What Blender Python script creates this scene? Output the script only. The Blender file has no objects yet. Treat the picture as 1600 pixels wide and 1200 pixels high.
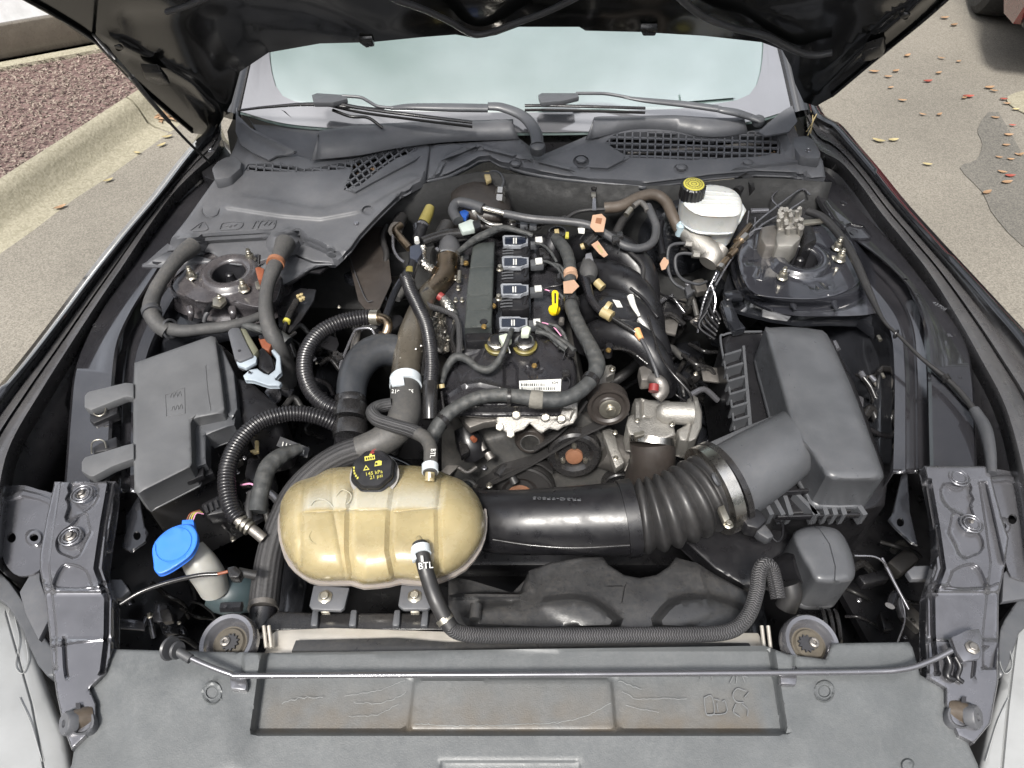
import bpy, bmesh, math, random
import numpy as np
from mathutils import Vector, Matrix
from mathutils.geometry import delaunay_2d_cdt
random.seed(7); np.random.seed(7)
SC = bpy.context.scene
COL = SC.collection
# ------------------------------------------------------------------ camera
CAM = np.array([0.0, -0.41, 1.90]); PITCH = math.radians(48); FPX = 1155.0
cd = bpy.data.cameras.new('camera'); cam = bpy.data.objects.new('camera', cd); COL.objects.link(cam)
cam.location = CAM; cam.rotation_euler = (math.pi/2 - PITCH, 0, 0)
cd.sensor_width = 36; cd.lens = FPX/1600*36; cd.clip_start = .02; cd.clip_end = 400
SC.camera = cam
# ------------------------------------------------------------------ sky, sun, exposure
SUN_EL, SUN_AZ = math.radians(58), math.radians(200)   # azimuth measured from +Y clockwise
wd = bpy.data.worlds.new('World'); SC.world = wd; wd.use_nodes = True
nt = wd.node_tree; bg = nt.nodes['Background']
sky = nt.nodes.new('ShaderNodeTexSky'); sky.sky_type = 'NISHITA'; sky.sun_disc = False
sky.sun_elevation = SUN_EL; sky.sun_rotation = SUN_AZ; sky.dust_density = 3.0; sky.air_density = 1.0
hs = nt.nodes.new('ShaderNodeHueSaturation'); hs.inputs['Saturation'].default_value = .28
# thin broken cloud over the blue: bright, uneven overcast
tcn = nt.nodes.new('ShaderNodeTexCoord'); cn = nt.nodes.new('ShaderNodeTexNoise'); cn.inputs['Scale'].default_value = 2.8
cn.inputs['Detail'].default_value = 5; cn.inputs['Roughness'].default_value = .55
cr = nt.nodes.new('ShaderNodeMapRange'); cr.inputs['From Min'].default_value = .35; cr.inputs['From Max'].default_value = .7
cr.inputs['To Min'].default_value = .35; cr.inputs['To Max'].default_value = 1.75
mul = nt.nodes.new('ShaderNodeVectorMath'); mul.operation = 'SCALE'
nt.links.new(tcn.outputs['Generated'], cn.inputs['Vector']); nt.links.new(cn.outputs['Fac'], cr.inputs['Value'])
nt.links.new(sky.outputs[0], hs.inputs['Color']); nt.links.new(hs.outputs[0], mul.inputs[0]); nt.links.new(cr.outputs[0], mul.inputs['Scale'])
nt.links.new(mul.outputs[0], bg.inputs['Color']); bg.inputs['Strength'].default_value = .13
sl = bpy.data.lights.new('sun', 'SUN'); sl.energy = 2.5; sl.angle = math.radians(11); sl.color = (1, .96, .9)
so = bpy.data.objects.new('sun', sl); COL.objects.link(so)
sd = Vector((math.sin(SUN_AZ)*math.cos(SUN_EL), math.cos(SUN_AZ)*math.cos(SUN_EL), math.sin(SUN_EL)))
so.rotation_euler = sd.to_track_quat('Z', 'Y').to_euler(); so.location = (0, -3, 6)
SC.view_settings.view_transform = 'Standard'; SC.view_settings.look = 'None'
SC.view_settings.exposure = 1.4; SC.view_settings.gamma = 1; SC.view_settings.use_curve_mapping = False
SC.cycles.max_bounces = 8; SC.cycles.use_denoising = True
# ------------------------------------------------------------------ geometry helpers
_f = np.array([0, math.cos(PITCH), -math.sin(PITCH)]); _u = np.array([0, math.sin(PITCH), math.cos(PITCH)]); _r = np.array([1., 0, 0])
def ray(x, y):
    x = np.asarray(x, float); y = np.asarray(y, float)
    return _f + ((x-800)/FPX)[..., None]*_r + ((600-y)/FPX)[..., None]*_u
def pl(p): return p if isinstance(p, (tuple, list)) else (p, 0, 0)
def W(x, y, p=0., add=0.):
    """point of the photograph met with the plane z = a + b*Y + c*X"""
    a, b, c = pl(p); d = ray(x, y)
    t = (a + add + b*CAM[1] + c*CAM[0] - CAM[2])/(d[..., 2] - b*d[..., 1] - c*d[..., 0])
    return CAM + d*np.asarray(t)[..., None]
def S(x, y, p):
    """metres per photo pixel there"""
    return float(np.dot(W(x, y, p)-CAM, _f))/FPX
def place(o, parent):
    COL.objects.link(o)
    if parent is not None:
        o.parent = parent; o.matrix_parent_inverse = Matrix.Translation(-Vector(parent['wl']))
def tag(o, label=None, cat=None, group=None, kind=None):
    if label: o['label'] = label
    if cat: o['category'] = cat
    if group: o['group'] = group
    if kind: o['kind'] = kind
    return o
def thing(name, loc, label, cat, group=None):
    o = bpy.data.objects.new(name, None); COL.objects.link(o); o.empty_display_size = .05
    o.location = Vector([float(v) for v in loc]); o['wl'] = [float(v) for v in loc]
    return tag(o, label, cat, group)
def mesh(name, V, Fc, mat, parent=None, smooth=40, uv=None, label=None, cat=None, group=None, kind=None):
    V = np.asarray(V, float); c = (V.max(0)+V.min(0))/2
    me = bpy.data.meshes.new(name); me.from_pydata((V-c).tolist(), [], [list(map(int, f)) for f in Fc]); me.update()
    if uv is not None:
        l = me.uv_layers.new(name='UVMap'); vi = np.empty(len(me.loops), np.int32); me.loops.foreach_get('vertex_index', vi)
        l.data.foreach_set('uv', np.asarray(uv, np.float32)[vi].ravel())
    if smooth:
        me.polygons.foreach_set('use_smooth', [True]*len(me.polygons)); me.set_sharp_from_angle(angle=math.radians(smooth))
    if mat: me.materials.append(mat)
    o = bpy.data.objects.new(name, me); o.location = Vector(c); o['wl'] = c.tolist()
    place(o, parent)
    return tag(o, label, cat, group, kind)
def dupe(o, parent, off):
    """copy a mesh object with its mesh data, moved by off"""
    n = o.copy(); w = [a+b for a, b in zip(o['wl'], off)]; n['wl'] = w; n.location = Vector(w); n.parent = None
    for k in ('label',):
        if k in n: del n[k]
    place(n, parent); return n
def crom(P, closed=False, k=8):
    """Catmull-Rom through P"""
    P = np.asarray(P, float); n = len(P)
    if n < 3: 
        t = np.linspace(0, 1, k+1)[:, None]; return P[0]*(1-t)+P[-1]*t
    Q = np.vstack([P[-1], P, P[:2]]) if closed else np.vstack([2*P[0]-P[1], P, 2*P[-1]-P[-2]])
    out = []
    for i in range(n if closed else n-1):
        p0, p1, p2, p3 = Q[i], Q[i+1], Q[i+2], Q[i+3]
        for j in range(k):
            t = j/k; out.append(.5*((2*p1)+(-p0+p2)*t+(2*p0-5*p1+4*p2-p3)*t*t+(-p0+3*p1-3*p2+p3)*t**3))
    if not closed: out.append(P[-1])
    return np.array(out)
def resamp(P, step, closed=True):
    P = np.asarray(P, float); out = []
    n = len(P)
    for i in range(n if closed else n-1):
        a, b = P[i], P[(i+1) % n]; m = max(1, int(round(np.linalg.norm(b-a)/step)))
        for j in range(m): out.append(a+(b-a)*j/m)
    if not closed: out.append(P[-1])
    return np.array(out)
def segd(Q, P, closed):
    """distance of points Q to polyline P"""
    P = np.asarray(P, float); Q = np.asarray(Q, float); d = np.full(len(Q), 1e9); n = len(P)
    for i in range(n if closed else n-1):
        a, b = P[i], P[(i+1) % n]; ab = b-a; L = max(ab@ab, 1e-9)
        t = np.clip(((Q-a)@ab)/L, 0, 1); d = np.minimum(d, np.linalg.norm(Q-a-t[:, None]*ab, axis=1))
    return d
def inside(Q, P):
    P = np.asarray(P, float); Q = np.asarray(Q, float); c = np.zeros(len(Q), bool); n = len(P)
    for i in range(n):
        a, b = P[i], P[(i+1) % n]
        if a[1] == b[1]: continue
        c ^= ((a[1] > Q[:, 1]) != (b[1] > Q[:, 1])) & (Q[:, 0] < (b[0]-a[0])*(Q[:, 1]-a[1])/(b[1]-a[1])+a[0])
    return c
def ss(t): t = np.clip(t, 0, 1); return t*t*(3-2*t)
def mk(f, P, closed, offs): f.guide = (np.asarray(P, float), closed, offs); return f
def ridge(P, w, h, closed=False): return mk(lambda Q: h*ss(1-segd(Q, P, closed)/w), P, closed, (0, .45*w, w))
def bead(P, w, h, soft=2, closed=False): return mk(lambda Q: h*ss((w-segd(Q, P, closed))/soft), P, closed, (max(0, w-soft)*.98, w-soft*.5, w))
def plat(P, h, soft=4, smooth=0):
    if smooth: P = crom(P, True, smooth)
    def f(Q):
        d = segd(Q, P, True); d = np.where(inside(Q, P), d, -d); return h*ss(d/soft+.5)
    return mk(f, P, True, (0, soft*.5, soft*.22))
def disc(x, y, r, h, soft=2, asp=1.): return mk(lambda Q: h*ss((r-np.hypot(Q[:, 0]-x, (Q[:, 1]-y)/asp))/soft), [(x+r*math.cos(t)*.999, y+r*asp*math.sin(t)*.999) for t in np.arange(18)*math.pi/9], True, (0, soft*.5, soft))
def dome(x, y, rx, ry, h): return lambda Q: h*np.sqrt(np.clip(1-((Q[:, 0]-x)/rx)**2-((Q[:, 1]-y)/ry)**2, 0, 1))
def ell(x, y, rx, ry, n=24, a=0):
    t = np.arange(n)*2*math.pi/n; ca, sa = math.cos(a), math.sin(a); X, Y = rx*np.cos(t), ry*np.sin(t)
    return np.stack([x+X*ca-Y*sa, y+X*sa+Y*ca], 1)
def sheet(name, out, p, mat, parent=None, relief=(), holes=(), step=10, depth=.004, rnd=0, rh=None, smooth=0, dv=None, sa=40, z_of=None, taper=0, **kw):
    """solid plate: outline in photo pixels laid on a plane of the scene, relief in metres"""
    out = crom(out, True, smooth) if smooth else np.asarray(out, float)
    B = resamp(out, step); rings = [B] + [resamp(np.asarray(h, float), step) for h in holes]
    lo, hi = B.min(0), B.max(0)
    gx, gy = np.meshgrid(np.arange(lo[0]+step*.5, hi[0], step), np.arange(lo[1]+step*.5, hi[1], step*.87)); gx = gx + (np.arange(gx.shape[0]) % 2)[:, None]*step*.5
    G = np.stack([gx.ravel(), gy.ravel()], 1); ok = inside(G, B) & (segd(G, B, True) > step*.55)
    for h in rings[1:]: ok &= ~inside(G, h) & (segd(G, h, True) > step*.5)
    G = G[ok]
    if rnd:
        n = len(B); T = np.roll(B, -1, 0)-np.roll(B, 1, 0); N = np.stack([-T[:, 1], T[:, 0]], 1)/np.maximum(np.linalg.norm(T, axis=1), 1e-6)[:, None]
        area = .5*np.sum(B[:, 0]*np.roll(B[:, 1], -1)-np.roll(B[:, 0], -1)*B[:, 1]); N = N if area > 0 else -N
        if len(G): G = G[segd(G, B, True) > rnd*1.25]
        ex = []
        for q in (.12, .35, .7, 1.1):
            E = B+N*rnd*q; E = E[inside(E, B) & (segd(E, B, True) > rnd*q*.9)]; ex.append(E)
        G = np.vstack([G]+ex)
    for g_ in relief:
        if not hasattr(g_, 'guide'): continue
        gp, cl, offs = g_.guide; D_ = resamp(gp, min(step*.8, 7), cl)
        if len(D_) < 2: continue
        if cl: T_ = np.roll(D_, -1, 0)-np.roll(D_, 1, 0)
        else: T_ = np.gradient(D_, axis=0)
        T_ /= np.maximum(np.linalg.norm(T_, axis=1), 1e-6)[:, None]; N_2 = np.stack([-T_[:, 1], T_[:, 0]], 1)
        E = np.vstack([D_+N_2*q*s_ for q in offs for s_ in ((1, -1) if q else (1,))])
        md = segd(E, gp, cl); keep = np.isin(np.arange(len(E)), np.arange(len(E)))
        tgt = np.concatenate([np.full(len(D_), q) for q in offs for s_ in ((1, -1) if q else (1,))]); E = E[md > tgt*.9-1e-6]
        mx = max(offs)+step*.35; G = G[segd(G, gp, cl) > mx] if max(offs) < step*3 else G
        e_ok = inside(E, B) & (segd(E, B, True) > max(1.2, step*.2))
        for h in rings[1:]: e_ok &= ~inside(E, h) & (segd(E, h, True) > 1.2)
        G = np.vstack([G, E[e_ok]])
    P = np.vstack(rings+[G]); ed = []; o = 0
    for r in rings:
        m = len(r); ed += [(o+i, o+(i+1) % m) for i in range(m)]; o += m
    r = delaunay_2d_cdt([Vector(q) for q in P], ed, [], 0, 1e-4)
    V2 = np.array([[v.x, v.y] for v in r[0]]); Fc = np.array([f for f in r[2] if len(f) == 3])
    ce = V2[Fc].mean(1); k = inside(ce, B)
    for h in rings[1:]: k &= ~inside(ce, h)
    Fc = Fc[k]
    h = np.zeros(len(V2))
    for g in relief: h = h+g(V2)
    if rnd:
        rr = rh if rh else rnd*S(B[0][0], B[0][1], p)
        d = np.clip(segd(V2, B, True)/rnd, 0, 1); h -= rr*(1-np.sqrt(np.clip(1-(1-d)**2, 0, 1)))
    if z_of: h = h+z_of(V2)
    T = W(V2[:, 0], V2[:, 1], p, h); n = len(T)
    a, b = T[Fc[:, 1]]-T[Fc[:, 0]], T[Fc[:, 2]]-T[Fc[:, 0]]
    nz = np.cross(a, b); flip = (nz@(CAM-T.mean(0))) < 0 if False else np.einsum('ij,ij->i', nz, CAM-T[Fc[:, 0]]) < 0
    Fc[flip] = Fc[flip][:, ::-1]
    dvv = np.array(dv if dv is not None else (0, 0, -1.))*depth
    Bt = T+dvv
    if taper: c = T.mean(0); Bt[:, :2] = c[:2]+(Bt[:, :2]-c[:2])*(1-taper)
    faces = [tuple(f) for f in Fc] + [tuple(f[::-1]+n) for f in Fc]
    cnt = {}
    for f in Fc:
        for i in range(3): cnt[(f[i], f[(i+1) % 3])] = 1
    for (i, j) in cnt:
        if (j, i) not in cnt: faces.append((j, i, i+n, j+n))
    return mesh(name, np.vstack([T, Bt]), faces, mat, parent, smooth=sa, **kw)
def frames(C):
    T = np.gradient(C, axis=0); T /= np.maximum(np.linalg.norm(T, axis=1), 1e-9)[:, None]
    up = np.array([0, 0, 1.]) if abs(T[0][2]) < .9 else np.array([0, 1., 0])
    n = np.cross(T[0], up); n /= np.linalg.norm(n); N = []
    for t in T:
        n = n-(n@t)*t; n /= max(np.linalg.norm(n), 1e-9); N.append(n)
    N = np.array(N); return T, N, np.cross(T, N)
def tubew(name, C, R, mat, parent=None, seg=14, corr=None, flat=None, closed=False, nstep=None, cap=True, sa=45, lump=None, **kw):
    """sweep along world points C with radii R; corr=(pitch, depth, a, b) rings"""
    C = np.asarray(C, float); R = np.full(len(C), R, float) if np.isscalar(R) else np.asarray(R, float)
    CR = crom(np.hstack([C, R[:, None]]), closed, 10 if len(C) > 2 else 2)
    if closed: CR = np.vstack([CR, CR[:1]])
    L = np.concatenate([[0], np.cumsum(np.linalg.norm(np.diff(CR[:, :3], axis=0), axis=1))])
    if corr: stp = corr[0]/8
    else: stp = nstep or max(R.mean()*.45, L[-1]/160)
    m = max(3, int(L[-1]/stp)+1); s = np.linspace(0, L[-1], m)
    X = np.stack([np.interp(s, L, CR[:, i]) for i in range(4)], 1)
    c, r = X[:, :3], X[:, 3].copy()
    if corr:
        a, b = (corr[2:4] if len(corr) > 3 else (0, 1)); q = s/L[-1]; on = (q >= a) & (q <= b)
        w = .5+.5*np.cos(s/corr[0]*2*math.pi); r = r-corr[1]*np.where(on, 1-np.sqrt(w), 0)
    if lump is None: lump = .035 if mat and mat.get('lumpy') else 0
    if lump:
        ph = np.random.uniform(0, 6, 6); w_ = 0
        for i_, fr in enumerate((28, 49, 77, 120, 170, 260)): w_ = w_+np.sin(s*fr+ph[i_])/(1+i_*.35)
        r = r*(1+lump*.5*w_)
    T, N, Bn = frames(c)
    th = np.arange(seg)*2*math.pi/seg; rw = flat or (1, 1)
    V = (c[:, None]+r[:, None, None]*(rw[0]*np.cos(th)[None, :, None]*N[:, None]+rw[1]*np.sin(th)[None, :, None]*Bn[:, None])).reshape(-1, 3)
    Fc = []
    for i in range(m-1):
        for j in range(seg):
            k = (j+1) % seg; Fc.append((i*seg+j, i*seg+k, (i+1)*seg+k, (i+1)*seg+j))
    uv = np.stack([np.repeat(s, seg), np.tile(np.arange(seg)/seg, m)], 1)
    if cap and not closed: Fc += [tuple(range(seg))[::-1], tuple((m-1)*seg+i for i in range(seg))]
    return mesh(name, V, [f[::-1] for f in Fc], mat, parent, smooth=sa, uv=uv, **kw)
def tube(name, pts, d, mat, parent=None, **kw):
    """pts (px, py, height); d = diameter in photo pixels"""
    C = np.array([W(q[0], q[1], q[2]) for q in pts]); sc = [S(q[0], q[1], q[2]) for q in pts]
    if np.isscalar(d): R = np.full(len(pts), d*.5*np.mean(sc))
    else: R = np.array([a*.5*b for a, b in zip(d, sc)])
    if 'corr' in kw and kw['corr']:
        c = kw['corr']; k = np.mean(sc); kw['corr'] = (c[0]*k, c[1]*k)+tuple(c[2:])
    return tubew(name, C, R, mat, parent, **kw)
def basis(axis, hint=(0, 0, 1)):
    a = np.array(axis, float); a /= np.linalg.norm(a); h = np.array(hint, float)
    if abs(a@h) > .95: h = np.array([0, 1., 0])
    x = np.cross(h, a); x /= np.linalg.norm(x); return x, np.cross(a, x), a
def lathe(name, c, prof, mat, parent=None, axis=(0, 0, 1), seg=28, k=1., lobes=None, sa=35, open_=False, **kw):
    """revolve (r, h) about axis at c, sizes times k; lobes=(n, depth) for knurls / hexagons"""
    x, y, a = basis(axis); th = np.arange(seg)*2*math.pi/seg; V = []; Fc = []
    for (r, h) in prof:
        q = np.full(seg, float(r))
        if lobes: q = q*(1-lobes[1]*(.5+.5*np.cos(th*lobes[0])))
        V.append(np.asarray(c)+k*(q[:, None]*(np.cos(th)[:, None]*x+np.sin(th)[:, None]*y)+h*a))
    n = len(prof); V = np.vstack(V)
    for i in range(n-1):
        for j in range(seg):
            m = (j+1) % seg; Fc.append((i*seg+j, i*seg+m, (i+1)*seg+m, (i+1)*seg+j))
    if prof[0][0] > 1e-5 and not open_: Fc.append(tuple(range(seg))[::-1])
    if prof[-1][0] > 1e-5 and not open_: Fc.append(tuple((n-1)*seg+i for i in range(seg)))
    return mesh(name, V, Fc, mat, parent, smooth=sa, **kw)
def ring(name, c, r, rr, mat, parent=None, axis=(0, 0, 1), **kw):
    x, y, a = basis(axis); th = np.arange(20)*2*math.pi/20
    return tubew(name, np.asarray(c)+r*(np.cos(th)[:, None]*x+np.sin(th)[:, None]*y), rr, mat, parent, closed=True, seg=8, **kw)
def bmo(name, bm, mat, parent=None, sa=30, **kw):
    V = [v.co[:] for v in bm.verts]; bm.verts.index_update(); Fc = [[v.index for v in f.verts] for f in bm.faces]; bm.free()
    return mesh(name, V, Fc, mat, parent, smooth=sa, **kw)
def prism(name, out, p, depth, mat, parent=None, bev=.15, dv=(0, 0, -1), smooth=0, **kw):
    """bevelled block: outline in photo pixels on a plane, extruded by depth metres"""
    out = crom(out, True, smooth) if smooth else np.asarray(out, float)
    T = W(out[:, 0], out[:, 1], p); bm = bmesh.new(); n = len(T)
    dvv = np.array(dv, float)*depth
    a = [bm.verts.new(t) for t in T]; b = [bm.verts.new(t+dvv) for t in T]
    bm.faces.new(a); bm.faces.new(b[::-1])
    for i in range(n): bm.faces.new((a[i], b[i], b[(i+1) % n], a[(i+1) % n]))
    bmesh.ops.recalc_face_normals(bm, faces=bm.faces)
    if bev:
        L = min(np.linalg.norm(T-np.roll(T, 1, 0), axis=1).min(), depth)
        bmesh.ops.bevel(bm, geom=bm.edges[:], offset=min(L*.3, depth*bev), segments=2, profile=.5, affect='EDGES', clamp_overlap=True)
    return bmo(name, bm, mat, parent, sa=35, **kw)
def box(name, c, size, mat, parent=None, rot=(0, 0, 0), bev=.002, axes=None, **kw):
    bm = bmesh.new(); bmesh.ops.create_cube(bm, size=1)
    for v in bm.verts: v.co = Vector((v.co.x*size[0], v.co.y*size[1], v.co.z*size[2]))
    if bev: bmesh.ops.bevel(bm, geom=bm.edges[:], offset=min(bev, min(size)*.4), segments=2, profile=.5, affect='EDGES', clamp_overlap=True)
    from mathutils import Euler
    R = Euler(rot).to_matrix() if axes is None else Matrix([list(a) for a in axes]).transposed()
    for v in bm.verts: v.co = R@v.co+Vector(c)
    return bmo(name, bm, mat, parent, **kw)
def loft(name, lines, n, mat, parent=None, cm=8, thick=0, sa=40, world=False, **kw):
    """surface through polylines of (px, py, height)"""
    R = []
    for l in lines:
        P = np.array(l, float) if world else np.array([W(q[0], q[1], q[2]) for q in l])
        if cm: P = crom(P, False, cm)
        L = np.concatenate([[0], np.cumsum(np.linalg.norm(np.diff(P, axis=0), axis=1))]); s = np.linspace(0, L[-1], n)
        R.append(np.stack([np.interp(s, L, P[:, i]) for i in range(3)], 1))
    V = np.vstack(R); Fc = [(i*n+j, i*n+j+1, (i+1)*n+j+1, (i+1)*n+j) for i in range(len(R)-1) for j in range(n-1)]
    o = mesh(name, V, Fc, mat, parent, smooth=sa, **kw)
    if thick:
        m = o.modifiers.new('thick', 'SOLIDIFY'); m.thickness = thick; m.offset = 0
    return o
def text(name, s, c, xdir, ydir, size, mat, parent=None, ext=.0004, align='CENTER', **kw):
    cu = bpy.data.curves.new(name, 'FONT'); cu.body = s; cu.size = size; cu.extrude = ext; cu.align_x = align; cu.align_y = 'CENTER'; cu.resolution_u = 2
    t = bpy.data.objects.new(name, cu); me = bpy.data.meshes.new_from_object(t)
    bpy.data.objects.remove(t)
    x = Vector(xdir).normalized(); z = x.cross(Vector(ydir)).normalized(); y = z.cross(x)
    R = Matrix((x, y, z)).transposed(); V = np.array([(R@v.co)[:] for v in me.vertices])+np.asarray(c, float)
    Fc = [list(q.vertices) for q in me.polygons]
    return mesh(name, V, Fc, mat, parent, smooth=0, **kw)
# ------------------------------------------------------------------ materials
def mat(name, col, rough=.5, metal=0., bump=0., bs=300., var=.15, dust=0., coat=0., spec=.5, weave=None, trans=0., sss=0., ior=None, rv=.12, dcol=(.30, .26, .21)):
    m = bpy.data.materials.new(name); m.use_nodes = True; N = m.node_tree.nodes; L = m.node_tree.links
    b = N['Principled BSDF']; b.inputs['Metallic'].default_value = metal; b.inputs['Coat Weight'].default_value = coat
    b.inputs['Coat Roughness'].default_value = .06; b.inputs['Specular IOR Level'].default_value = spec
    if ior: b.inputs['IOR'].default_value = ior
    b.inputs['Transmission Weight'].default_value = trans
    if sss: b.inputs['Subsurface Weight'].default_value = sss; b.inputs['Subsurface Radius'].default_value = (.02, .014, .008); b.inputs['Subsurface Scale'].default_value = 1
    g = N.new('ShaderNodeNewGeometry')
    def noise(sc, det=4, rgh=.55):
        n = N.new('ShaderNodeTexNoise'); n.inputs['Scale'].default_value = sc; n.inputs['Detail'].default_value = det; n.inputs['Roughness'].default_value = rgh
        L.new(g.outputs['Position'], n.inputs['Vector']); return n.outputs['Fac']
    def ramp(src, a, b_, lo, hi):
        r = N.new('ShaderNodeMapRange'); r.inputs['From Min'].default_value = a; r.inputs['From Max'].default_value = b_
        r.inputs['To Min'].default_value = lo; r.inputs['To Max'].default_value = hi; L.new(src, r.inputs['Value']); return r.outputs[0]
    big = noise(14, 5)
    mx = N.new('ShaderNodeMix'); mx.data_type = 'RGBA'
    mx.inputs[6].default_value = (*[c*(1-var) for c in col], 1); mx.inputs[7].default_value = (*[min(1, c*(1+var)) for c in col], 1)
    L.new(ramp(big, .3, .7, 0, 1), mx.inputs[0]); out = mx.outputs[2]
    if dust:
        d1 = noise(7, 6, .65); d2 = noise(160, 4, .7)
        mu = N.new('ShaderNodeMath'); mu.operation = 'MULTIPLY'; L.new(ramp(d1, .38, .72, .25, 1), mu.inputs[0]); L.new(ramp(d2, .35, .7, .2, 1), mu.inputs[1])
        sx = N.new('ShaderNodeSeparateXYZ'); L.new(g.outputs['Normal'], sx.inputs[0])
        mu2 = N.new('ShaderNodeMath'); mu2.operation = 'MULTIPLY'; L.new(mu.outputs[0], mu2.inputs[0]); L.new(ramp(sx.outputs['Z'], -.2, .9, .25*dust, dust), mu2.inputs[1])
        m2 = N.new('ShaderNodeMix'); m2.data_type = 'RGBA'; L.new(mu2.outputs[0], m2.inputs[0]); L.new(out, m2.inputs[6]); m2.inputs[7].default_value = (*dcol, 1); out = m2.outputs[2]
    L.new(out, b.inputs['Base Color'])
    rn = noise(45, 5, .6); L.new(ramp(rn, .3, .7, max(.02, rough-rv), min(1, rough+rv)), b.inputs['Roughness'])
    h = None
    if bump: h = noise(bs, 3, .6); amt = bump
    if weave:
        uvn = N.new('ShaderNodeUVMap'); sp = N.new('ShaderNodeSeparateXYZ'); L.new(uvn.outputs[0], sp.inputs[0])
        def wv(sgn):
            a = N.new('ShaderNodeMath'); a.operation = 'MULTIPLY'; a.inputs[1].default_value = weave[0]; L.new(sp.outputs[0], a.inputs[0])
            c = N.new('ShaderNodeMath'); c.operation = 'MULTIPLY'; c.inputs[1].default_value = weave[1]*6.28318*sgn; L.new(sp.outputs[1], c.inputs[0])
            s_ = N.new('ShaderNodeMath'); s_.operation = 'ADD'; L.new(a.outputs[0], s_.inputs[0]); L.new(c.outputs[0], s_.inputs[1])
            q = N.new('ShaderNodeMath'); q.operation = 'SINE'; L.new(s_.outputs[0], q.inputs[0]); return q.outputs[0]
        md = weave[3] if len(weave) > 3 else ''
        amt = weave[2]
        if md == 'chevron':
            pv = N.new('ShaderNodeMath'); pv.operation = 'MULTIPLY'; pv.inputs[1].default_value = weave[1]*2; L.new(sp.outputs[1], pv.inputs[0])
            pp = N.new('ShaderNodeMath'); pp.operation = 'PINGPONG'; pp.inputs[1].default_value = 1; L.new(pv.outputs[0], pp.inputs[0])
            pu = N.new('ShaderNodeMath'); pu.operation = 'MULTIPLY'; pu.inputs[1].default_value = weave[0]; L.new(sp.outputs[0], pu.inputs[0])
            ad_ = N.new('ShaderNodeMath'); ad_.operation = 'MULTIPLY_ADD'; ad_.inputs[1].default_value = 4.; L.new(pp.outputs[0], ad_.inputs[0]); L.new(pu.outputs[0], ad_.inputs[2])
            w = N.new('ShaderNodeMath'); w.operation = 'SINE'; L.new(ad_.outputs[0], w.inputs[0]); h = w.outputs[0]
        elif md == 'spiral':
            nz_ = N.new('ShaderNodeMath'); nz_.operation = 'MULTIPLY_ADD'; nz_.inputs[1].default_value = 9.; L.new(noise(40, 3), nz_.inputs[0]); L.new(wv(1).node.inputs[0].links[0].from_socket, nz_.inputs[2])
            w = N.new('ShaderNodeMath'); w.operation = 'SINE'; L.new(nz_.outputs[0], w.inputs[0]); h = w.outputs[0]
        else: w = N.new('ShaderNodeMath'); w.operation = 'MULTIPLY'; L.new(wv(1), w.inputs[0]); L.new(wv(-1), w.inputs[1]); h = w.outputs[0]
        cm = N.new('ShaderNodeMix'); cm.data_type = 'RGBA'; cm.blend_type = 'MULTIPLY'; cm.inputs[0].default_value = 1; L.new(out, cm.inputs[6])
        gr = N.new('ShaderNodeMapRange'); gr.inputs['From Min'].default_value = -1; gr.inputs['To Min'].default_value = .9 if md == 'spiral' else .45; gr.inputs['To Max'].default_value = 1.1 if md == 'spiral' else 1.6; L.new(h, gr.inputs['Value']); L.new(gr.outputs[0], cm.inputs[7]); L.new(cm.outputs[2], b.inputs['Base Color'])
    if h is not None:
        bp = N.new('ShaderNodeBump'); bp.inputs['Strength'].default_value = 1; bp.inputs['Distance'].default_value = amt; L.new(h, bp.inputs['Height']); L.new(bp.outputs[0], b.inputs['Normal'])
    return m
paint = mat('black_paint', (.010, .011, .013), .09, coat=1., rv=.05, dust=.02)
paintin = mat('black_inner_paint', (.012, .013, .016), .14, coat=.7, rv=.07, dust=.03)
hoodp = mat('black_hood_paint', (.004, .0045, .0045), .16, coat=.3, rv=.04, dust=.01, spec=.35)
fuseg = mat('pale_grey_plastic', (.074, .076, .080), .5, bump=.00015, bs=900, dust=.05)
satin = mat('satin_dark_metal', (.15, .15, .163), .22, metal=.65, rv=.08, dust=.05, coat=.8, var=.1)
flangem = mat('satin_black_paint', (.045, .045, .048), .3, rv=.1, dust=.12, coat=.7)
railm = mat('rail_black_paint', (.016, .016, .019), .10, rv=.05, dust=.04, coat=1., spec=.9)
gplas = mat('grey_plastic', (.066, .069, .077), .46, bump=.00012, bs=900, dust=.10)
gplas2 = mat('grey_smooth_plastic', (.058, .061, .067), .38, bump=.00006, bs=1200, dust=.07)
gshield = mat('weathered_grey_plastic', (.105, .110, .116), .55, bump=.0002, bs=500, var=.12, dust=.3, dcol=(.24, .23, .2))
bplas = mat('black_plastic', (.0085, .0085, .010), .34, bump=.00008, bs=700, dust=.02)
bplas2 = mat('black_gloss_plastic', (.012, .012, .013), .22, dust=.07)
shroudm = mat('dusty_black_plastic', (.020, .021, .023), .36, bump=.0002, bs=400, dust=.12, coat=.1)
rubber = mat('black_rubber', (.015, .015, .016), .45, bump=.0001, bs=800, dust=.06)
grub = mat('grey_rubber', (.036, .038, .043), .5, bump=.0001, bs=600, dust=.12)
hosem = mat('coolant_hose_rubber', (.040, .040, .040), .6, bump=.0002, bs=500, dust=.2)
brnrub = mat('brown_black_rubber', (.024, .020, .018), .45, dust=.12, dcol=(.2, .17, .14))
foam = mat('foam_insulation', (.034, .035, .037), .7, bump=.0006, bs=260, dust=.2); foam['lumpy'] = 1
tape = mat('cloth_tape', (.022, .025, .027), .62, weave=(300., 1., .0004, 'spiral'), dust=.16); tape['lumpy'] = 1
brd = mat('braided_sleeve', (.040, .040, .043), .5, weave=(1700., 7., .0008, 'chevron'), dust=.08)
stripem = mat('lined_sleeve', (.032, .032, .034), .5, weave=(1500., 9., .0006), dust=.06)
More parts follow.
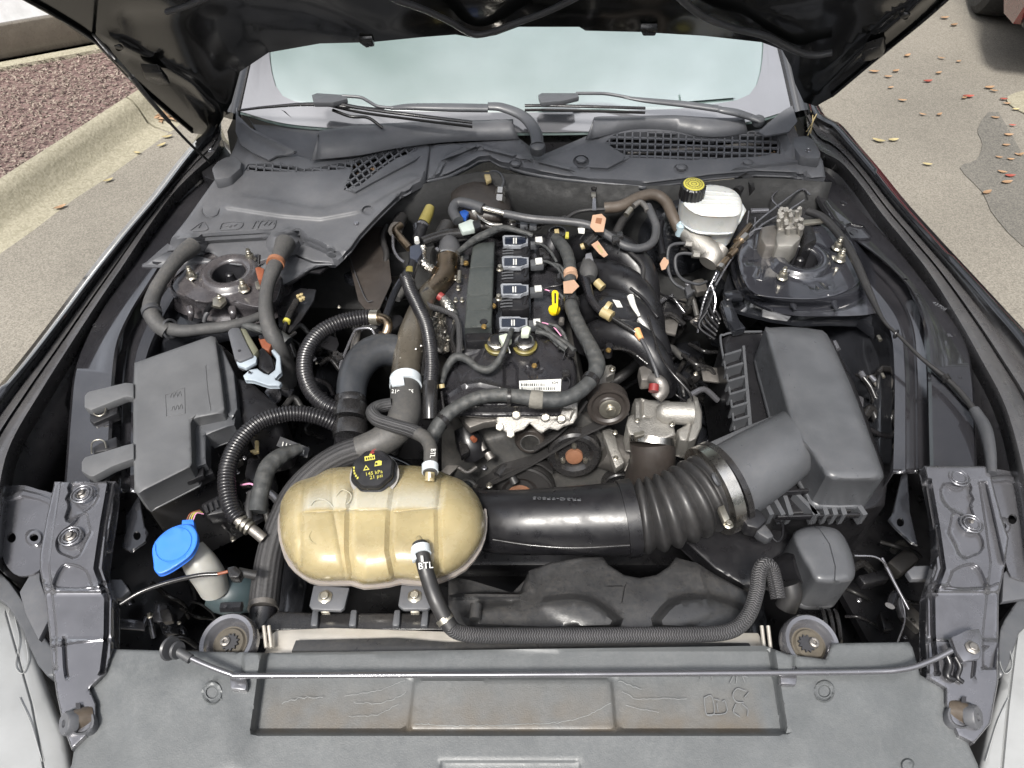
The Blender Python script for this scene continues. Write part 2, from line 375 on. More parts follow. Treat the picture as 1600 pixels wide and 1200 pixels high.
corrm = mat('corrugated_conduit', (.009, .009, .011), .3, dust=.06)
cast = mat('cast_aluminium', (.33, .32, .30), .5, metal=.8, bump=.0014, bs=380, dust=.25, var=.2)
casd = mat('dull_cast_aluminium', (.20, .19, .18), .5, metal=.8, bump=.0006, bs=300, dust=.3)
steel = mat('bright_steel', (.55, .53, .49), .28, metal=1., dust=.08)
heat = mat('heat_tinted_steel', (.26, .20, .14), .33, metal=1., var=.4, dust=.1)
foil = mat('crumpled_foil', (.6, .58, .54), .3, metal=1., bump=.004, bs=120)
zinc = mat('zinc_steel', (.36, .34, .29), .36, metal=.9, dust=.25, var=.3)
whitep = mat('white_clip_paint', (.46, .50, .53), .42, dust=.2)
tanp = mat('aged_tan_plastic', (.285, .235, .128), .28, var=.22, sss=.3, dust=.15, coat=.2, dcol=(.36, .32, .22))
resm = mat('milky_white_plastic', (.47, .48, .47), .35, var=.1, sss=.4, dust=.06)
yel = mat('yellow_plastic', (.78, .56, .01), .35)
yel2 = mat('pale_yellow_print', (.40, .36, .06), .5)
blue = mat('blue_plastic', (.035, .16, .62), .4, var=.08)
bluec = mat('deep_blue_plastic', (.01, .05, .22), .35)
orange = mat('orange_plastic', (.17, .045, .018), .5, dust=.2)
peach = mat('peach_tag', (.36, .225, .15), .6, dust=.15)
whitet = mat('white_print', (.50, .50, .48), .5, dust=.15)
labelm = mat('paper_label', (.55, .55, .52), .5, var=.05)
darkin = mat('dark_print', (.015, .015, .018), .6)
rust = mat('rusty_steel', (.16, .07, .035), .8, bump=.0008, bs=200, var=.4)
olive = mat('olive_fitting', (.15, .125, .03), .4, dust=.15)
tan2 = mat('tan_connector', (.30, .24, .12), .45, dust=.15)
radm = mat('radiator_frame_metal', (.50, .47, .42), .45, metal=.6, dust=.3)
beltm = mat('drive_belt_rubber', (.020, .019, .019), .6)
redm = mat('red_plastic', (.16, .015, .015), .4, dust=.15)
pinkw = mat('pink_wire', (.55, .25, .38), .5)
hlens = mat('headlamp_lens', (.25, .255, .255), .10, coat=.4, var=.1, spec=.5)
glassm = mat('windscreen_glass', (.105, .145, .137), .06, rv=.02, var=.04, coat=1., ior=2.1, spec=.8)
frit = mat('windscreen_border_band', (.095, .096, .103), .08, rv=.02, var=.04, coat=1., ior=1.9, spec=.7)
carwht = mat('white_car_paint', (.62, .63, .64), .2, coat=.8)
carred = mat('red_car_paint', (.085, .010, .012), .2, coat=.8)
tyrem = mat('tyre_rubber', (.018, .018, .018), .7, bump=.001, bs=150)
def groundmat(name, c1, c2, sc, spots, bumpd, big=None):
    m = bpy.data.materials.new(name); m.use_nodes = True; N = m.node_tree.nodes; L = m.node_tree.links; b = N['Principled BSDF']; b.inputs['Roughness'].default_value = .85
    g = N.new('ShaderNodeNewGeometry')
    v = N.new('ShaderNodeTexVoronoi'); v.inputs['Scale'].default_value = sc; L.new(g.outputs['Position'], v.inputs['Vector'])
    n = N.new('ShaderNodeTexNoise'); n.inputs['Scale'].default_value = sc*.5; n.inputs['Detail'].default_value = 6; L.new(g.outputs['Position'], n.inputs['Vector'])
    n2 = N.new('ShaderNodeTexNoise'); n2.inputs['Scale'].default_value = 1.1; n2.inputs['Detail'].default_value = 7; L.new(g.outputs['Position'], n2.inputs['Vector'])
    sp = N.new('ShaderNodeSeparateColor'); L.new(v.outputs['Color'], sp.inputs[0])
    m1 = N.new('ShaderNodeMix'); m1.data_type = 'RGBA'; m1.inputs[6].default_value = (*c1, 1); m1.inputs[7].default_value = (*c2, 1); L.new(sp.outputs[0], m1.inputs[0])
    m2 = N.new('ShaderNodeMix'); m2.data_type = 'RGBA'; m2.blend_type = 'MULTIPLY'; m2.inputs[0].default_value = 1; L.new(m1.outputs[2], m2.inputs[6])
    r = N.new('ShaderNodeMapRange'); r.inputs['From Min'].default_value = .3; r.inputs['From Max'].default_value = .7; r.inputs['To Min'].default_value = spots; r.inputs['To Max'].default_value = 1.15; L.new(n2.outputs['Fac'], r.inputs['Value']); L.new(r.outputs[0], m2.inputs[7])
    L.new(m2.outputs[2], b.inputs['Base Color'])
    bp = N.new('ShaderNodeBump'); bp.inputs['Distance'].default_value = bumpd; L.new(n.outputs['Fac'], bp.inputs['Height']); L.new(bp.outputs[0], b.inputs['Normal'])
    return m
asph = groundmat('pale_asphalt', (.115, .105, .088), (.20, .184, .155), 210, .80, .003)
asphd = groundmat('dark_asphalt', (.075, .072, .064), (.145, .135, .117), 190, .8, .004)
conc = groundmat('kerb_concrete', (.19, .175, .125), (.265, .245, .185), 120, .8, .003)
mulchg = groundmat('mulch_soil', (.07, .042, .038), (.16, .105, .095), 60, .7, .01)
chip = groundmat('mulch_chips', (.085, .062, .048), (.27, .222, .185), 80, .8, .002)

shieldm = mat('shield_grey_plastic', (.074, .079, .082), .42, bump=.00035, bs=520, var=.08, dust=.16, dcol=(.30, .30, .29))
# brown road dirt settled along the recess of the shield (shape of its own, broken up by noise)
_N = shieldm.node_tree.nodes; _L = shieldm.node_tree.links; _b = _N['Principled BSDF']; _src = _b.inputs['Base Color'].links[0].from_socket
_g = _N.new('ShaderNodeNewGeometry'); _s = _N.new('ShaderNodeSeparateXYZ'); _L.new(_g.outputs['Position'], _s.inputs[0])
_y0 = float(W(800, 1146, (.845, .09, 0))[1]); _n = _N.new('ShaderNodeTexNoise'); _n.inputs['Scale'].default_value = 30; _n.inputs['Detail'].default_value = 6; _L.new(_g.outputs['Position'], _n.inputs['Vector'])
_a = _N.new('ShaderNodeMath'); _a.operation = 'SUBTRACT'; _a.inputs[1].default_value = _y0; _L.new(_s.outputs['Y'], _a.inputs[0])
_ab = _N.new('ShaderNodeMapRange'); _ab.inputs['From Min'].default_value = .075; _ab.inputs['From Max'].default_value = -.004; _L.new(_a.outputs[0], _ab.inputs['Value'])
_lo = _N.new('ShaderNodeMapRange'); _lo.inputs['From Min'].default_value = -.006; _lo.inputs['From Max'].default_value = .002; _L.new(_a.outputs[0], _lo.inputs['Value'])
_ax = _N.new('ShaderNodeMath'); _ax.operation = 'ABSOLUTE'; _L.new(_s.outputs['X'], _ax.inputs[0]); _mx = _N.new('ShaderNodeMapRange'); _mx.inputs['From Min'].default_value = .352; _mx.inputs['From Max'].default_value = .335; _L.new(_ax.outputs[0], _mx.inputs['Value'])
_nr = _N.new('ShaderNodeMapRange'); _nr.inputs['From Min'].default_value = .3; _nr.inputs['From Max'].default_value = .65; _nr.inputs['To Min'].default_value = .3; _L.new(_n.outputs['Fac'], _nr.inputs['Value'])
_p = _ab.outputs[0]
for _o in (_lo, _mx, _nr):
    _q = _N.new('ShaderNodeMath'); _q.operation = 'MULTIPLY'; _L.new(_p, _q.inputs[0]); _L.new(_o.outputs[0], _q.inputs[1]); _p = _q.outputs[0]
_m = _N.new('ShaderNodeMix'); _m.data_type = 'RGBA'; _L.new(_p, _m.inputs[0]); _L.new(_src, _m.inputs[6]); _m.inputs[7].default_value = (.085, .070, .052, 1); _L.new(_m.outputs[2], _b.inputs['Base Color'])

# coolant inside the tank: amber below the fluid line, paler misted plastic above it
_N = tanp.node_tree.nodes; _L = tanp.node_tree.links; _b = _N['Principled BSDF']; _src = _b.inputs['Base Color'].links[0].from_socket
_g = _N.new('ShaderNodeNewGeometry'); _s = _N.new('ShaderNodeSeparateXYZ'); _L.new(_g.outputs['Position'], _s.inputs[0]); _yl = float(W(580, 797, .91)[1])
_n = _N.new('ShaderNodeTexNoise'); _n.inputs['Scale'].default_value = 25; _L.new(_g.outputs['Position'], _n.inputs['Vector'])
_q = _N.new('ShaderNodeMath'); _q.operation = 'MULTIPLY_ADD'; _q.inputs[1].default_value = .006; _L.new(_n.outputs['Fac'], _q.inputs[0]); _L.new(_s.outputs['Y'], _q.inputs[2])
_rq = _N.new('ShaderNodeMapRange'); _rq.inputs['From Min'].default_value = _yl-.001; _rq.inputs['From Max'].default_value = _yl+.006; _L.new(_q.outputs[0], _rq.inputs['Value'])
_r2 = _N.new('ShaderNodeMapRange'); _r2.inputs['From Min'].default_value = _yl+.06; _r2.inputs['From Max'].default_value = _yl+.02; _L.new(_q.outputs[0], _r2.inputs['Value'])
_x = _N.new('ShaderNodeMath'); _x.operation = 'ABSOLUTE'; _xs = _N.new('ShaderNodeMath'); _xs.operation = 'ADD'; _xs.inputs[1].default_value = -float(W(580, 797, .91)[0]); _L.new(_s.outputs['X'], _xs.inputs[0]); _L.new(_xs.outputs[0], _x.inputs[0])
_rx = _N.new('ShaderNodeMapRange'); _rx.inputs['From Min'].default_value = .118; _rx.inputs['From Max'].default_value = .098; _L.new(_x.outputs[0], _rx.inputs['Value'])
_a = _N.new('ShaderNodeMath'); _a.operation = 'MULTIPLY'; _L.new(_rq.outputs[0], _a.inputs[0]); _L.new(_r2.outputs[0], _a.inputs[1]); _a2 = _N.new('ShaderNodeMath'); _a2.operation = 'MULTIPLY'; _L.new(_a.outputs[0], _a2.inputs[0]); _L.new(_rx.outputs[0], _a2.inputs[1])
_a3 = _N.new('ShaderNodeMath'); _a3.operation = 'MULTIPLY'; _a3.inputs[1].default_value = .75; _L.new(_a2.outputs[0], _a3.inputs[0])
_m = _N.new('ShaderNodeMix'); _m.data_type = 'RGBA'; _L.new(_a3.outputs[0], _m.inputs[0]); _L.new(_src, _m.inputs[6]); _m.inputs[7].default_value = (.36, .35, .30, 1); _L.new(_m.outputs[2], _b.inputs['Base Color'])
# ------------------------------------------------------------------ ground, kerb, mulch
def ground_sheet(name, pts, z, m, parent=None, world=False, **kw):
    V = np.array(pts, float) if world else np.array([W(x, y, z) for x, y in pts])
    return mesh(name, V, [tuple(range(len(V)))], m, parent, smooth=0, **kw)
g = [(-80, -60, 0), (80, -60, 0), (80, 120, 0), (-80, 120, 0)]
ground_sheet('ground', g, 0, asph, world=True, kind='structure')
k0, k1 = W(0, 318, .08), W(232, 163, .08); kd = (k1-k0)/np.linalg.norm(k1-k0); kn = np.array([-kd[1], kd[0], 0])
KS, KE = k0-kd*6, k0+kd*4.6
# kerb: rolled profile, in cast lengths with open joints
kerb = thing('kerb', KS*[1, 1, 0], 'pale concrete kerb edging the mulch bed left of the car', 'kerb'); tag(kerb, kind='structure')
del kerb['category']
prof = [(q*.47, z) for q, z in [(.34, .0), (.16, .010), (.08, .03), (.03, .10), (-.02, .135), (-.09, .145), (-.14, .13), (-.155, .0)]]
Lk = np.linalg.norm(KE-KS); joint = float((W(205, 158, .13)-KS)@kd); npc = [joint-3*2.4, joint-2*2.4, joint-2.4, joint, joint+2.4]
for i in range(4):
    a, b = npc[i]+.006, npc[i+1]-.006; rows = []
    for q in np.linspace(a, b, 12):
        rows.append([KS*[1, 1, 0]+kd*[1, 1, 0]*q-kn*o+np.array([0, 0, z+random.uniform(-.002, .002)]) for o, z in prof])
    V = np.array(rows).reshape(-1, 3); n = len(prof)
    Fc = [(r*n+c, (r+1)*n+c, (r+1)*n+c+1, r*n+c+1) for r in range(11) for c in range(n-1)]+[tuple(range(n)), tuple(11*n+c for c in range(n))[::-1]]
    mesh('kerb_length', V, Fc, conc, kerb, smooth=60)
mb = [KS+kn*.15, KE+kn*.15, KE+kn*.15+np.array([-2.2, 1.5, 0]), KS+kn*5]
for q in mb: q[2] = .06
A0, A1 = W(0, 112, .06), W(170, 80, .06); ad = (A1-A0)/np.linalg.norm(A1-A0)
mulch_poly = np.array([KS+kn*.068, KE+kn*.068, A0+ad*3.2, A0-ad*4])[:, :2]
V = [(x, y, .07) for x, y in mulch_poly]
mesh('mulch_bed', V, [(0, 1, 2, 3)], mulchg, smooth=0, kind='structure')
# loose bark chips: one scattered mass
CV, CF = [], []; rs = np.random.RandomState(3); lo, hi = mulch_poly.min(0), mulch_poly.max(0); Q = rs.uniform(lo, hi, (340000, 2)); Q = Q[inside(Q, mulch_poly)]
vis = Q[(Q[:, 0] < -1.1) & (Q[:, 0] > -5.5) & (Q[:, 1] > 0) & (Q[:, 1] < 6.5)][:60000]
N_ = len(vis); L_ = rs.uniform(.006, .018, N_); Wd = L_*rs.uniform(.25, .6, N_); an = rs.uniform(0, 6.283, N_); ti = rs.normal(0, .35, N_); zz = .07+rs.uniform(.002, .022, N_)
ca, sa_ = np.cos(an), np.sin(an)
qs = []
for sx, sy in ((-1, -1), (1, -1), (1, 1), (-1, 1)):
    X, Y = sx*L_/2, sy*Wd/2; qs.append(np.stack([vis[:, 0]+X*ca-Y*sa_, vis[:, 1]+X*sa_+Y*ca, zz+X*ti], 1))
V = np.stack(qs, 1).reshape(-1, 3); Fc = np.arange(N_*4).reshape(-1, 4)
mesh('mulch_chips', V, Fc, chip, smooth=0, kind='stuff')
# far edge of the bed: second kerb line below the white car
fk = thing('far_kerb', A0, 'thin concrete edging at the far side of the mulch bed', 'kerb'); tag(fk, kind='structure'); del fk['category']
nn = np.array([-ad[1], ad[0], 0]); V = []
for s_ in (-4, 3.4):
    for o, z in ((-.03, 0), (-.025, .09), (.02, .10), (.03, 0)): V.append(A0*[1, 1, 0]+ad*s_+nn*o+np.array([0, 0, z]))
mesh('kerb_length', V, [(0, 4, 5, 1), (1, 5, 6, 2), (2, 6, 7, 3), (0, 1, 2, 3), (7, 6, 5, 4)], conc, fk, smooth=0)
# darker repaired asphalt at the right
sheet('repaired_asphalt', [(1640, 265), (1560, 175), (1528, 200), (1535, 225), (1525, 250), (1500, 262), (1535, 300), (1560, 345), (1640, 400), (1900, 420), (1900, 200)], .004, asphd, step=30, depth=.003, smooth=3, kind='structure')
sheet('worn_concrete_patch', [(1575, 150), (1620, 140), (1660, 170), (1640, 190), (1585, 168)], .009, conc, step=20, depth=.004, smooth=3, kind='structure')
# fallen leaves
leafm = [mat('red_leaf', (.22, .05, .035), .6, var=.35), mat('tan_leaf', (.24, .15, .085), .6, var=.3), mat('yellow_leaf', (.30, .25, .13), .6, var=.3)]
def leaf(x, y, m, L, a, lab, grp='fallen leaves on the asphalt'):
    P = W(x, y, .005); n = 9; V = []; 
    for i in range(n):
        t = i/(n-1); w = L*.2*math.sin(math.pi*t)**.8; z = .006+.25*L*(t-.5)**2+.004
        for s_ in (-1, 0, 1): V.append((P[0]+math.cos(a)*L*(t-.5)-math.sin(a)*w*s_, P[1]+math.sin(a)*L*(t-.5)+math.cos(a)*w*s_, z+.05*L*abs(s_)))
    Fc = [(i*3+j, i*3+j+3, i*3+j+4, i*3+j+1) for i in range(n-1) for j in range(2)]
    mesh('fallen_leaf', V, Fc, leafm[m], smooth=60, label=lab, cat='leaf', group=grp)
LV = [(1365,113,1),(1399,112,1),(1387,121,1),(1417,88,1),(1466,115,1),(1449,128,0),(1409,158,1),(1441,180,1),(1391,138,1),(1470,92,1),(1497,97,1),(1545,138,1),(1552,143,1),(1567,156,0),(1572,163,1),(1506,154,1),(1512,152,0),(1467,180,1),(1554,185,1),(1581,197,0),(1575,212,1),(1571,228,1),(1560,247,1),(1578,250,1),(1590,243,1),(1565,270,1),(1577,276,0),(1572,286,1),(1541,302,1),(1448,258,2),(1372,221,2),(1395,220,2),(1595,242,1),(1475,29,1),(1490,40,1),(1586,172,2)]
ORD = 'leftmost second third fourth fifth sixth seventh eighth ninth tenth eleventh twelfth thirteenth fourteenth fifteenth sixteenth seventeenth eighteenth nineteenth twentieth twenty-first twenty-second twenty-third twenty-fourth twenty-fifth twenty-sixth twenty-seventh twenty-eighth twenty-ninth'.split()
CN = ['red', 'tan', 'pale yellow']
def ordn(LL, it):
    i = sorted(q for q in LL if q[2] == it[2]).index(it); return ORD[i]+(' from the left' if i else '')
for it_ in LV:
    leaf(*it_, random.uniform(.035, .065), random.uniform(-.6, .6), '%s leaf, %s of its colour on the right asphalt' % (CN[it_[2]], ordn(LV, it_)))
GV = [(170,283,2),(95,325,1),(253,228,2),(262,215,2),(4,338,0),(215,240,2),(205,210,2)]
for it_ in GV:
    leaf(*it_, random.uniform(.035, .06), random.uniform(-1, 1), 'dry %s leaf, %s of its colour in the left gutter' % (CN[it_[2]], ordn(GV, it_)), 'dry leaves in the gutter')
lv = []; lf = []
for i in range(260):
    t = random.random(); P = W(205+random.gauss(40, 16), 188-random.gauss(8, 5), .01); L = random.uniform(.02, .05); a = random.uniform(0, 6.28); z = random.uniform(.008, .03)
    b = len(lv); 
    for s_, q in ((-1, 0), (0, -.3), (1, 0), (0, .3)): lv.append((P[0]+L*(s_*math.cos(a)-q*math.sin(a)), P[1]+L*(s_*math.sin(a)+q*math.cos(a)), z+random.uniform(0, .01)))
    lf.append((b, b+1, b+2, b+3))
mesh('leaf_litter', lv, lf, leafm[1], smooth=0, kind='stuff')
# white car parked beyond the bed (upper left) and red car (upper right)
def side_car(name, P, d, out, paintm, label, cat, L=4.6, Wd=1.85, z0=.22, red=False):
    """a parked car: P = ground point under its near sill, d = heading, out = direction away from us"""
    t = thing(name, P, label, cat)
    P = np.array(P)*[1, 1, 0]; up = np.array([0, 0, 1.])
    sec = [(0.10, z0), (.02, z0+.03), (0, z0+.12), (.015, z0+.16), (-.015, z0+.42), (.0, z0+.60), (.06, z0+.68), (.30, z0+1.08), (.5, z0+1.15)]
    sec = sec+[(Wd-o, z) for o, z in sec[::-1]]
    xs = np.linspace(-L/2, L/2, 25); V = []
    for x in xs:
        q = abs(x)/(L/2); sh = .15*max(0, q-.75)**2*16*.6
        for o, z in sec:
            zz_ = z if z < z0+.7 else z0+.68+(z-z0-.68)*max(.02, 1-max(0, (q-.35)/.45)**1.6)
            V.append(P+d*x+out*(Wd/2+(o-Wd/2)*(1-sh))+up*(zz_-(.12*max(0, q-.8)*5 if z > z0+.5 else 0)))
    n = len(sec); Fc = [(i*n+j, i*n+j+1, (i+1)*n+j+1, (i+1)*n+j) for i in range(24) for j in range(n-1)]+[tuple(range(n))[::-1], tuple(24*n+i for i in range(n))]
    mesh('body', V, Fc, paintm, t, smooth=50)
    for x in (-L*.31, L*.31):
        for o in (.12, Wd-.12):
            w = mesh_wheel(P+d*x+out*o+up*.34, out, t)
    for s0, s1 in ((-.9, .05), (.08, 1.0)):
        box('side_window', P+d*((s0+s1)/2)+out*.165+up*(z0+.86), ((s1-s0)*.95, .02, .26), bplas2, t, axes=(d, out, up), bev=.008)
    for x in (-1.05, .06, 1.12):
        box('door_seam', P+d*x-out*.004+up*(z0+.32), (.008, .012, .4), bplas2, t, axes=(d, out, up), bev=0)
    box('sill_trim', P-out*.012+up*(z0+.13), (L*.92, .05, .17), dustsill, t, axes=(d, out, up), bev=.01)
    box('underbody', P+out*Wd/2+up*(z0+.0), (L*.8, Wd*.8, .1), bplas, t, axes=(d, out, up), bev=.01)
    return t
def mesh_wheel(c, ax, t):
    w = lathe('wheel', c, [(.2, -.11), (.30, -.115), (.335, -.09), (.342, -.03), (.342, .03), (.335, .09), (.30, .115), (.2, .11)], tyrem, t, axis=ax, seg=40)
    lathe('rim', c, [(.02, -.06), (.10, -.065), (.19, -.08), (.205, -.112), (.205, .112), (.19, .08), (.1, .07), (.02, .065)], casd, w, axis=ax, seg=30); return w
dustsill = mat('dusty_sill_trim', (.075, .065, .052), .3)
wd_ = ad*1.; wo = np.array([-ad[1], ad[0], 0])
side_car('white_car', A0+wo*.09+ad*.3, wd_, wo, carwht, 'white car parked beyond the mulch bed at the upper left', 'car', L=5.2, z0=.05)
# red car: nose-on, only the wheel and lower bumper fall in the picture
RT = W(1548, 36, 0); rt = thing('red_car', RT, 'dark red car whose tyre and lower body show at the upper right', 'car')
dd = np.array([.28, .96, 0]); rr_ = np.array([.96, -.28, 0]); up = np.array([0, 0, 1.])
rx = RT+up*.34
for o, s_ in ((0, 0), (1.62, 0), (0, 2.75), (1.62, 2.75)): mesh_wheel(rx+rr_*o+dd*(s_+.18), rr_, rt)
sec = [(-.9, .5), (-.82, .30), (-.6, .27), (-.5, .3), (-.46, .62), (-.1, .74), (.3, .74), (.62, .55), (.66, .28), (2.3, .28), (2.36, .6), (2.7, .74), (3.1, .7), (3.35, .5), (3.6, .35), (3.65, .7), (3.5, 1.0), (2.6, 1.1), (2.2, 1.5), (1.0, 1.55), (.3, 1.1), (-.7, .9), (-.88, .7)]
V = [rx*[1, 1, 0]+dd*s_+rr_*o+up*z for o in (-.13, 1.75) for s_, z in sec]; n = len(sec)
mesh('body', V, [tuple(range(n)), tuple(range(n, 2*n))[::-1]]+[(i, (i+1) % n, n+(i+1) % n, n+i) for i in range(n)], carred, rt, smooth=30)
box('bumper_trim', rx*[1, 1, 0]+dd*-.84+rr_*.8+up*.36, (1.8, .1, .12), bplas, rt, axes=(rr_, dd, up), bev=.02)
# ------------------------------------------------------------------ the car
car = thing('car_body', (0, .6, .2), 'black car front structure around the open engine bay', 'car')
ZF = .945
def lerp(a, b, t): return [((p[0]*(1-t)+q[0]*t), (p[1]*(1-t)+q[1]*t)) for p, q in zip(a, b)]
def wl(line, z): return [tuple(W(x, y, z)) for x, y in line]
def off(Ls, dx, dz): return [(x+dx, y, z+dz) for x, y, z in Ls]
Ro = [(1256,138),(1275,176),(1300,190),(1328,222),(1362,262),(1402,312),(1452,368),(1500,420),(1555,480),(1605,536),(1680,640),(1740,760),(1770,900)]
Ri = [(1262,205),(1280,235),(1300,246),(1318,258),(1345,290),(1378,335),(1415,380),(1450,425),(1492,492),(1530,560),(1570,640),(1600,760),(1615,880)]
Lo = [(345,168),(335,200),(318,217),(290,250),(248,305),(200,362),(150,425),(100,492),(48,560),(0,618),(-60,700),(-120,820),(-150,930)]
Li = [(346,218),(334,240),(316,258),(300,272),(268,305),(232,355),(196,410),(158,466),(110,540),(66,610),(20,690),(2,760),(-10,880)]
for nm, O, I, s_ in (('fender', Ro, Ri, 1), ('fender', Lo, Li, -1)):
    zc = np.linspace(.965, .90, len(O))
    def at(t, dz): return [tuple(W(*p, z+dz)) for p, z in zip(lerp(O, I, t), zc)]
    crown = at(0, 0)
    loft(nm, [off(crown, s_*.16, -.62), off(crown, s_*.15, -.3), off(crown, s_*.07, -.12), off(crown, s_*.034, -.036), off(crown, s_*.022, -.006), crown, at(.10, -.003), at(.16, -.016)], 70, paint, car, world=True, thick=.0015, sa=60)
    loft('fender_flange', [at(.15, -.018), at(.36, -.034), at(.42, -.020), at(.60, -.020), at(.66, -.032), at(.72, -.022), at(.97, -.022), at(1.0, -.026), off(at(1.0, -.03), 0, -.03)], 70, flangem, car, world=True, thick=.0015)
    loft('wheelhouse_wall', [off(at(1.0, -.03), 0, -.028), off(at(1.0, -.03), 0, -.25)], 40, bplas, car, world=True, thick=.002)
# aprons (upper rails)
ZA = .885
Rao = [(1292,268),(1318,298),(1360,345),(1402,390),(1440,437),(1480,490),(1508,535),(1520,590),(1524,660),(1526,740)]
Ra1 = [(1258,282),(1282,325),(1315,362),(1350,385),(1385,412),(1422,452),(1444,510),(1450,580),(1452,660),(1454,740)]
Ra2 = [(1245,290),(1262,335),(1290,372),(1325,400),(1350,434),(1382,470),(1406,512),(1413,580),(1414,660),(1414,740)]
Ra3 = [(1240,292),(1256,338),(1282,378),(1315,408),(1340,442),(1370,480),(1392,520),(1398,580),(1398,660),(1396,740)]
Lao = [(300,262),(276,300),(245,352),(205,412),(168,470),(140,520),(117,580),(109,650),(104,720),(100,770)]
La1 = [(342,278),(322,330),(298,372),(262,402),(232,446),(205,490),(186,535),(178,600),(174,680),(170,770)]
La2 = [(352,290),(340,340),(315,388),(285,420),(255,462),(232,505),(214,552),(207,610),(205,690),(204,770)]
La3 = [(358,292),(346,344),(322,394),(296,428),(268,470),(246,512),(228,558),(221,610),(219,690),(218,770)]
for A in ((Rao, Ra1, Ra2, Ra3), (Lao, La1, La2, La3)):
    o, a, b, c = A; P = lambda l, z: [tuple(W(x, y, z)) for x, y in l]
    loft('apron_rail', [P(o, ZA-.05), P(o, ZA-.006), P(lerp(o, a, .05), ZA), P(lerp(o, a, .93), ZA), P(a, ZA-.004), P(lerp(a, b, .06), ZA-.03), P(lerp(a, b, .45), ZA-.036), P(lerp(a, b, .5), ZA-.030), P(lerp(a, b, .55), ZA-.036), P(lerp(a, b, .96), ZA-.034), P(b, ZA-.024), P(c, ZA-.026), [(x, y, z-.08) for x, y, z in P(c, ZA-.028)]], 80, railm, car, world=True, thick=.0015)
    sg = 1 if o is Rao else -1
    pb = P(c, ZA-.028)
    loft('inner_wing', [[(x, y, z-.07) for x, y, z in pb], [(x-sg*.03, y, .62) for x, y, z in pb], [(x-sg*.16, y, .40) for x, y, z in pb]], 40, paintin, car, world=True, thick=.002)
for O in ([(-80,690),(206,735),(330,900),(200,1080),(-80,1080)], [(1392,735),(1700,690),(1700,1080),(1400,1080),(1300,900)]): prism('splash_shield', O, .58, .02, bplas, car, bev=0)
ground_sheet('undertray', [(-.98, -.35, .30), (.98, -.35, .30), (.98, 1.5, .30), (-.98, 1.5, .30)], 0, bplas, car, world=True)
for s_ in (-1, 1):
    box('chassis_leg', (s_*.46, .5, .45), (.09, 1.2, .12), paintin, car, bev=.01)
box('subframe', (0, .55, .36), (.9, .3, .06), bplas, car, bev=.01)
# bulkhead
bk = [(300,330),(420,300),(560,300),(640,292),(740,270),(800,272),(900,285),(1040,290),(1180,278),(1300,285)]
loft('bulkhead', [wl(bk, .93), [(x, y-.01, .84) for x, y, z in wl(bk, .93)], [(x, y-.015, .76) for x, y, z in wl(bk, .93)], [(x, y-.10, .66) for x, y, z in wl(bk, .93)], [(x, y-.12, .30) for x, y, z in wl(bk, .93)]], 60, mat('bulkhead_felt', (.009, .0095, .010), .7, bump=.0006, bs=200, dust=.03), car, world=True, thick=.003, sa=12)
for x, y in ((660,297),(852,292),(1160,300)):
    b = W(x, y, .885); lathe('push_clip', b, [(.012, 0), (.012, .003), (.006, .004), (.005, .008), (.0, .009)], bplas2, car, axis=(0, -1, .35), lobes=None)
# cabin behind the glass
PW = (.955-.53*float(W(800, 205, .955)[1]), .53, 0)
Yb = float(W(800, 205, .955)[1])
gl = [(372,172),(391,118),(400,104),(425,90),(440,-700),(1175,-700),(1205,84),(1232,108),(1240,150),(1244,178),(1200,205),(1000,214),(800,216),(600,214),(420,205)]
def pg(x, y): return np.array([x, y, PW[0]+PW[1]*y])
base = [W(x, y, PW) for x, y in ((372,178),(460,200),(620,209),(800,212),(980,209),(1150,198),(1240,175))]
topc = [pg(b[0]*.80, b[1]+.80-.10*abs(b[0])**2) for b in base]
midc = [b*.5+t*.5+np.array([0, 0, .03]) for b, t in zip(base, topc)]
rows = []
for t in np.linspace(0, 1, 14): rows.append([tuple(np.array(b)*(1-t)+np.array(q)*t+np.array([0, 0, .035*math.sin(math.pi*t)])) for b, q in zip(base, topc)])
ws = loft('windscreen', rows, 40, glassm, car, world=True, thick=.005)
roofb = [(x, y+1.2, z+.06-.05*abs(x)) for x, y, z in topc]
loft('roof', [topc, [(x, y+.12, z+.04) for x, y, z in topc], roofb], 30, paint, car, world=True, thick=.003)
for k in (0, -1):
    s_ = -1 if k == 0 else 1
    P = np.array([r[k] for r in rows])
    tubew('pillar', P[::3]+np.array([s_*.02, 0, -.005]), .028, paint, car, flat=(1, .7), seg=10)
    tubew('screen_edge_trim', P[::3]+np.array([-s_*.004, 0, .006]), .006, bplas2, car, seg=6)
    q = P[0]; V = [q+np.array([s_*.02, -.05, -.02]), q+np.array([s_*.1, 1.9, -.05]), q+np.array([s_*.14, 1.9, -.6]), q+np.array([s_*.10, -.05, -.6])]
    mesh('door_side', V, [(0, 1, 2, 3)], paint, car, smooth=0)
    t_ = P[-1]; mesh('side_glass', [q+np.array([s_*.03, .1, -.02]), t_+np.array([s_*.02, .05, 0]), t_+np.array([s_*.02, 1.1, 0]), q+np.array([s_*.1, 1.7, -.05])], [(0, 1, 2, 3)], bplas2, car, smooth=0)
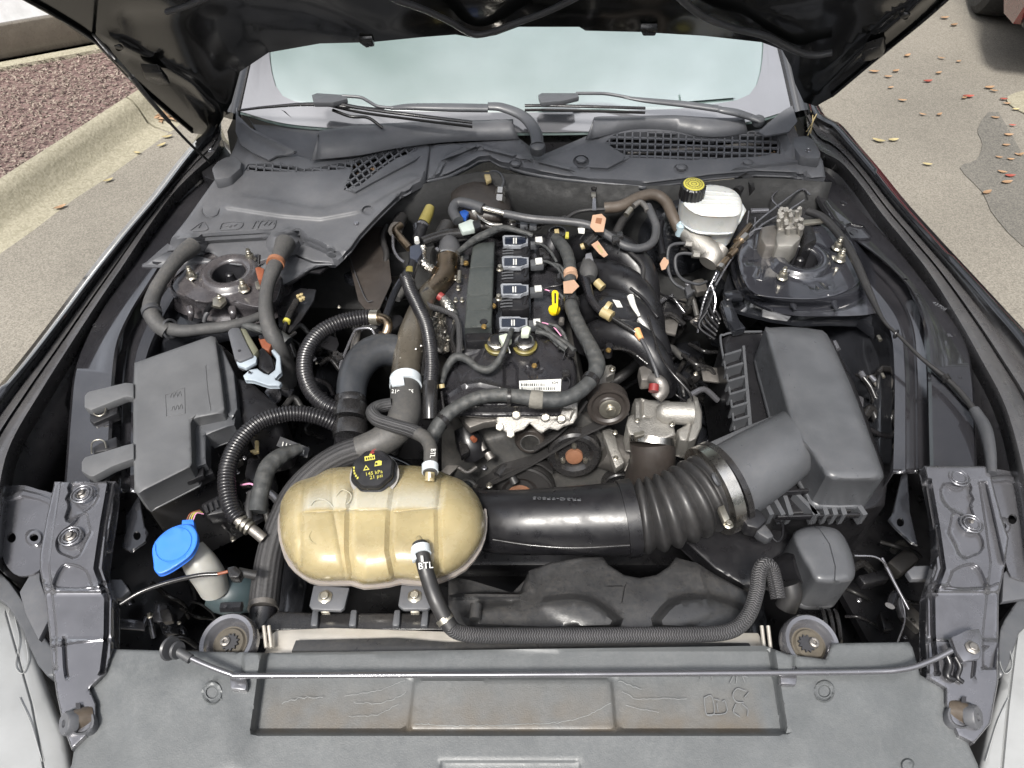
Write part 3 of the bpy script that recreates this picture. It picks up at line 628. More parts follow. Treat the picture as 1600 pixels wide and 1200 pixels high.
# black border band printed on the glass: thin strip just proud of it
_r0, _r1 = [resamp(crom(r_, False, 8), .004, False) for r_ in (rows[0], rows[-1])]
_at = lambda R_, u: np.array([np.interp(u*(len(R_)-1), np.arange(len(R_)), R_[:, i]) for i in range(3)])
bd = lambda t, u: tuple(_at(_r0, u)*(1-t)+_at(_r1, u)*t+np.array([0, -.003, .0065+.035*math.sin(math.pi*t)]))
us = np.linspace(0.001, .999, 61)
def bt(u): 
    e = min(u, 1-u); return .055+.5*max(0, (.11-e)/.11)**4+.02*max(0, (.2-e)/.2)
loft('screen_border_band', [[bd(0.004, u) for u in us]]+[[bd(bt(u)*q+.004, u) for u in us] for q in (.25, .5, .75, 1)], 60, frit, ws, world=True, cm=0)
for u, w in ((.80, .10),):
    bb = [bd(.075, u), bd(.075, u+w), bd(.105, u+w), bd(.105, u)]; mesh('chassis_number_window', np.array(bb)+np.array([0, -.002, .003]), [(0, 1, 2, 3)], glassm, ws, smooth=0)
# headlamps
for s_, O in ((-1, [(-60,900),(0,905),(20,930),(45,985),(70,1060),(90,1110),(112,1175),(110,1300),(-120,1300),(-120,900)]), (1, [(1660,920),(1600,935),(1575,985),(1562,1060),(1548,1110),(1535,1165),(1525,1300),(1720,1300),(1720,920)])):
    hl = sheet('headlamp', O, .80, hlens, car, relief=[dome(-60 if s_ < 0 else 1660, 1180, 190, 260, .05), bead([(10,960),(50,1100),(80,1260)] if s_ < 0 else [(1592,960),(1575,1100),(1560,1260)], 3, -.004, 3)], step=14, depth=.06, rnd=14, smooth=3)
    mir = (lambda x: x) if s_ < 0 else (lambda x: 1606-x)
    for L in ([(22,960),(30,1000),(24,1040),(36,1052),(44,1030),(40,1000)], [(30,1090),(48,1130),(66,1190)]):
        C = [W(mir(x), y, .80, .02+.05*math.sqrt(max(0, 1-((mir(x)-(-60 if s_ < 0 else 1660))/190)**2-((y-1180)/260)**2))-.018) for x, y in L]
        tubew('moulded_line', C, .0007, hlens, hl, seg=6)
# black valance pieces at the fender fronts
for O, H in (([(2,770),(30,758),(60,765),(88,778),(75,830),(68,868),(60,892),(30,900),(8,880),(0,840)], ((18,840),(53,840))), ([(1530,738),(1570,735),(1610,745),(1660,760),(1660,900),(1590,905),(1572,880),(1560,820)], ((1582,811),(1566,822)))):
    q = sheet('fender_bracket', O, .85, satin, car, relief=[bead(np.array(O)[[0, 1, 2, 3]]*1.0+[4, 12], 6, .006, 3), disc(H[1][0], H[1][1], 14, .006, 3)], holes=[ell(H[0][0], H[0][1], 7, 8, 14), ell(H[1][0], H[1][1], 7, 6, 14)], step=7, depth=.004, smooth=3)
for O in ([(30,925),(62,872),(62,905),(80,960),(60,1000),(40,960)], [(1568,895),(1600,870),(1660,870),(1660,930),(1600,935),(1566,940)], [(163,905),(190,905),(202,922),(188,935),(165,933)], [(1428,884),(1460,883),(1462,905),(1425,905),(1417,893)]):
    prism('plastic_mount', O, .845, .012, gplas, car)
sheet('fender_liner_edge', [(0,895),(30,930),(48,960),(60,985),(80,1010),(84,1060),(60,1040),(35,985),(10,945),(-10,930)], .835, gplas2, car, step=8, depth=.02, smooth=2, rnd=3)
sheet('fender_liner_edge', [(1600,930),(1578,955),(1562,985),(1560,1030),(1562,1060),(1578,1035),(1592,990),(1620,960)], .835, gplas2, car, step=8, depth=.02, smooth=2, rnd=3)
def bolt(x, y, z, d, m, parent, h=1., ax=(0, 0, 1), name='bolt', nut=True):
    """flanged hexagon bolt, d = flange diameter in photo pixels"""
    c = W(x, y, z) if not isinstance(z, np.ndarray) else z; k = S(x, y, z)*d/2
    return lathe(name, c, [(1, 0), (1, .12), (.62, .3), (.6, .32), (.6, .9*h), (.5, 1.0*h), (0, 1.0*h)], m, parent, axis=ax, seg=18, k=k, lobes=(6, .10), sa=30)
def stud(x, y, z, d, m, parent, ax=(0, 0, 1)):
    c = W(x, y, z); k = S(x, y, z)*d/2
    o = lathe('nut', c, [(1, 0), (1, .15), (.75, .35), (.72, 1.1), (.62, 1.25), (.0, 1.25)], m, parent, axis=ax, seg=18, k=k, lobes=(6, .10), sa=30)
    lathe('stud', c, [(.42, 1.1), (.42, 1.7), (.36, 1.75), (.42, 1.8), (.42, 2.0), (.3, 2.15), (.3, 2.35), (.0, 2.4)], m, o, axis=ax, seg=12, k=k)
    return o
# headlamp carriers (stamped, run from the rails to the nose)
LB = [(85,753),(181,752),(176,800),(168,850),(163,888),(166,906),(179,940),(178,1014),(165,1052),(140,1076),(150,1100),(150,1125),(135,1150),(112,1172),(100,1140),(88,1085),(80,1030),(76,984),(70,930),(62,890),(62,868),(72,810)]
RB = [(1444,728),(1545,728),(1555,770),(1566,810),(1576,840),(1571,880),(1561,930),(1560,1000),(1560,1065),(1548,1130),(1522,1162),(1497,1150),(1486,1125),(1478,1100),(1478,1076),(1448,1058),(1445,1000),(1446,930),(1462,875),(1464,860),(1460,800)]
def carrier(O, mir, PB):
    m = (lambda x: 1624-x) if mir else (lambda x: x)
    X = lambda L: [(m(x)+0, y) for x, y in L]
    rel = [bead(X([(172,753),(160,820),(150,888),(167,935),(166,1000),(160,1048)]), 4.5, -.016, 2.5), plat(X([(83,753),(94,753),(84,820),(76,880),(82,930),(88,985),(88,1045),(70,1045),(50,900)]), -.010, 4), plat(X([(179,753),(190,753),(190,1050),(172,1050),(174,1000),(175,935),(160,888),(167,820)]), -.004, 3),
           plat(X([(109,756),(150,756),(153,778),(140,795),(122,806),(108,816),(102,808),(108,790),(103,780),(108,770)]), -.009, 4, 2),
           plat(X([(135,802),(138,815),(141,832),(133,848),(125,866),(116,872),(104,868),(92,862),(88,848),(96,832),(112,820),(124,806)]), -.007, 4, 3),
           plat(X([(97,885),(112,882),(135,892),(143,915),(146,920),(88,920),(86,905)]), -.008, 5, 2), bead(X([(66,912),(80,918),(120,920),(150,917),(170,908)]), 2.2, .004, 2), plat(X([(50,925),(190,925),(190,1000),(50,1000)]), -.004, 6),
           bead(X([(100,1000),(102,1040),(104,1056)]), 4, -.008, 3), bead(X([(82,1010),(120,1004),(165,1000)]), 2, -.003, 2)]
    c = sheet('headlamp_carrier', O, PB, satin, car, relief=rel, step=5, depth=.022, rnd=3, rh=.005, smooth=0, dv=(0, 0, -1))
    return c
PBL = (.885, .02, 0)
lc = carrier(LB, False, (.872, .09, 0)); rc = carrier(RB, True, (.872, .09, 0))
for x, y, par in ((128,772,lc),(110,838,lc),(1498,746,rc),(1518,818,rc)):
    ring('pressed_ring', W(x, y, (.8715, .09, 0)), .016, .0018, satin, par); ring('pressed_ring', W(x, y, (.8718, .09, 0)), .011, .0016, satin, par)
    bolt(x, y, .885, 17 if x < 200 else 13, casd, par, h=.8)
for x, y, r_, s_, par in ((116,1128,14,1,lc),(1512,1118,14,-1,rc)):
    c = W(x, y, .862); k = S(x, y, .862)
    o = sheet('bump_stop_recess', ell(x+s_*8, y-2, 26, 22, 20), .868, gplas, par, relief=[disc(x+s_*8, y-2, 20, -.012, 6)], step=5, depth=.012, rnd=3)
    tube('hollow_spring', [(x+s_*26, y-8, .855), (x+s_*8, y-4, .862), (x-s_*6, y+1, .868)], [34, 34, 30], mat('brown_stained_metal', (.05, .038, .028), .5, dust=.2), o, seg=24)
    lathe('threaded_socket', W(x-s_*10, y+2, .870), [(0, .0), (.3, 0), (.34, .35), (.9, .35), (1, .2), (1, -.5)], gplas, o, axis=(-s_*.6, -.35, .72), k=.0155, lobes=(6, .07), seg=24); prism('square_slot', [(x+s_*2,y-30),(x+s_*9,y-30),(x+s_*10,y-16),(x+s_*3,y-14)], .872, .002, darkin, o, bev=0)
# radiator top cover (big grey shield)
O = [(178,1014),(320,1018),(420,1020),(1195,1009),(1230,1022),(1290,1030),(1300,1005),(1420,1003),(1426,1012),(1438,1055),(1448,1060),(1478,1075),(1480,1100),(1490,1128),(1512,1160),(1528,1195),(1545,1300),(60,1300),(112,1195),(116,1170),(150,1125),(150,1100),(138,1078),(165,1054)]
rel = [plat([(396,1144),(1226,1144),(1205,1012),(414,1012)], -.022, 12), plat([(638,1141),(962,1141),(955,1060),(648,1060)], .007, 8), plat([(380,1056),(1240,1054),(1240,1000),(380,1000)], .010, 7),
       bead(ell(331,1082,14,17,20), 2.5, .004, 3, True), disc(331,1082,10,-.003,2), bead(ell(1288,1080,14,16,20), 2.5, .004, 3, True), disc(1288,1080,10,-.003,2), disc(1418,1195,11,.005,3),
       plat([(170,1040),(190,1130),(210,1240),(330,1240),(380,1200),(380,1150),(340,1040)], .006, 60), plat([(1430,1040),(1410,1130),(1390,1240),(1270,1240),(1235,1200),(1235,1150),(1290,1040)], .006, 60),
       plat([(690,1190),(905,1190),(930,1320),(670,1320)], -.004, 8)]
shield = sheet('radiator_shield', O, (.862, .09, 0), shieldm, None, relief=rel, step=9, depth=.006, rnd=5, rh=.004, label='wide weathered grey plastic shield across the front of the engine bay', cat='cover panel')
# embossed symbols on the shield
ps = (.845, .09, 0)
def emb(name, L, w, p, m, parent, closed=False, h=.0012):
    C = np.array([W(x, y, p) for x, y in L]); return tubew(name, C if len(C) > 2 or closed else C, w*S(L[0][0], L[0][1], p)/2, m, parent, seg=6, closed=closed)
for L in ([(1094,1062),(1103,1032),(1108,1034),(1113,1062)], [(1098,1050),(1110,1050)], [(1136,1040),(1150,1046),(1166,1038)], [(1140,1034),(1152,1052),(1168,1058)], [(1152,1052),(1150,1068)], [(1146,1056),(1140,1068)], [(1160,1056),(1164,1066)],
          [(1100,1090),(1112,1088),(1116,1114),(1104,1116),(1100,1090)], [(1116,1092),(1124,1094)], [(1128,1096),(1133,1096),(1134,1114),(1104,1117)], [(1120,1098),(1122,1112)],
          [(1166,1080),(1152,1076),(1145,1086),(1150,1096),(1162,1098)], [(1150,1100),(1146,1112),(1156,1120)], [(1160,1100),(1168,1108),(1168,1119)], [(1170,1082),(1163,1090)]):
    emb('embossed_symbol', L, 2.0, ps, gshield, shield)
# radiator mount cups
for x, y, s_ in ((357,1004,1),(1266,1006,-1)):
    p = .848; c = W(x, y, p); k = S(x, y, p)
    mc = thing('radiator_mount', c, 'pressed steel radiator mounting cup at the %s end of the grey shield' % ('left' if s_ > 0 else 'right'), 'mounting bracket', 'radiator mounting cups')
    lathe('cup', c, [(12, -10), (20, -12), (26, -8), (31, 2), (36, 8), (42, 9), (45, 5), (46, -10)], satin, mc, k=k, seg=40, axis=(-.08*s_, -.12, 1))
    lathe('rubber_bushing', c, [(10, -1), (22, -2), (26, -8), (33, -6)], mat('brown_dust_rubber', (.045, .038, .028), .7, dust=.3, dcol=(.2, .17, .12)), mc, k=k, seg=30, axis=(-.08*s_, -.12, 1))
    gb = lathe('splined_pin', c+np.array([(3 if s_ > 0 else -6)*k, 0, 0]), [(14, -5), (14, 3), (0, 3.2)], darkin, mc, k=k, seg=48, lobes=(12, .28), axis=(-.08*s_, -.12, 1))
    lathe('pin_collar', c+np.array([(-4 if s_ > 0 else 5)*k, 0, 0]), [(0, 4), (3, 4), (3.2, 7), (5, 7.5), (7.5, 6), (8, 0)], casd, gb, k=k, seg=20)
    loft('bracket_arm', [[(x-s_*50, y+44, .838), (x-s_*20, y+50, .838), (x+s_*40, y+46, .838)], [(x-s_*46, y+28, .842), (x-s_*20, y+34, .842), (x+s_*50, y+20, .842)]], 14, satin, mc, thick=.003)
# bonnet prop rod lying across the shield
rod = thing('prop_rod', W(800, 1050, .875), 'thin grey steel prop rod lying across the front shield', 'prop rod')
tube('rod', [(285,1022,.895),(320,1038,.89),(360,1053,.885),(385,1056,.882),(600,1055,.876),(800,1054,.876),(1100,1052,.876),(1330,1050,.878),(1410,1046,.885),(1455,1032,.892),(1487,1016,.90)], 9, satin, rod, seg=12)
gr_ = thing('rod_grip', W(268,1012,.90), 'black rubber pad on the left end of the prop rod', 'rubber pad')
for q, r_ in ((0, 1), (1, .75)):
    lathe('pad_disc', W(266+q*11, 1013+q*3, .90), [(0, -3), (17*r_, -3), (19*r_, 0), (17*r_, 3), (0, 3)], grub, gr_, axis=(.75, -.25, .3), k=S(266, 1013, .9), seg=28)
tube('grip_sleeve', [(270,1014,.90),(285,1022,.895),(298,1030,.893)], 15, grub, gr_, seg=14)
hn = thing('rod_bracket', W(1518, 1010, .892), 'pivot bracket holding the right end of the prop rod', 'bracket')
prism('hinge_plate', [(1486,996),(1512,984),(1530,982),(1536,1000),(1532,1028),(1506,1034),(1496,1020)], .896, .010, satin, hn)
bolt(1519, 1012, .897, 22, casd, hn, h=.6)
tube('hinge_spring', [(1478,1022,.885),(1484,1038,.88),(1480,1056,.875),(1490,1062,.872)], 10, bplas, hn, seg=10)
tube('hinge_spring', [(1492,1026,.885),(1500,1042,.88),(1496,1058,.875),(1504,1066,.872)], 8, bplas, hn, seg=10)
for x, y in ((372,1072),(1232,1064)):
    prism('rod_clip', [(x-14,y-22),(x+10,y-24),(x+14,y-4),(x+12,y+6),(x-12,y+4)], .870, .012, satin, rod)
# ------------------------------------------------------------------ bonnet
PH = (2.53, -1.192, 0)
hood = thing('bonnet', W(800, 60, PH), 'open black bonnet seen from below, above the engine bay', 'bonnet')
HO = [(150,70),(205,128),(262,178),(300,208),(330,212),(345,192),(362,160),(375,112),(420,82),(500,68),(580,66),(660,58),(712,54),(745,60),(775,55),(810,42),(905,42),(915,48),(1000,50),(1100,56),(1190,66),(1222,78),(1236,104),(1242,130),(1256,160),(1275,166),(1300,152),(1370,95),(1440,38),(1490,-6),(1600,-110),(1700,-420),(1400,-800),(200,-800),(-150,-420),(-60,-130),(20,-8),(90,30)]
HR = [plat([(190,20),(330,10),(470,30),(560,60),(420,70),(368,105),(350,150),(330,178),(280,140),(210,90)], .014, 40),
      plat([(1420,10),(1300,5),(1200,20),(1260,70),(1250,120),(1268,140),(1300,120),(1370,60)], .012, 36), plat([(560,-200),(1050,-200),(1150,-20),(1180,50),(900,36),(760,20),(600,45),(450,-20)], .012, 44),
      bead([(170,60),(230,90),(300,130),(345,175)], 12, -.008, 10), bead([(1470,-20),(1400,30),(1340,80),(1290,130)], 12, -.007, 9), disc(186, 74, 6, .008, 2), disc(1414, 25, 6, .008, 2)]
sheet('inner_panel', HO, PH, hoodp, hood, relief=HR, step=9, depth=.03, dv=(0, .75, .66), smooth=0)
hb = lambda L, dz=-.01: [(x, y, (PH[0]+dz, PH[1], 0)) for x, y in L]
def strip(name, L, d, m, par, dz=-.012, **kw): return tube(name, [(x, y, (PH[0]+dz, PH[1], 0)) for x, y in L], d, m, par, **kw)
strip('seal', [(560,-40),(610,-5),(655,12),(700,32),(735,52),(762,52),(800,38),(850,20),(900,-4),(960,-40)], 17, grub, hood, flat=(1, .6), dz=-.02)
strip('seal', [(1010,-60),(1060,-6),(1100,26),(1150,45),(1195,56),(1240,78),(1270,86),(1300,82)], 18, grub, hood, flat=(1, .6), dz=-.02)
strip('seal', [(262,18),(300,6),(340,-14)], 16, grub, hood, flat=(1, .6), dz=-.02)
strip('edge_hem', [(20,-12),(90,26),(150,66),(205,124),(262,174),(300,206)], 6, hoodp, hood, dz=-.006, seg=8)
strip('edge_hem', [(1490,-10),(1440,34),(1370,91),(1300,150)], 6, hoodp, hood, dz=-.006, seg=8)
for L in ([(560,67),(582,64),(586,73),(572,76)], [(1000,48),(1028,48),(1024,57),(1004,57)]): prism('seal_clip', L, (PH[0]-.012, PH[1], 0), .02, bplas2, hood, dv=(0, .3, .6))
for L in ([(218,98),(248,100),(262,118),(240,120),(222,110)], [(1352,66),(1382,56),(1386,72),(1366,80),(1350,82)]): prism('striker_plate', L, (PH[0]-.008, PH[1], 0), .02, bplas, hood)
for x, y in ((186,74),(1414,25)): lathe('drain_plug', W(x, y, (PH[0]-.006, PH[1], 0)), [(0, .002), (.008, .001), (.010, -.004)], bplas, hood, axis=(0, -.75, -.66))
# hinges
for O, s_ in (([(345,196),(352,215),(368,235),(372,262),(352,258),(336,268),(318,262),(300,225),(312,205),(330,190)], -1), ([(1262,150),(1286,170),(1268,190),(1275,225),(1268,262),(1248,235),(1240,195),(1236,160)], 1)):
    hg = thing('bonnet_pivot', W(O[0][0], O[0][1]+30, .93), 'black bonnet hinge at the %s rear corner of the engine bay' % ('left' if s_ < 0 else 'right'), 'hinge', 'bonnet hinges')
    prism('hinge_arm', O, (.99, -.3, 0), .012, paintin, hg)
    prism('hinge_base', [(x, y+14) for x, y in O], .915, .03, bplas, hg)
    bolt(330 if s_ < 0 else 1262, 236, .965, 10, satin, hg)
gs = thing('bonnet_stay', W(250,150,(PH[0]-.02,PH[1],0)), 'thin black support strut running from the bonnet edge to the left hinge', 'support strut')
A, B_ = W(146,52,(PH[0]-.03,PH[1],0)), W(332,252,.93); M_ = [A*(1-t)+B_*t for t in (0, .5, .8, 1)]
GL = [(146,54,PH), (172,84,1.42), (205,120,1.33), (234,156,1.22), (264,190,1.12), (296,224,1.02), (328,254,.93)]
tube('strut_rod', GL, 5, bplas, gs, seg=10); tube('strut_sleeve', GL[2:5], 7.5, rubber, gs, seg=10)

# faint prints on the windscreen and reflections of the sensor dots
faint = mat('faint_screen_print', (.138, .172, .164), .08, rv=.02, coat=1., ior=2.1, spec=.8)
for y_, x0, x1 in ():
    u = x0
    while u < x1:
        q = np.array([bd(y_, u), bd(y_, u+.017), bd(y_+.010, u+.017), bd(y_+.010, u)])+np.array([0, -.001, .002]); mesh('printed_mark', q, [(0, 1, 2, 3)], faint, ws, smooth=0); u += .021
for u_, t_ in ():
    C = [np.array(bd(t_+.018*math.sin(a), u_+.016*math.cos(a)))+np.array([0, -.001, .002]) for a in np.linspace(.3, 2.84, 8)]; tubew('sensor_arc', C, .0012, faint, ws, seg=5)
# painted metal between towers and rails
for O in ([(1268,300),(1300,345),(1345,400),(1382,470),(1400,530),(1380,540),(1340,505),(1250,505),(1170,490),(1130,470),(1140,420),(1150,372),(1170,340),(1210,318)], [(330,395),(300,420),(262,462),(238,505),(222,560),(240,575),(300,540),(400,520),(460,505),(470,440),(440,400)]):
    sheet('tower_base', O, .835, paintin, car, relief=[pillow_(O, 40, .02)] if 0 else [ridge(O, 26, -.03, True)], step=12, depth=.01, smooth=2)

# unseen tree belt, added to darken glossy reflections and shade the low sky
rs9 = np.random.RandomState(9); TV, TF = [], []
def cards(C, n, r, sz):
    P = C+rs9.normal(0, 1, (n, 3))*np.array(r)*.55; a = rs9.uniform(0, 6.28, n); b = rs9.uniform(-1, 1, n); L = sz*rs9.uniform(.6, 1.4, n)
    u = np.stack([np.cos(a), np.sin(a), b*.6], 1); v = np.stack([-np.sin(a)*.5, np.cos(a)*.5, 1-abs(b)], 1)
    o = sum(len(q) for q in TV); TV.append(np.stack([P-u*L[:, None], P-v*L[:, None]*.6, P+u*L[:, None], P+v*L[:, None]*.6], 1).reshape(-1, 3)); TF.append(np.arange(n*4).reshape(-1, 4)+o)
for k in range(44):
    an = k/44*2*math.pi+rs9.uniform(-.05, .05); R_ = rs9.uniform(11, 14); h = rs9.uniform(6.5, 10); x, y = math.cos(an)*R_, .5+math.sin(an)*R_
    if 100 < math.degrees(math.atan2(y, x)) < 172: continue  # gap in the added ring so the left rail reflects bright sky
    cards(np.array([x, y, h*.62]), 420, (1.9, 1.9, h*.36), .34); cards(np.array([x, y, 1.6]), 200, (1.6, 1.6, 1.4), .34)
leafg = mat('added_tree_leaves', (.055, .085, .030), .6, var=.4)
mesh('added_tree_belt', np.vstack(TV), np.vstack(TF), leafg, smooth=0, kind='stuff')
salt = mat('dried_salt_streak', (.20, .21, .21), .7)
for O in ([(368,1060),(382,1058),(384,1080),(370,1080)], [(1218,1024),(1230,1022),(1246,1044),(1226,1046)]): prism('clip_slot', O, .862, .002, darkin, shield, bev=0)
for L in ([(540,1087),(575,1082),(600,1076),(632,1063)], [(552,1098),(590,1099),(620,1091),(634,1082)], [(966,1064),(985,1071),(1002,1077)], [(972,1080),(990,1091),(1010,1093),(1040,1091),(1075,1092)], [(978,1103),(1000,1108),(1030,1113)], [(648,1131),(700,1134),(780,1133),(860,1130),(900,1124),(930,1112),(955,1098)], [(545,1120),(590,1118),(622,1100)], [(556,1172),(575,1180),(590,1168)], [(440,1100),(470,1090),(505,1090)]):
    Lr = resamp(np.array(L, float), 5, False); Lr = Lr+rs9.normal(0, .7, Lr.shape)
    emb('salt_streak', Lr.tolist(), rs9.uniform(.6, 1.1), (.8475, .09, 0), salt, shield)
# ------------------------------------------------------------------ cowl panels
def pillow(P, R, H, smooth=0, q=.5):
    P = crom(P, True, smooth) if smooth else np.asarray(P, float)
    def f(Q):
        d = np.clip(segd(Q, P, True)/R, 0, 1); return H*np.where(inside(Q, P) | (d < .02), (1-(1-d)**2)**q, 0)
    return mk(f, P, True, (R*.05, R*.15, R*.35, R*.65, R))
def grille(name, poly, p, du, dv, w, m, parent, ang=0., dz=0., t=.004):
    """bars crossing a vent opening: du, dv spacing in photo pixels"""
    P = np.asarray(poly, float); c = P.mean(0); R = np.array([[math.cos(ang), math.sin(ang)], [-math.sin(ang), math.cos(ang)]])
    for ax, sp in ((0, du), (1, dv)):
        if not sp: continue
        Q = (P-c)@R.T; lo, hi = Q.min(0), Q.max(0)
        for v in np.arange(lo[ax]+sp*.5, hi[ax], sp):
            xs = []
            for i in range(len(Q)):
                a, b = Q[i], Q[(i+1) % len(Q)]
                if (a[ax]-v)*(b[ax]-v) < 0: tt = (v-a[ax])/(b[ax]-a[ax]); xs.append(a[1-ax]+tt*(b[1-ax]-a[1-ax]))
            xs.sort()
            for s0, s1 in zip(xs[::2], xs[1::2]):
                E = []
                for s_ in (s0-1, s1+1):
                    q = np.array([v, s_]) if ax == 0 else np.array([s_, v]); E.append(q@R+c)
                d = (E[1]-E[0])/max(np.linalg.norm(E[1]-E[0]), 1e-6); n = np.array([-d[1], d[0]])*w/2
                prism(name, [E[0]-n, E[1]-n, E[1]+n, E[0]+n], (p[0]+dz, p[1], p[2]), t, m, parent, bev=0)
PC = (.685, .22, 0); PB_ = (.855, .08, 0)
cl = thing('battery_cover', W(430, 330, PB_), 'grey plastic cover with warning symbols over the left rear corner of the bay', 'cover panel')
OB = [(372,215),(362,240),(345,268),(318,305),(292,342),(268,372),(262,392),(300,394),(330,396),(352,408),(400,412),(430,402),(458,398),(490,410),(522,412),(548,388),(562,368),(590,338),(625,304),(664,283),(674,224),(650,222),(560,243),(500,250),(440,238),(400,224)]
VB1 = [(381,267),(388,256),(440,255),(475,264),(500,261),(520,257),(545,251),(550,263),(500,267),(470,268),(440,268)]
VB2 = [(551,250),(590,240),(620,232),(654,229),(650,236),(620,247),(592,266),(562,290),(537,297),(550,266)]
RB_ = [plat([(348,324),(372,304),(420,311),(480,323),(510,325),(545,314),(580,298),(640,272),(660,276),(600,308),(560,332),(500,343),(440,338)], .007, 9),
       plat([(262,378),(330,372),(400,368),(466,364),(478,376),(500,385),(525,398),(528,430),(250,430)], -.032, 16), bead(ell(330,330,13,10,16)[:9], 2, -.003, 2), disc(575,329,10,-.004,3,.8), disc(516,392,9,.004,3,.9),
       dome(298, 382, 24, 16, .022), dome(444, 378, 26, 22, .03), bead([(648,250),(580,286),(555,300),(545,296)], 3, .006, 3), ridge([(400,225),(380,262),(360,300)], 12, .004)]
sheet('cover_top', OB, PB_, gplas, cl, relief=RB_, holes=[VB1, VB2], step=9, depth=.012, rnd=4)
for V_, du, dv, a in ((VB1, 12.5, 7.5, .12), (VB2, 11, 9.5, -.62)):
    grille('grille_bar', V_, PB_, du, dv, 2.2, gplas, cl, ang=a)
    sheet('vent_tray', crom(V_, True, 1)+[0, 2], (PB_[0]-.03, PB_[1], 0), bplas, cl, step=14, depth=.004)
# front skirt and flange of the cover
loft('skirt', [[(262,394,.896),(300,398,.896),(352,411,.896),(400,415,.896),(430,404,.896),(458,401,.896),(490,412,.896),(524,414,.896)], [(222,414,.888),(262,416,.888),(330,412,.888),(380,408,.885),(425,440,.886),(440,446,.88),(480,424,.88),(500,410,.88)]], 40, gplas, cl, thick=.004)
prism('flange', [(221,416),(262,417),(285,396),(262,380),(250,390)], .888, .004, gplas, cl)
prism('mount_flange', [(430,402),(476,402),(520,410),(500,426),(482,424),(450,445),(432,440)], .880, .006, bplas, cl)
for x, y in ((245,408),): prism('clip', [(x-8,y-4),(x+6,y-5),(x+10,y+1),(x,y+5),(x-7,y+3)], .892, .004, bplas, cl)
bolt(557, 352, .926, 15, satin, cl, h=.7)
pe = (PB_[0]+.0015, PB_[1], 0)
for L in ([(297,360),(316,347),(321,350),(323,359),(297,361),(299,358)], [(343,358),(350,348),(378,347),(373,357),(344,359)], [(394,357),(400,346),(404,346)], [(402,357),(410,345),(430,344)], [(412,352),(418,346)], [(419,352),(425,346)], [(428,350),(431,344),(426,357),(400,358)], [(310,356),(314,350)], [(352,353),(356,353)], [(358,355),(362,352)], [(365,353),(370,350)]):
    emb('embossed_symbol', L, 1.8, pe, gplas, cl)
cp = thing('cowl_panel', W(900, 250, PC), 'grey plastic cowl panel with a long air grille below the windscreen', 'cowl panel')
OA = [(673,226),(740,222),(812,217),(838,236),(852,240),(880,228),(922,210),(938,198),(1050,192),(1120,198),(1165,206),(1195,200),(1215,185),(1230,168),(1238,168),(1240,195),(1248,215),(1262,222),(1278,238),(1286,252),(1290,277),(1268,279),(1235,270),(1180,268),(1110,274),(1060,281),(1010,287),(930,283),(880,275),(842,268),(810,263),(778,252),(765,244),(748,246),(728,258),(700,272),(665,282)]
VA = [(946,222),(960,210),(985,206),(1050,206),(1082,213),(1115,217),(1145,213),(1172,206),(1205,207),(1217,216),(1220,240),(1180,245),(1120,247),(1080,250),(1040,248),(985,246),(962,234)]
RA = [bead([(683,274),(690,258),(700,244),(730,230),(745,228),(890,263)], 5, .008, 3), bead([(697,252),(720,244),(745,233)], 4.5, -.006, 3), bead([(905,264),(950,266),(975,253)], 3.5, -.006, 3), disc(908,252,13,-.008,3,.75), disc(806,258,12,-.005,3,.7), disc(1064,264,12,-.004,3,.7), disc(1168,256,9,-.004,3,.6), disc(1255,269,9,.004,3,.7),
      bead([(820,268),(860,277),(920,285),(1000,289)], 3, -.006, 3), plat([(838,250),(812,214),(925,200),(935,212),(880,236)], -.010, 7), ridge([(1180,232),(1235,240),(1262,262)], 12, .004), bead([(1150,262),(1250,252),(1262,235),(1245,215)], 4, .006, 4), ridge([(1236,170),(1225,200),(1238,230)], 14, .02)]
sheet('panel', OA, PC, gplas, cp, relief=RA, holes=[VA], step=8, depth=.014, rnd=4)
grille('grille_bar', VA, PC, 12, 9.5, 2.4, gplas, cp, ang=.03)
sheet('vent_tray', VA, (PC[0]-.035, PC[1], 0), bplas, cp, step=16, depth=.004)
tube('link_rod', [(980,240,.925),(1100,232,.93),(1215,222,.935)], 8, casd, cp)
loft('front_lip', [[(665,283,.928),(700,274,.928),(730,259,.93),(765,246,.93),(810,265,.93),(880,278,.93),(1010,291,.93)], [(664,287,.918),(700,280,.918),(730,266,.92),(765,253,.92),(812,271,.92),(880,284,.92),(1008,297,.92)]], 50, gplas, cp, thick=.004)
# raised rear lips of the cowl
def lip(name, bot, top, par, zb, zt, zb2=.03):
    loft(name, [[(x, y, zb) for x, y in bot], [(x, y, zt) for x, y in top], [(x+2, y-5, zt-.002) for x, y in top], [(x+2, y-5, zt-.05) for x, y in top]], 40, gplas, par, thick=.003, sa=50)
lip('rear_lip', [(486,252),(500,249),(560,243),(620,232),(700,222),(812,218)], [(497,214),(502,209),(560,201),(640,197),(740,194),(800,192)], cp, .958, .985)
lip('rear_lip', [(915,219),(930,216),(985,205),(1050,206),(1100,214),(1140,213),(1168,207)], [(926,192),(932,188),(985,187),(1050,186),(1100,189),(1140,190),(1163,187)], cp, .962, .985)
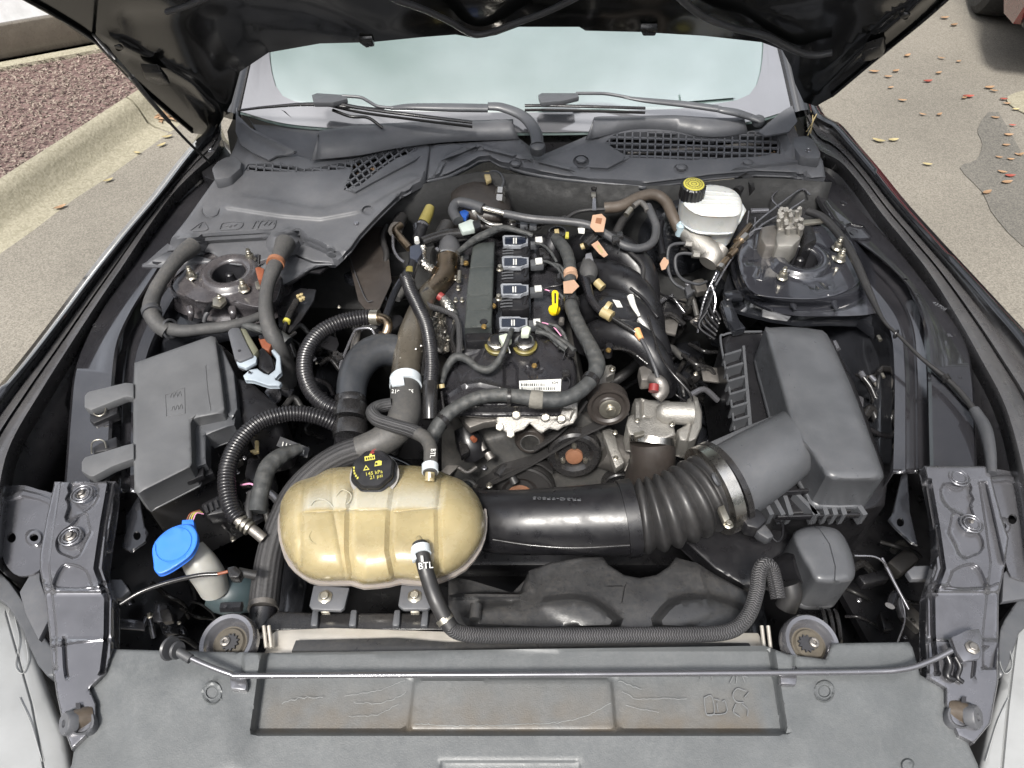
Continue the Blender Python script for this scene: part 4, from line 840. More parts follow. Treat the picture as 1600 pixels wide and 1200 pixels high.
# left rear flaps
sheet('flap', [(369,165),(372,180),(392,200),(420,214),(464,236),(455,240),(432,243),(420,250),(395,238),(376,226),(368,205)], (.70, .22, 0), gplas, cl, relief=[ridge([(376,190),(400,208),(460,236)], 9, .008)], step=7, depth=.004)
sheet('channel', [(384,176),(396,194),(470,200),(545,202),(503,208),(486,250),(468,250),(440,232),(405,212)], (.67, .22, 0), gplas, cl, step=10, depth=.004)
sheet('gutter', [(395,200),(470,204),(560,204),(820,196),(830,190),(935,188),(1170,190),(1200,185),(1190,222),(925,222),(845,246),(800,222),(500,256)], (.665, .20, 0), bplas, cp, step=16, depth=.004)
sheet('flap', [(1238,165),(1225,172),(1200,192),(1185,206),(1196,212),(1232,206),(1246,190)], (.70, .23, 0), gplas, cp, step=7, depth=.004)
for O, par in (([(330,262),(338,252),(352,244),(366,243),(378,252),(376,262),(360,276),(335,280)], cl), ([(1237,213),(1262,211),(1272,218),(1283,237),(1283,246),(1262,246),(1250,243),(1235,222)], cp)):
    prism('end_cap', O, .965, .03, gplas, par, bev=.2)
for x, y, par in ((806,257,cp),(908,251,cp),(1064,263,cp),(1168,255,cp),(1256,268,cp)):
    lathe('push_clip', W(x, y, PC, -.004), [(8, 0), (8, 3), (6, 4.5), (0, 5)], gplas, par, k=S(x, y, .95))
# ------------------------------------------------------------------ wipers
for nm, lab, piv, arm, blade in (('wiper', 'long black wiper pivoting at the middle of the cowl', (840,228,.985),
        [(840,226,.99),(836,205,1.0),(818,182,1.01),(785,168,1.018),(762,166,1.02)], [(495,150,1.045),(560,165,1.035),(640,176,1.03),(738,188,1.012)]),
     ('wiper', 'black wiper pivoting at the right end of the cowl grille', (1186,186,.995),
        [(1186,188,.995),(1170,182,1.0),(1150,176,1.01),(1128,172,1.015),(1122,170,1.015)], [(820,162,1.03),(860,162,1.03),(940,164,1.03),(1008,166,1.022)])):
    wt = thing(nm, W(*piv), lab, 'wiper', 'windscreen wipers')
    big = piv[0] < 1000
    tube('arm', arm, [20, 20, 19, 17, 15] if big else [14, 15, 16, 14, 13], gplas2, wt, flat=(1, .6))
    if big: tube('arm_bar', [(762,169,1.02),(700,168,1.025),(640,167,1.03),(610,169,1.035)], [18, 18, 14, 8], gplas2, wt, flat=(1, .6)); tube('arm_rod', [(615,169,1.035),(590,166,1.038),(575,158,1.042),(562,152,1.046),(535,150,1.048)], 5, gplas2, wt)
    else: tube('arm_bar', [(1122,170,1.015),(1070,163,1.02),(1010,157,1.028),(975,152,1.03)], [15, 14, 11, 6], gplas2, wt, flat=(1, .6)); tube('arm_rod', [(985,153,1.03),(950,147,1.035),(930,146,1.037),(900,146,1.038)], 5, gplas2, wt)
    lathe('pivot_cap', W(*piv)+np.array([0, 0, -.004]), [(12, -8), (13, 0), (11, 6), (6, 9), (0, 9.5)], gplas2, wt, k=S(*piv)*(1 if big else .75), axis=(0, -.3, 1))
    tube('blade', [(x, y+3, z) for x, y, z in blade], 7 if big else 6, bplas2, wt, flat=(1, .7))
    tube('blade_rubber', [(x, y+10, z-.012) for x, y, z in blade], 4, rubber, wt, flat=(.5, 1.2))
    if big:
        tube('blade', [(376,172,1.0),(420,167,1.02),(495,163,1.035),(600,172,1.03)], [5, 6, 8, 7], bplas2, wt, flat=(1, .7))
        prism('blade_coupler', [(487,148),(495,145),(541,148),(543,154),(520,160),(490,160)], 1.05, .012, gplas2, wt)
        tube('link', [(520,172,1.02),(548,182,1.015),(575,184,1.01),(598,200,.99)], 5, bplas2, wt)
    else:
        prism('blade_coupler', [(841,148),(846,145),(902,145),(905,151),(880,157),(845,160)], 1.042, .012, gplas2, wt)
# ------------------------------------------------------------------ strut towers
def tower(x, y, lab, outl, low, holes, studs, R_):
    p = .90; c = W(x, y, p); k = S(x, y, p)
    t = thing('strut_tower', c, lab, 'strut tower', 'suspension strut towers')
    prof = [(25, -45), (25, -3), (28, 2), (38, 4), (43, 2), (46, -4), (50, -7), (64, -8)]
    lathe('bearing_ring', c, prof, R_[0], t, k=k, seg=48, sa=50, open_=True)
    lathe('bearing_well', c, [(24.6, -2), (24.6, -46), (0, -46)], darkin, t, k=k, seg=36, open_=True); lathe('strut_rod', c+np.array([0, 0, -.03]), [(9, -20), (9, 4), (7, 10), (6, 18), (4, 20), (0, 20)], bplas, t, k=k, seg=24)
    T = np.asarray(outl, float)
    sheet('top_plate', T, p-.010, R_[0], t, relief=[bead(h, 2.2, -.004, 2) if len(h) < 3 else plat(h, .006, 5) for h in holes[1]], holes=[ell(x, y, 48, 27, 30)]+[ell(a, b, 6, 3.4, 12) for a, b in holes[0]], step=8, depth=.004, rnd=3, smooth=3)
    # skirt
    c2 = crom(T, True, 3); L = crom(low, True, int(3*len(T)/len(low)) or 1); n = 90
    def rs_(P): P = resamp(np.vstack([P, P[:1]]), 2, False); i = np.linspace(0, len(P)-1, n).astype(int); return P[i]
    A_, B2 = rs_(c2), rs_(crom(low, True, 4))
    R = []
    for tt, zz in ((0, -.011), (.12, -.016), (.3, -.03), (.55, -.045), (.8, -.052), (1, -.058), (1.1, -.10), (1.15, -.25)):
        Q = A_*(1-tt)+B2*tt; R.append(W(Q[:, 0], Q[:, 1], p+zz))
    V = np.vstack(R); Fc = [(i*n+j, i*n+(j+1) % n, (i+1)*n+(j+1) % n, (i+1)*n+j) for i in range(len(R)-1) for j in range(n-1)]
    mesh('tower_shell', V, Fc, R_[1], t, smooth=60)
    for a, b in studs: stud(a, b, p-.004, 18, zinc, t)
    return t
glossd = mat('gloss_dark_metal', (.018, .019, .024), .14, coat=1, dust=.05)
dusty = mat('dusty_dark_metal', (.035, .033, .036), .26, dust=.3, dcol=(.24, .21, .20), coat=.5)
tr_ = tower(1252, 402, 'glossy black strut tower with zinc nuts on the right side of the bay', [(1166,372),(1195,352),(1235,345),(1290,350),(1325,368),(1342,400),(1348,432),(1330,452),(1290,466),(1240,468),(1180,460),(1158,430),(1153,398)],
      [(1150,350),(1195,330),(1240,325),(1300,332),(1350,360),(1372,410),(1378,470),(1365,490),(1300,494),(1230,492),(1175,474),(1150,450),(1140,400)],
      ([(1297,434),(1295,390)], [[(1180,358),(1190,360),(1188,388),(1178,388)], [(1188,415),(1196,416),(1190,438),(1182,436)], [(1262,440),(1270,448)], [(1272,440),(1280,448)], [(1282,436),(1292,446)], [(1170,408),(1180,408)]]),
      [(1215,388),(1222,434),(1308,388),(1312,406)], (glossd, glossd))
prism('shim', [(1238,345),(1284,341),(1286,347),(1240,352)], .905, .006, zinc, tr_)
for x in (1235,1300):
    tube('pressed_pocket', [(x,458,.888),(x+4,474,.87),(x+8,484,.86)], [14, 16, 8], glossd, tr_, flat=(.8, .5))
tl_ = tower(357, 425, 'dusty dark strut tower with zinc nuts on the left side of the bay', [(268,440),(285,412),(320,396),(372,394),(420,400),(440,430),(435,465),(420,478),(395,480),(362,472),(330,474),(298,466),(275,458)],
      [(258,440),(280,405),(320,388),(372,384),(430,390),(455,430),(450,480),(420,502),(370,506),(320,500),(280,488),(262,468)],
      ([(310,459),(313,416),(300,452)], [[(320,470),(332,468)], [(268,440),(285,425)]]), [(300,433),(382,453),(392,406)], (dusty, dusty))
sheet('half_ring_plate', [(278,444),(290,462),(310,470),(325,472),(340,466),(338,458),(318,450),(300,440),(296,424),(284,428)], .897, dusty, tl_, step=7, depth=.003, smooth=3)
prism('brass_bracket', [(332,466),(342,460),(352,464),(353,470),(344,479),(332,477)], .902, .008, zinc, tl_); tube('bracket_wire', [(322,489,.87),(324,484,.88),(332,476,.90)], 9, bplas, tl_); bolt(343, 464, .905, 10, zinc, tl_)
tube('stub', [(319,503,.86),(321,494,.87),(325,488,.875)], 7, grub, tl_)
for x in (296, 362): tube('pressed_pocket', [(x,480,.88),(x+2,490,.875),(x+2,500,.86)], [16, 14, 8], dusty, tl_, flat=(.8, .5))
# ------------------------------------------------------------------ fuse box
fb = thing('fuse_box', W(280, 640, .88), 'grey rectangular fuse box lid in front of the left strut tower', 'fuse box')
OL = [(210,567),(329,525),(337,527),(346,590),(352,639),(348,646),(301,655),(299,662),(301,724),(297,731),(217,771),(210,766),(208,700),(208,620)]
PF_ = (.905, 0, 0)
sheet('lid', OL, PF_, fuseg, fb, relief=[bead([(322,572),(325,610),(330,640)], .8, -.0012, .8)], step=9, depth=.055, rnd=5, rh=.005)
sheet('lid_step', [(300,654),(352,642),(368,650),(366,664),(322,680),(322,724),(300,735)], .880, gplas2, fb, step=10, depth=.04, rnd=4, rh=.004)
sheet('lid_side', [(340,536),(346,540),(366,582),(372,640),(362,655),(350,644)], .885, gplas2, fb, step=10, depth=.06, rnd=3, rh=.004)
prism('base', [(212,600),(345,535),(372,560),(386,640),(370,665),(330,690),(332,735),(222,785),(212,770)], .850, .22, bplas, fb)
prism('side_block', [(366,584),(400,600),(444,640),(434,664),(386,676),(372,640)], .865, .14, bplas, fb)
prism('front_rail', [(222,774),(328,728),(334,738),(228,790)], .858, .02, bplas, fb)
for y0, O in ((0, [(131,618),(137,611),(196,597),(209,598),(209,621),(196,619),(141,641),(131,636)]), (1, [(127,722),(132,714),(196,695),(209,692),(209,716),(176,728),(146,744),(140,744),(127,736)])):
    prism('lid_arm', O, .91, .018, fuseg, fb, bev=.25)
for pts in ([(145,628,.90),(146,645,.90),(155,650,.90),(164,644,.90),(166,625,.90)], [(143,708,.90),(144,692,.90),(154,687,.90),(163,690,.90),(166,700,.90)]): tube('wire_clip', pts, 2.2, zinc, fb, seg=8)
for O in ([(140,645),(172,636),(184,628),(184,645),(168,652),(146,662),(139,656)], [(142,700),(160,690),(182,681),(184,698),(165,704),(146,708)]): prism('latch_pocket', O, .894, .02, bplas, fb)
prism('front_latch', [(270,748),(300,736),(318,728),(318,742),(300,750),(274,760)], .872, .012, bplas, fb); prism('latch_tooth', [(286,746),(304,738),(306,742),(288,750)], .876, .006, gplas2, fb)
for L in ([(258,617),(288,606),(289,646),(260,651)],): emb('embossed_frame', resamp(L, 3).tolist()+[L[0]], 1.6, .9052, fuseg, fb)
for s_, x, y in (('[-]', 268, 618), ('tt', 270, 638)): 
    for dx in (0, 6, 12): emb('embossed_mark', [(x+dx-2,y+3-dx*.2),(x+dx+1,y-4-dx*.2),(x+dx+3,y+3-dx*.2)], 1.2, .9054, fuseg, fb)
# connectors right of the fuse box
cn_ = thing('wiring_connector', W(390, 550, .89), 'grey lever connector with pale clips beside the fuse box lid', 'connector')
prism('connector_body', [(355,517),(362,511),(374,511),(385,535),(396,556),(374,565),(366,560)], .905, .03, gplas, cn_)
prism('connector_side', [(374,511),(384,513),(404,546),(396,556),(385,535)], .903, .03, mat('olive_grey_plastic', (.10, .10, .07), .5), cn_)
lathe('rivet_hole', W(374, 548, .9055), [(2.4, 0), (2.4, .6), (0, .6)], darkin, cn_, k=.0012)
whg = mat('pale_blue_plastic', (.26, .30, .34), .4, dust=.1)
prism('clip_bar', [(369,565),(396,553),(401,558),(400,566),(384,575),(371,570)], .90, .008, whg, cn_)
sheet('lever', [(380,587),(390,578),(402,576),(412,583),(420,586),(430,578),(432,560),(424,548),(428,545),(438,556),(440,582),(430,592),(440,598),(436,603),(420,603),(396,595),(383,594)], .90, whg, cn_, step=5, depth=.008, rnd=2)
prism('connector_core', [(398,552),(410,540),(424,556),(430,575),(418,584),(404,574)], .89, .04, bplas, cn_)
bolt(390, 582, .905, 5, darkin, cn_)
# ------------------------------------------------------------------ air filter box and intake
ab = thing('air_filter_box', W(1270, 640, .9), 'large smooth grey air filter box on the right of the bay', 'air filter box')
OT = [(1194,516),(1204,512),(1240,511),(1276,515),(1292,522),(1312,562),(1340,628),(1362,688),(1380,738),(1378,748),(1366,752),(1300,752),(1284,738),(1268,712),(1250,690),(1240,672),(1232,655),(1224,624),(1208,568)]
sheet('lid', OT, .925, gplas2, ab, step=9, depth=.085, rnd=16, rh=.018, smooth=2)
tube('outlet_duct', [(1300,652,.845),(1262,676,.870),(1222,702,.874),(1172,734,.862),(1128,762,.850)], [84, 96, 108, 120, 126], gplas2, ab, seg=40, flat=(1, .82))
OC = [(1128,530),(1140,522),(1192,517),(1300,530),(1335,600),(1388,745),(1382,790),(1345,800),(1210,806),(1170,790),(1105,740),(1084,710),(1150,672),(1142,610)]
sheet('lower_case', OC, .815, bplas, ab, step=14, depth=.20, rnd=5)
emb('case_rim', [(1148,672),(1140,610),(1126,532),(1132,523),(1152,519),(1190,518)], 4, .824, gplas2, ab)
for i in range(7):
    y = 553+i*20.5; x = 1132+i*2.6
    prism('case_rib', [(x,y),(x+26,y-8),(x+27,y-5),(x+1,y+3)], .842, .03, gplas2, ab, bev=0)
prism('case_post', [(1160,540),(1164,540),(1176,672),(1170,672)], .838, .02, gplas2, ab, bev=0)
prism('case_flange', [(1088,706),(1110,690),(1160,668),(1210,648),(1214,654),(1160,680),(1106,708),(1092,716)], .850, .012, gplas2, ab)
for i, (x0, x1) in enumerate(((1186,1198),(1202,1216),(1222,1228),(1240,1270),(1258,1266),(1278,1284),(1292,1298),(1306,1312),(1326,1344))):
    prism('front_rib', [(x0,768+i*.5),(x0+6,768),(x1+12,803),(x1+5,805)], .835, .03, gplas2, ab, bev=0)
prism('front_ledge', [(1188,766),(1350,758),(1352,762),(1192,771)], .846, .012, bplas, ab); prism('front_ledge', [(1214,804),(1352,800),(1352,804),(1216,808)], .83, .012, bplas, ab)
tube('duct_button', [(1118,750,.915),(1122,748,.918)], 22, gplas2, ab)
prism('air_sensor', [(1152,800),(1172,786),(1192,800),(1200,812),(1185,826),(1168,822)], .865, .03, bplas, ab); prism('sensor_plug', [(1176,822),(1192,814),(1204,828),(1210,838),(1200,842),(1186,834)], .855, .02, grub, ab)
tube('sensor_wire', [(1204,838,.85),(1214,846,.845),(1222,838,.845),(1222,818,.84),(1210,812,.83)], 4, bplas, ab, seg=8)
it = thing('intake_hose', W(880, 810, .82), 'black intake pipe with ribbed bellows running from the coolant tank to the air box', 'intake hose')
tube('pipe', [(700,800,.70),(750,812,.77),(800,816,.80),(870,814,.81),(930,812,.815),(985,810,.82)], [90, 94, 100, 104, 110, 116], bplas, it, seg=40)
tube('pipe_collar', [(972,811,.82),(992,808,.822)], 122, bplas, it, seg=40)
tube('bellows', [(986,808,.822),(1020,804,.828),(1060,792,.838),(1100,772,.845),(1118,762,.848)], [116, 120, 122, 124, 120], rubber, it, seg=44, corr=(19, 10))
tube('seam', [(770,843,.84),(830,852,.845),(900,856,.85),(984,852,.855)], 4, bplas2, it)
cl_ = thing('hose_clamp', W(1105, 765, .85), 'wide steel worm clamp round the right end of the bellows', 'hose clamp')
tube('band', [(1108,768,.850),(1124,761,.852)], 145, steel, cl_, seg=48); tube('rubber_edge', [(1124,761,.852),(1132,757,.853)], 147, bplas2, cl_, seg=48)
prism('worm_housing', [(1122,792),(1131,788),(1141,810),(1132,816)], .912, .012, zinc, cl_); bolt(1138, 820, .90, 16, zinc, cl_)
for i in range(0): prism('slot', [(1120+i*1.2,762+i*5),(1126+i*1.2,760+i*5),(1127+i*1.2,762+i*5),(1121+i*1.2,764+i*5)], .926, .001, darkin, cl_, bev=0)
# embossed part number on the pipe
text('part_number', 'FR3C-9F805', W(870, 779, .874), (-1, .04, 0), (0, -.8, .6), .016, gplas2, it, ext=.0006)
# ------------------------------------------------------------------ coolant tank
ct = thing('coolant_tank', W(600, 810, .9), 'aged tan translucent coolant expansion tank at the front left', 'coolant tank')
OK_ = [(437,800),(443,776),(462,754),(492,744),(510,734),(530,730),(580,728),(625,727),(668,730),(700,742),(724,752),(744,772),(756,800),(757,830),(746,858),(722,886),(690,902),(660,908),(625,905),(610,910),(570,914),(548,908),(500,908),(470,896),(450,870),(439,840)]
RK = [pillow(OK_, 62, .062, 3), ridge([(520,738),(519,790),(540,905)], 6, -.003), ridge([(478,760),(472,800),(468,880)], 6, -.004), ridge([(552,760),(546,800),(545,860),(552,910)], 8, -.007), ridge([(618,750),(610,800),(608,860),(618,908)], 8, -.007), ridge([(690,748),(684,800),(686,895)], 7, -.006), bead([(478,801),(545,797)], 2, -.002, 2), bead([(552,797),(606,796)], 2, -.002, 2), bead([(618,800),(684,793)], 2, -.002, 2)]
sheet('tank_shell', OK_, .855, tanp, ct, relief=RK, step=6, depth=.045, smooth=3, taper=.35)
fl = [(436,800),(434,830),(440,858),(450,882),(472,902),(498,913),(548,913),(568,919),(610,915),(626,911),(662,914),(694,907),(728,889),(752,858),(761,826),(760,796),(754,800),(750,830),(740,854),(716,880),(688,896),(658,902),(610,903),(570,906),(500,900),(474,890),(456,868),(446,840)]
sheet('tank_flange', fl, .850, resm if 0 else mat('pale_tank_flange', (.20, .18, .165), .45, sss=.2), ct, step=7, depth=.006, smooth=2)
for O, bx, by in (([(490,914),(546,918),(538,950),(532,954),(488,952),(483,946)], 508, 933), ([(627,914),(670,914),(674,948),(668,952),(630,952),(622,946)], 648, 932)):
    prism('tank_foot', O, .842, .008, gplas, ct, bev=.2); bolt(bx, by, .843, 23, zinc, ct, h=.7)
    prism('foot_tab', [(bx-7,950),(bx+7,950),(bx+7,957),(bx-7,957)], .835, .01, zinc, ct)
cc = W(583, 735, .925); kk = S(583, 735, .925)
cap = lathe('cap', cc, [(35, -16), (37, -12), (37, -6), (34, -4), (34, 4), (31, 8), (0, 8.5)], bplas, ct, k=kk, seg=64, lobes=(8, .06), axis=(-.03, -.18, 1))
lathe('cap_collar', cc-np.array([0, 0, .010]), [(38, -10), (39, -4), (36, -3)], mat('grey_collar', (.20, .19, .18), .45), ct, k=kk, seg=48, axis=(-.03, -.18, 1))
X_, Y_, Z_ = [np.array(v) for v in basis((-.03, -.18, 1))]; ux, uy = np.array([.98, .19, .04]), np.array([-.19, .965, .17])
def capt(s, dx, dy, sz, m, rot=0): return text('cap_print', s, cc+Z_*kk*8.7+ux*dx*kk+uy*dy*kk, ux*math.cos(rot)+uy*math.sin(rot), uy*math.cos(rot)-ux*math.sin(rot), sz*kk, m, cap)
capt('145 kPa', 2, -9, 8.5, yel2); capt('21 psi', 5, -16, 8.5, yel2);
def flatp(name, pts, m, z=.0002): 
    V = [cc+Z_*(kk*8.7+z)+ux*a*kk+uy*b*kk for a, b in pts]; mesh(name, V, [tuple(range(len(V)))], m, cap, smooth=0)
flatp('print_block', [(-10,14),(6,14),(6,22),(2,22),(2,25),(-2,25),(-2,22),(-10,22)], yel2); flatp('print_flame', [(-1,26),(4,24),(7,27),(4,28),(10,33),(3,31),(1,29)], redm)
for a_, b_, r_ in ((-27.5,6,.1),(-28,1,0),(-27.5,-4,-.1),(-26,-8.5,-.25),(-24,-12.5,-.4)): flatp('print_side_mark', [(a_-1.2, b_-1.6), (a_+1.4, b_-1.9), (a_+1.2-r_*3, b_+1.7), (a_-1.4-r_*3, b_+1.9)], yel2)
for i in range(4): flatp('print_window', [(-8+i*3.5,15.5),(-6+i*3.5,15.5),(-6+i*3.5,19.5),(-8+i*3.5,19.5)], bplas, .0006)
flatp('print_triangle', [(-14,-2),(-4,-2),(-9,7)], yel2); flatp('print_triangle_inner', [(-11.5,-.5),(-6.5,-.5),(-9,4)], bplas, .0006)
flatp('print_manual', [(4,2),(15,2),(16,9),(12,11),(6,10)], yel2); flatp('print_manual_inner', [(6,4),(9,4),(9,7.5),(6,7.5)], bplas, .0006)
for L in ([(485,790),(492,782),(505,780),(515,786),(520,792)], [(525,775),(535,765),(548,772),(545,785),(530,792)], [(487,830),(483,838),(487,846),(494,850)]): emb('moulded_mark', L, 2, .915, tanp, ct)
tube('outlet_nipple', [(655,862,.918),(655,846,.915),(655,838,.905)], 13, tanp, ct); tube('inlet_nipple', [(671,752,.905),(672,738,.912)], 16, tanp, ct)
# ------------------------------------------------------------------ washer bottle
wb = thing('washer_bottle', W(300, 870, .8), 'pale washer bottle neck with a bright blue lid behind the left headlamp carrier', 'washer bottle')
tube('neck', [(298,858,.835),(312,880,.82),(326,900,.80),(336,922,.77)], [40, 50, 50, 44], mat('pale_bottle_plastic', (.26, .26, .245), .4, sss=.3, dust=.2), wb, seg=24)
tube('bottle_shoulder', [(325,925,.75),(350,928,.74),(380,925,.73),(402,935,.70)], [40, 66, 66, 46], mat('dark_teal_bottle', (.03, .045, .05), .4), wb, seg=20)
OB_ = [(240,880),(238,858),(246,842),(262,828),(282,820),(298,820),(308,832),(308,850),(298,868),(280,882),(262,893),(248,897),(241,890)]
sheet('lid', OB_, (.86, .10, 0), blue, wb, relief=[bead(ell(272,850,31,24,26,-.7), 1.4, -.0015, 1.2, True)], step=7, depth=.008, rnd=3, smooth=3)
prism('lid_hinge', [(284,812),(302,811),(304,824),(283,826)], .872, .012, blue, wb)
tube('lid_mark', [(262,856,.868),(270,848,.868),(280,852,.868)], 1.4, blue, wb, seg=6)
# ------------------------------------------------------------------ radiator, shroud
rad = thing('radiator', W(800, 1000, .80), 'aluminium radiator with dark frame behind the front shield', 'radiator')
prism('top_tank', [(412,1020),(424,990),(432,984),(520,980),(700,986),(1185,988),(1198,1012),(1200,1022)], .822, .04, radm, rad, bev=.1)
prism('seal_strip', [(462,1000),(620,996),(700,1003),(1170,1004),(1180,1018),(455,1018)], .832, .008, shroudm, rad)
prism('core', [(415,1018),(430,988),(1190,990),(1200,1022)], .78, .42, bplas, rad)
for x in (1190, 1200, 412, 420): tube('frame_tube', [(x,978,.84),(x+4,1012,.835)], 6, radm, rad)
emb('frame_edge', [(740,983),(900,984),(1145,983)], 3.5, .835, steel, rad)
sh = thing('fan_shroud', W(950, 930, .78), 'dusty black fan shroud between the intake pipe and the radiator', 'fan shroud')
OS = [(700,985),(700,930),(745,925),(812,926),(826,892),(860,879),(905,871),(942,870),(950,882),(975,898),(1000,903),(1026,898),(1046,884),(1056,871),(1090,880),(1116,897),(1140,910),(1168,925),(1170,960),(1140,984)]
RS = [plat([(745,982),(748,948),(830,940),(880,933),(915,935),(945,950),(958,984)], .022, 16, 2), plat([(1030,984),(1040,950),(1066,934),(1110,934),(1160,950),(1165,984)], .024, 16, 2), ridge([(826,892),(832,926),(820,935)], 16, .012), ridge([(1090,885),(1098,912),(1105,935)], 12, .006), bead([(700,932),(745,930),(812,931)], 7, .010, 5), bead([(952,916),(978,915)], 1, -.002, 1), bead([(976,917),(972,940)], 1, -.002, 1), dome(990, 930, 150, 60, .012)]
sheet('shroud', OS, .800, shroudm, sh, relief=RS, step=8, depth=.06, rnd=5)
tube('post', [(742,968,.83),(744,945,.83)], 18, shroudm, sh)
prism('wing', [(700,930),(700,900),(735,905),(800,925),(820,905),(826,895),(826,930),(700,945)], .775, .03, shroudm, sh)
sheet('support_bar', [(400,990),(416,968),(435,955),(500,958),(700,958),(700,985),(440,985)], .812, bplas2, sh, step=20, depth=.02, rnd=3)
for x in (488, 548, 616, 660): prism('bar_rib', [(x,952),(x+10,952),(x+8,978),(x-4,978)], .822, .02, gplas2, sh)
sheet('duct_cover', [(1060,838),(1110,820),(1200,812),(1240,838),(1245,880),(1190,910),(1168,920),(1116,890)], .76, bplas, sh, step=14, depth=.03, rnd=6)
# resonator (rounded black horn) right front
hr = thing('air_resonator', W(1285, 870, .83), 'rounded black plastic air resonator beside the right headlamp carrier', 'resonator')
OR = [(1238,840),(1250,826),(1275,822),(1302,825),(1316,835),(1328,856),(1336,885),(1334,904),(1322,911),(1290,913),(1272,908),(1262,890),(1250,870)]
sheet('body', OR, .850, gplas2, hr, relief=[bead([(1277,822),(1296,850),(1305,885),(1304,912)], .9, -.002, .9)], step=7, depth=.09, rnd=14, rh=.016, smooth=3)
tube('neck', [(1262,885,.80),(1225,892,.76),(1200,905,.72)], [64, 48, 40], bplas, hr, seg=24)
tube('elbow', [(1232,912,.80),(1236,928,.79),(1228,950,.77)], 34, rubber, hr, seg=20)
# right front chassis bits
fr = thing('horn_coil', W(1300, 985, .80), 'small dark ribbed disc horn behind the right radiator mount', 'horn')
for i in range(3): lathe('disc', W(1288+i*10, 985-i*2, .80), [(0, -3), (36-i*3, -3), (38-i*3, 0), (36-i*3, 3), (0, 3)], bplas2, fr, k=.0009, axis=(1, -.1, .25), seg=36)
tube('brace', [(1378,872,.82),(1400,915,.81),(1420,952,.80)], 5, satin, fr)
tube('brace', [(1335,868,.83),(1372,872,.83),(1394,900,.81),(1414,960,.79),(1402,1005,.78)], 3, satin, fr)
for O, s_ in (([(1395,800),(1408,742),(1418,738),(1422,800),(1434,852),(1424,848),(1400,826),(1388,812)], 1), ([(196,806),(218,772),(222,800),(226,822),(232,832),(228,846),(205,862),(190,856),(196,830)], -1)):
    q = sheet('rail_bracket', O, .845, paintin, car, holes=[ell(1407 if s_ > 0 else 214, 816 if s_ > 0 else 837, 6, 7, 12)], step=6, depth=.004, rnd=2)
# radiator/front cross trim behind shield
for x0, x1 in ((180, 320), (1310, 1425)): prism('lower_tray', [(x0,1016),(x1,1016),(x1,900),(x0,900)], .45, .02, bplas, car)
# ------------------------------------------------------------------ engine
en = thing('engine', W(800, 520, .80), 'four cylinder engine with black plastic cam cover in the middle of the bay', 'engine')
ZC = .850
CO = [(742,372),(700,380),(690,470),(706,553),(694,576),(688,610),(700,634),(760,637),(876,636),(900,612),(902,585),(897,562),(884,550),(880,372),(850,366)]
RC = [plat([(774,368),(832,368),(834,520),(770,524)], -.022, 8), plat([(832,368),(884,368),(890,530),(836,528)], -.014, 6), pillow(CO, 34, .010), ridge([(700,616),(720,602),(750,598),(785,606)], 7, .006), plat([(788,572),(800,566),(808,576),(808,606),(788,606)], -.012, 6), plat([(822,574),(850,576),(847,582),(838,584),(836,594),(828,592),(826,584),(820,581)], -.004, 3),
      disc(835,571,9,.006,3), plat([(705,560),(750,548),(752,552),(720,600),(712,580)], -.006, 10), bead([(756,548),(770,520),(832,520),(850,540)], 5, .004, 4)]
vc = sheet('cam_cover', CO, ZC, mat('cam_cover_plastic', (.016, .016, .019), .27, bump=.0001, bs=600, dust=.05), en, relief=RC, step=6, depth=.03, rnd=6, smooth=0)
greenish = mat('dark_green_grey_plastic', (.028, .034, .034), .42, dust=.12)
sheet('centre_rail', [(739,380),(773,378),(771,440),(768,512),(726,513),(730,450)], .900, greenish, en, relief=[bead([(736,418),(770,416)], 1, -.0012, 1), bead([(733,462),(769,460)], 1, -.0012, 1), bead([(731,484),(768,483)], 1, -.0012, 1)], step=8, depth=.05, rnd=3)
prism('rail_front', [(726,512),(768,511),(770,520),(768,532),(728,534)], .882, .03, bplas, en)
brass = mat('brass_insert', (.50, .33, .12), .35, metal=.9)
for x, y, z in ((756,509,.902),(736,536,.872),(771,477,.89),(835,570,.872),(951,546,.87),(728,410,.88)):
    lathe('boss', W(x, y, z-.012), [(7, -14), (6.5, 8), (5.5, 10), (0, 10)], bplas, en, k=S(x, y, z), seg=16); lathe('brass_insert', W(x, y, z-.001), [(2, 0), (3.4, .5), (4.4, -1), (4.4, -3)], brass, en, k=S(x, y, z), seg=16)
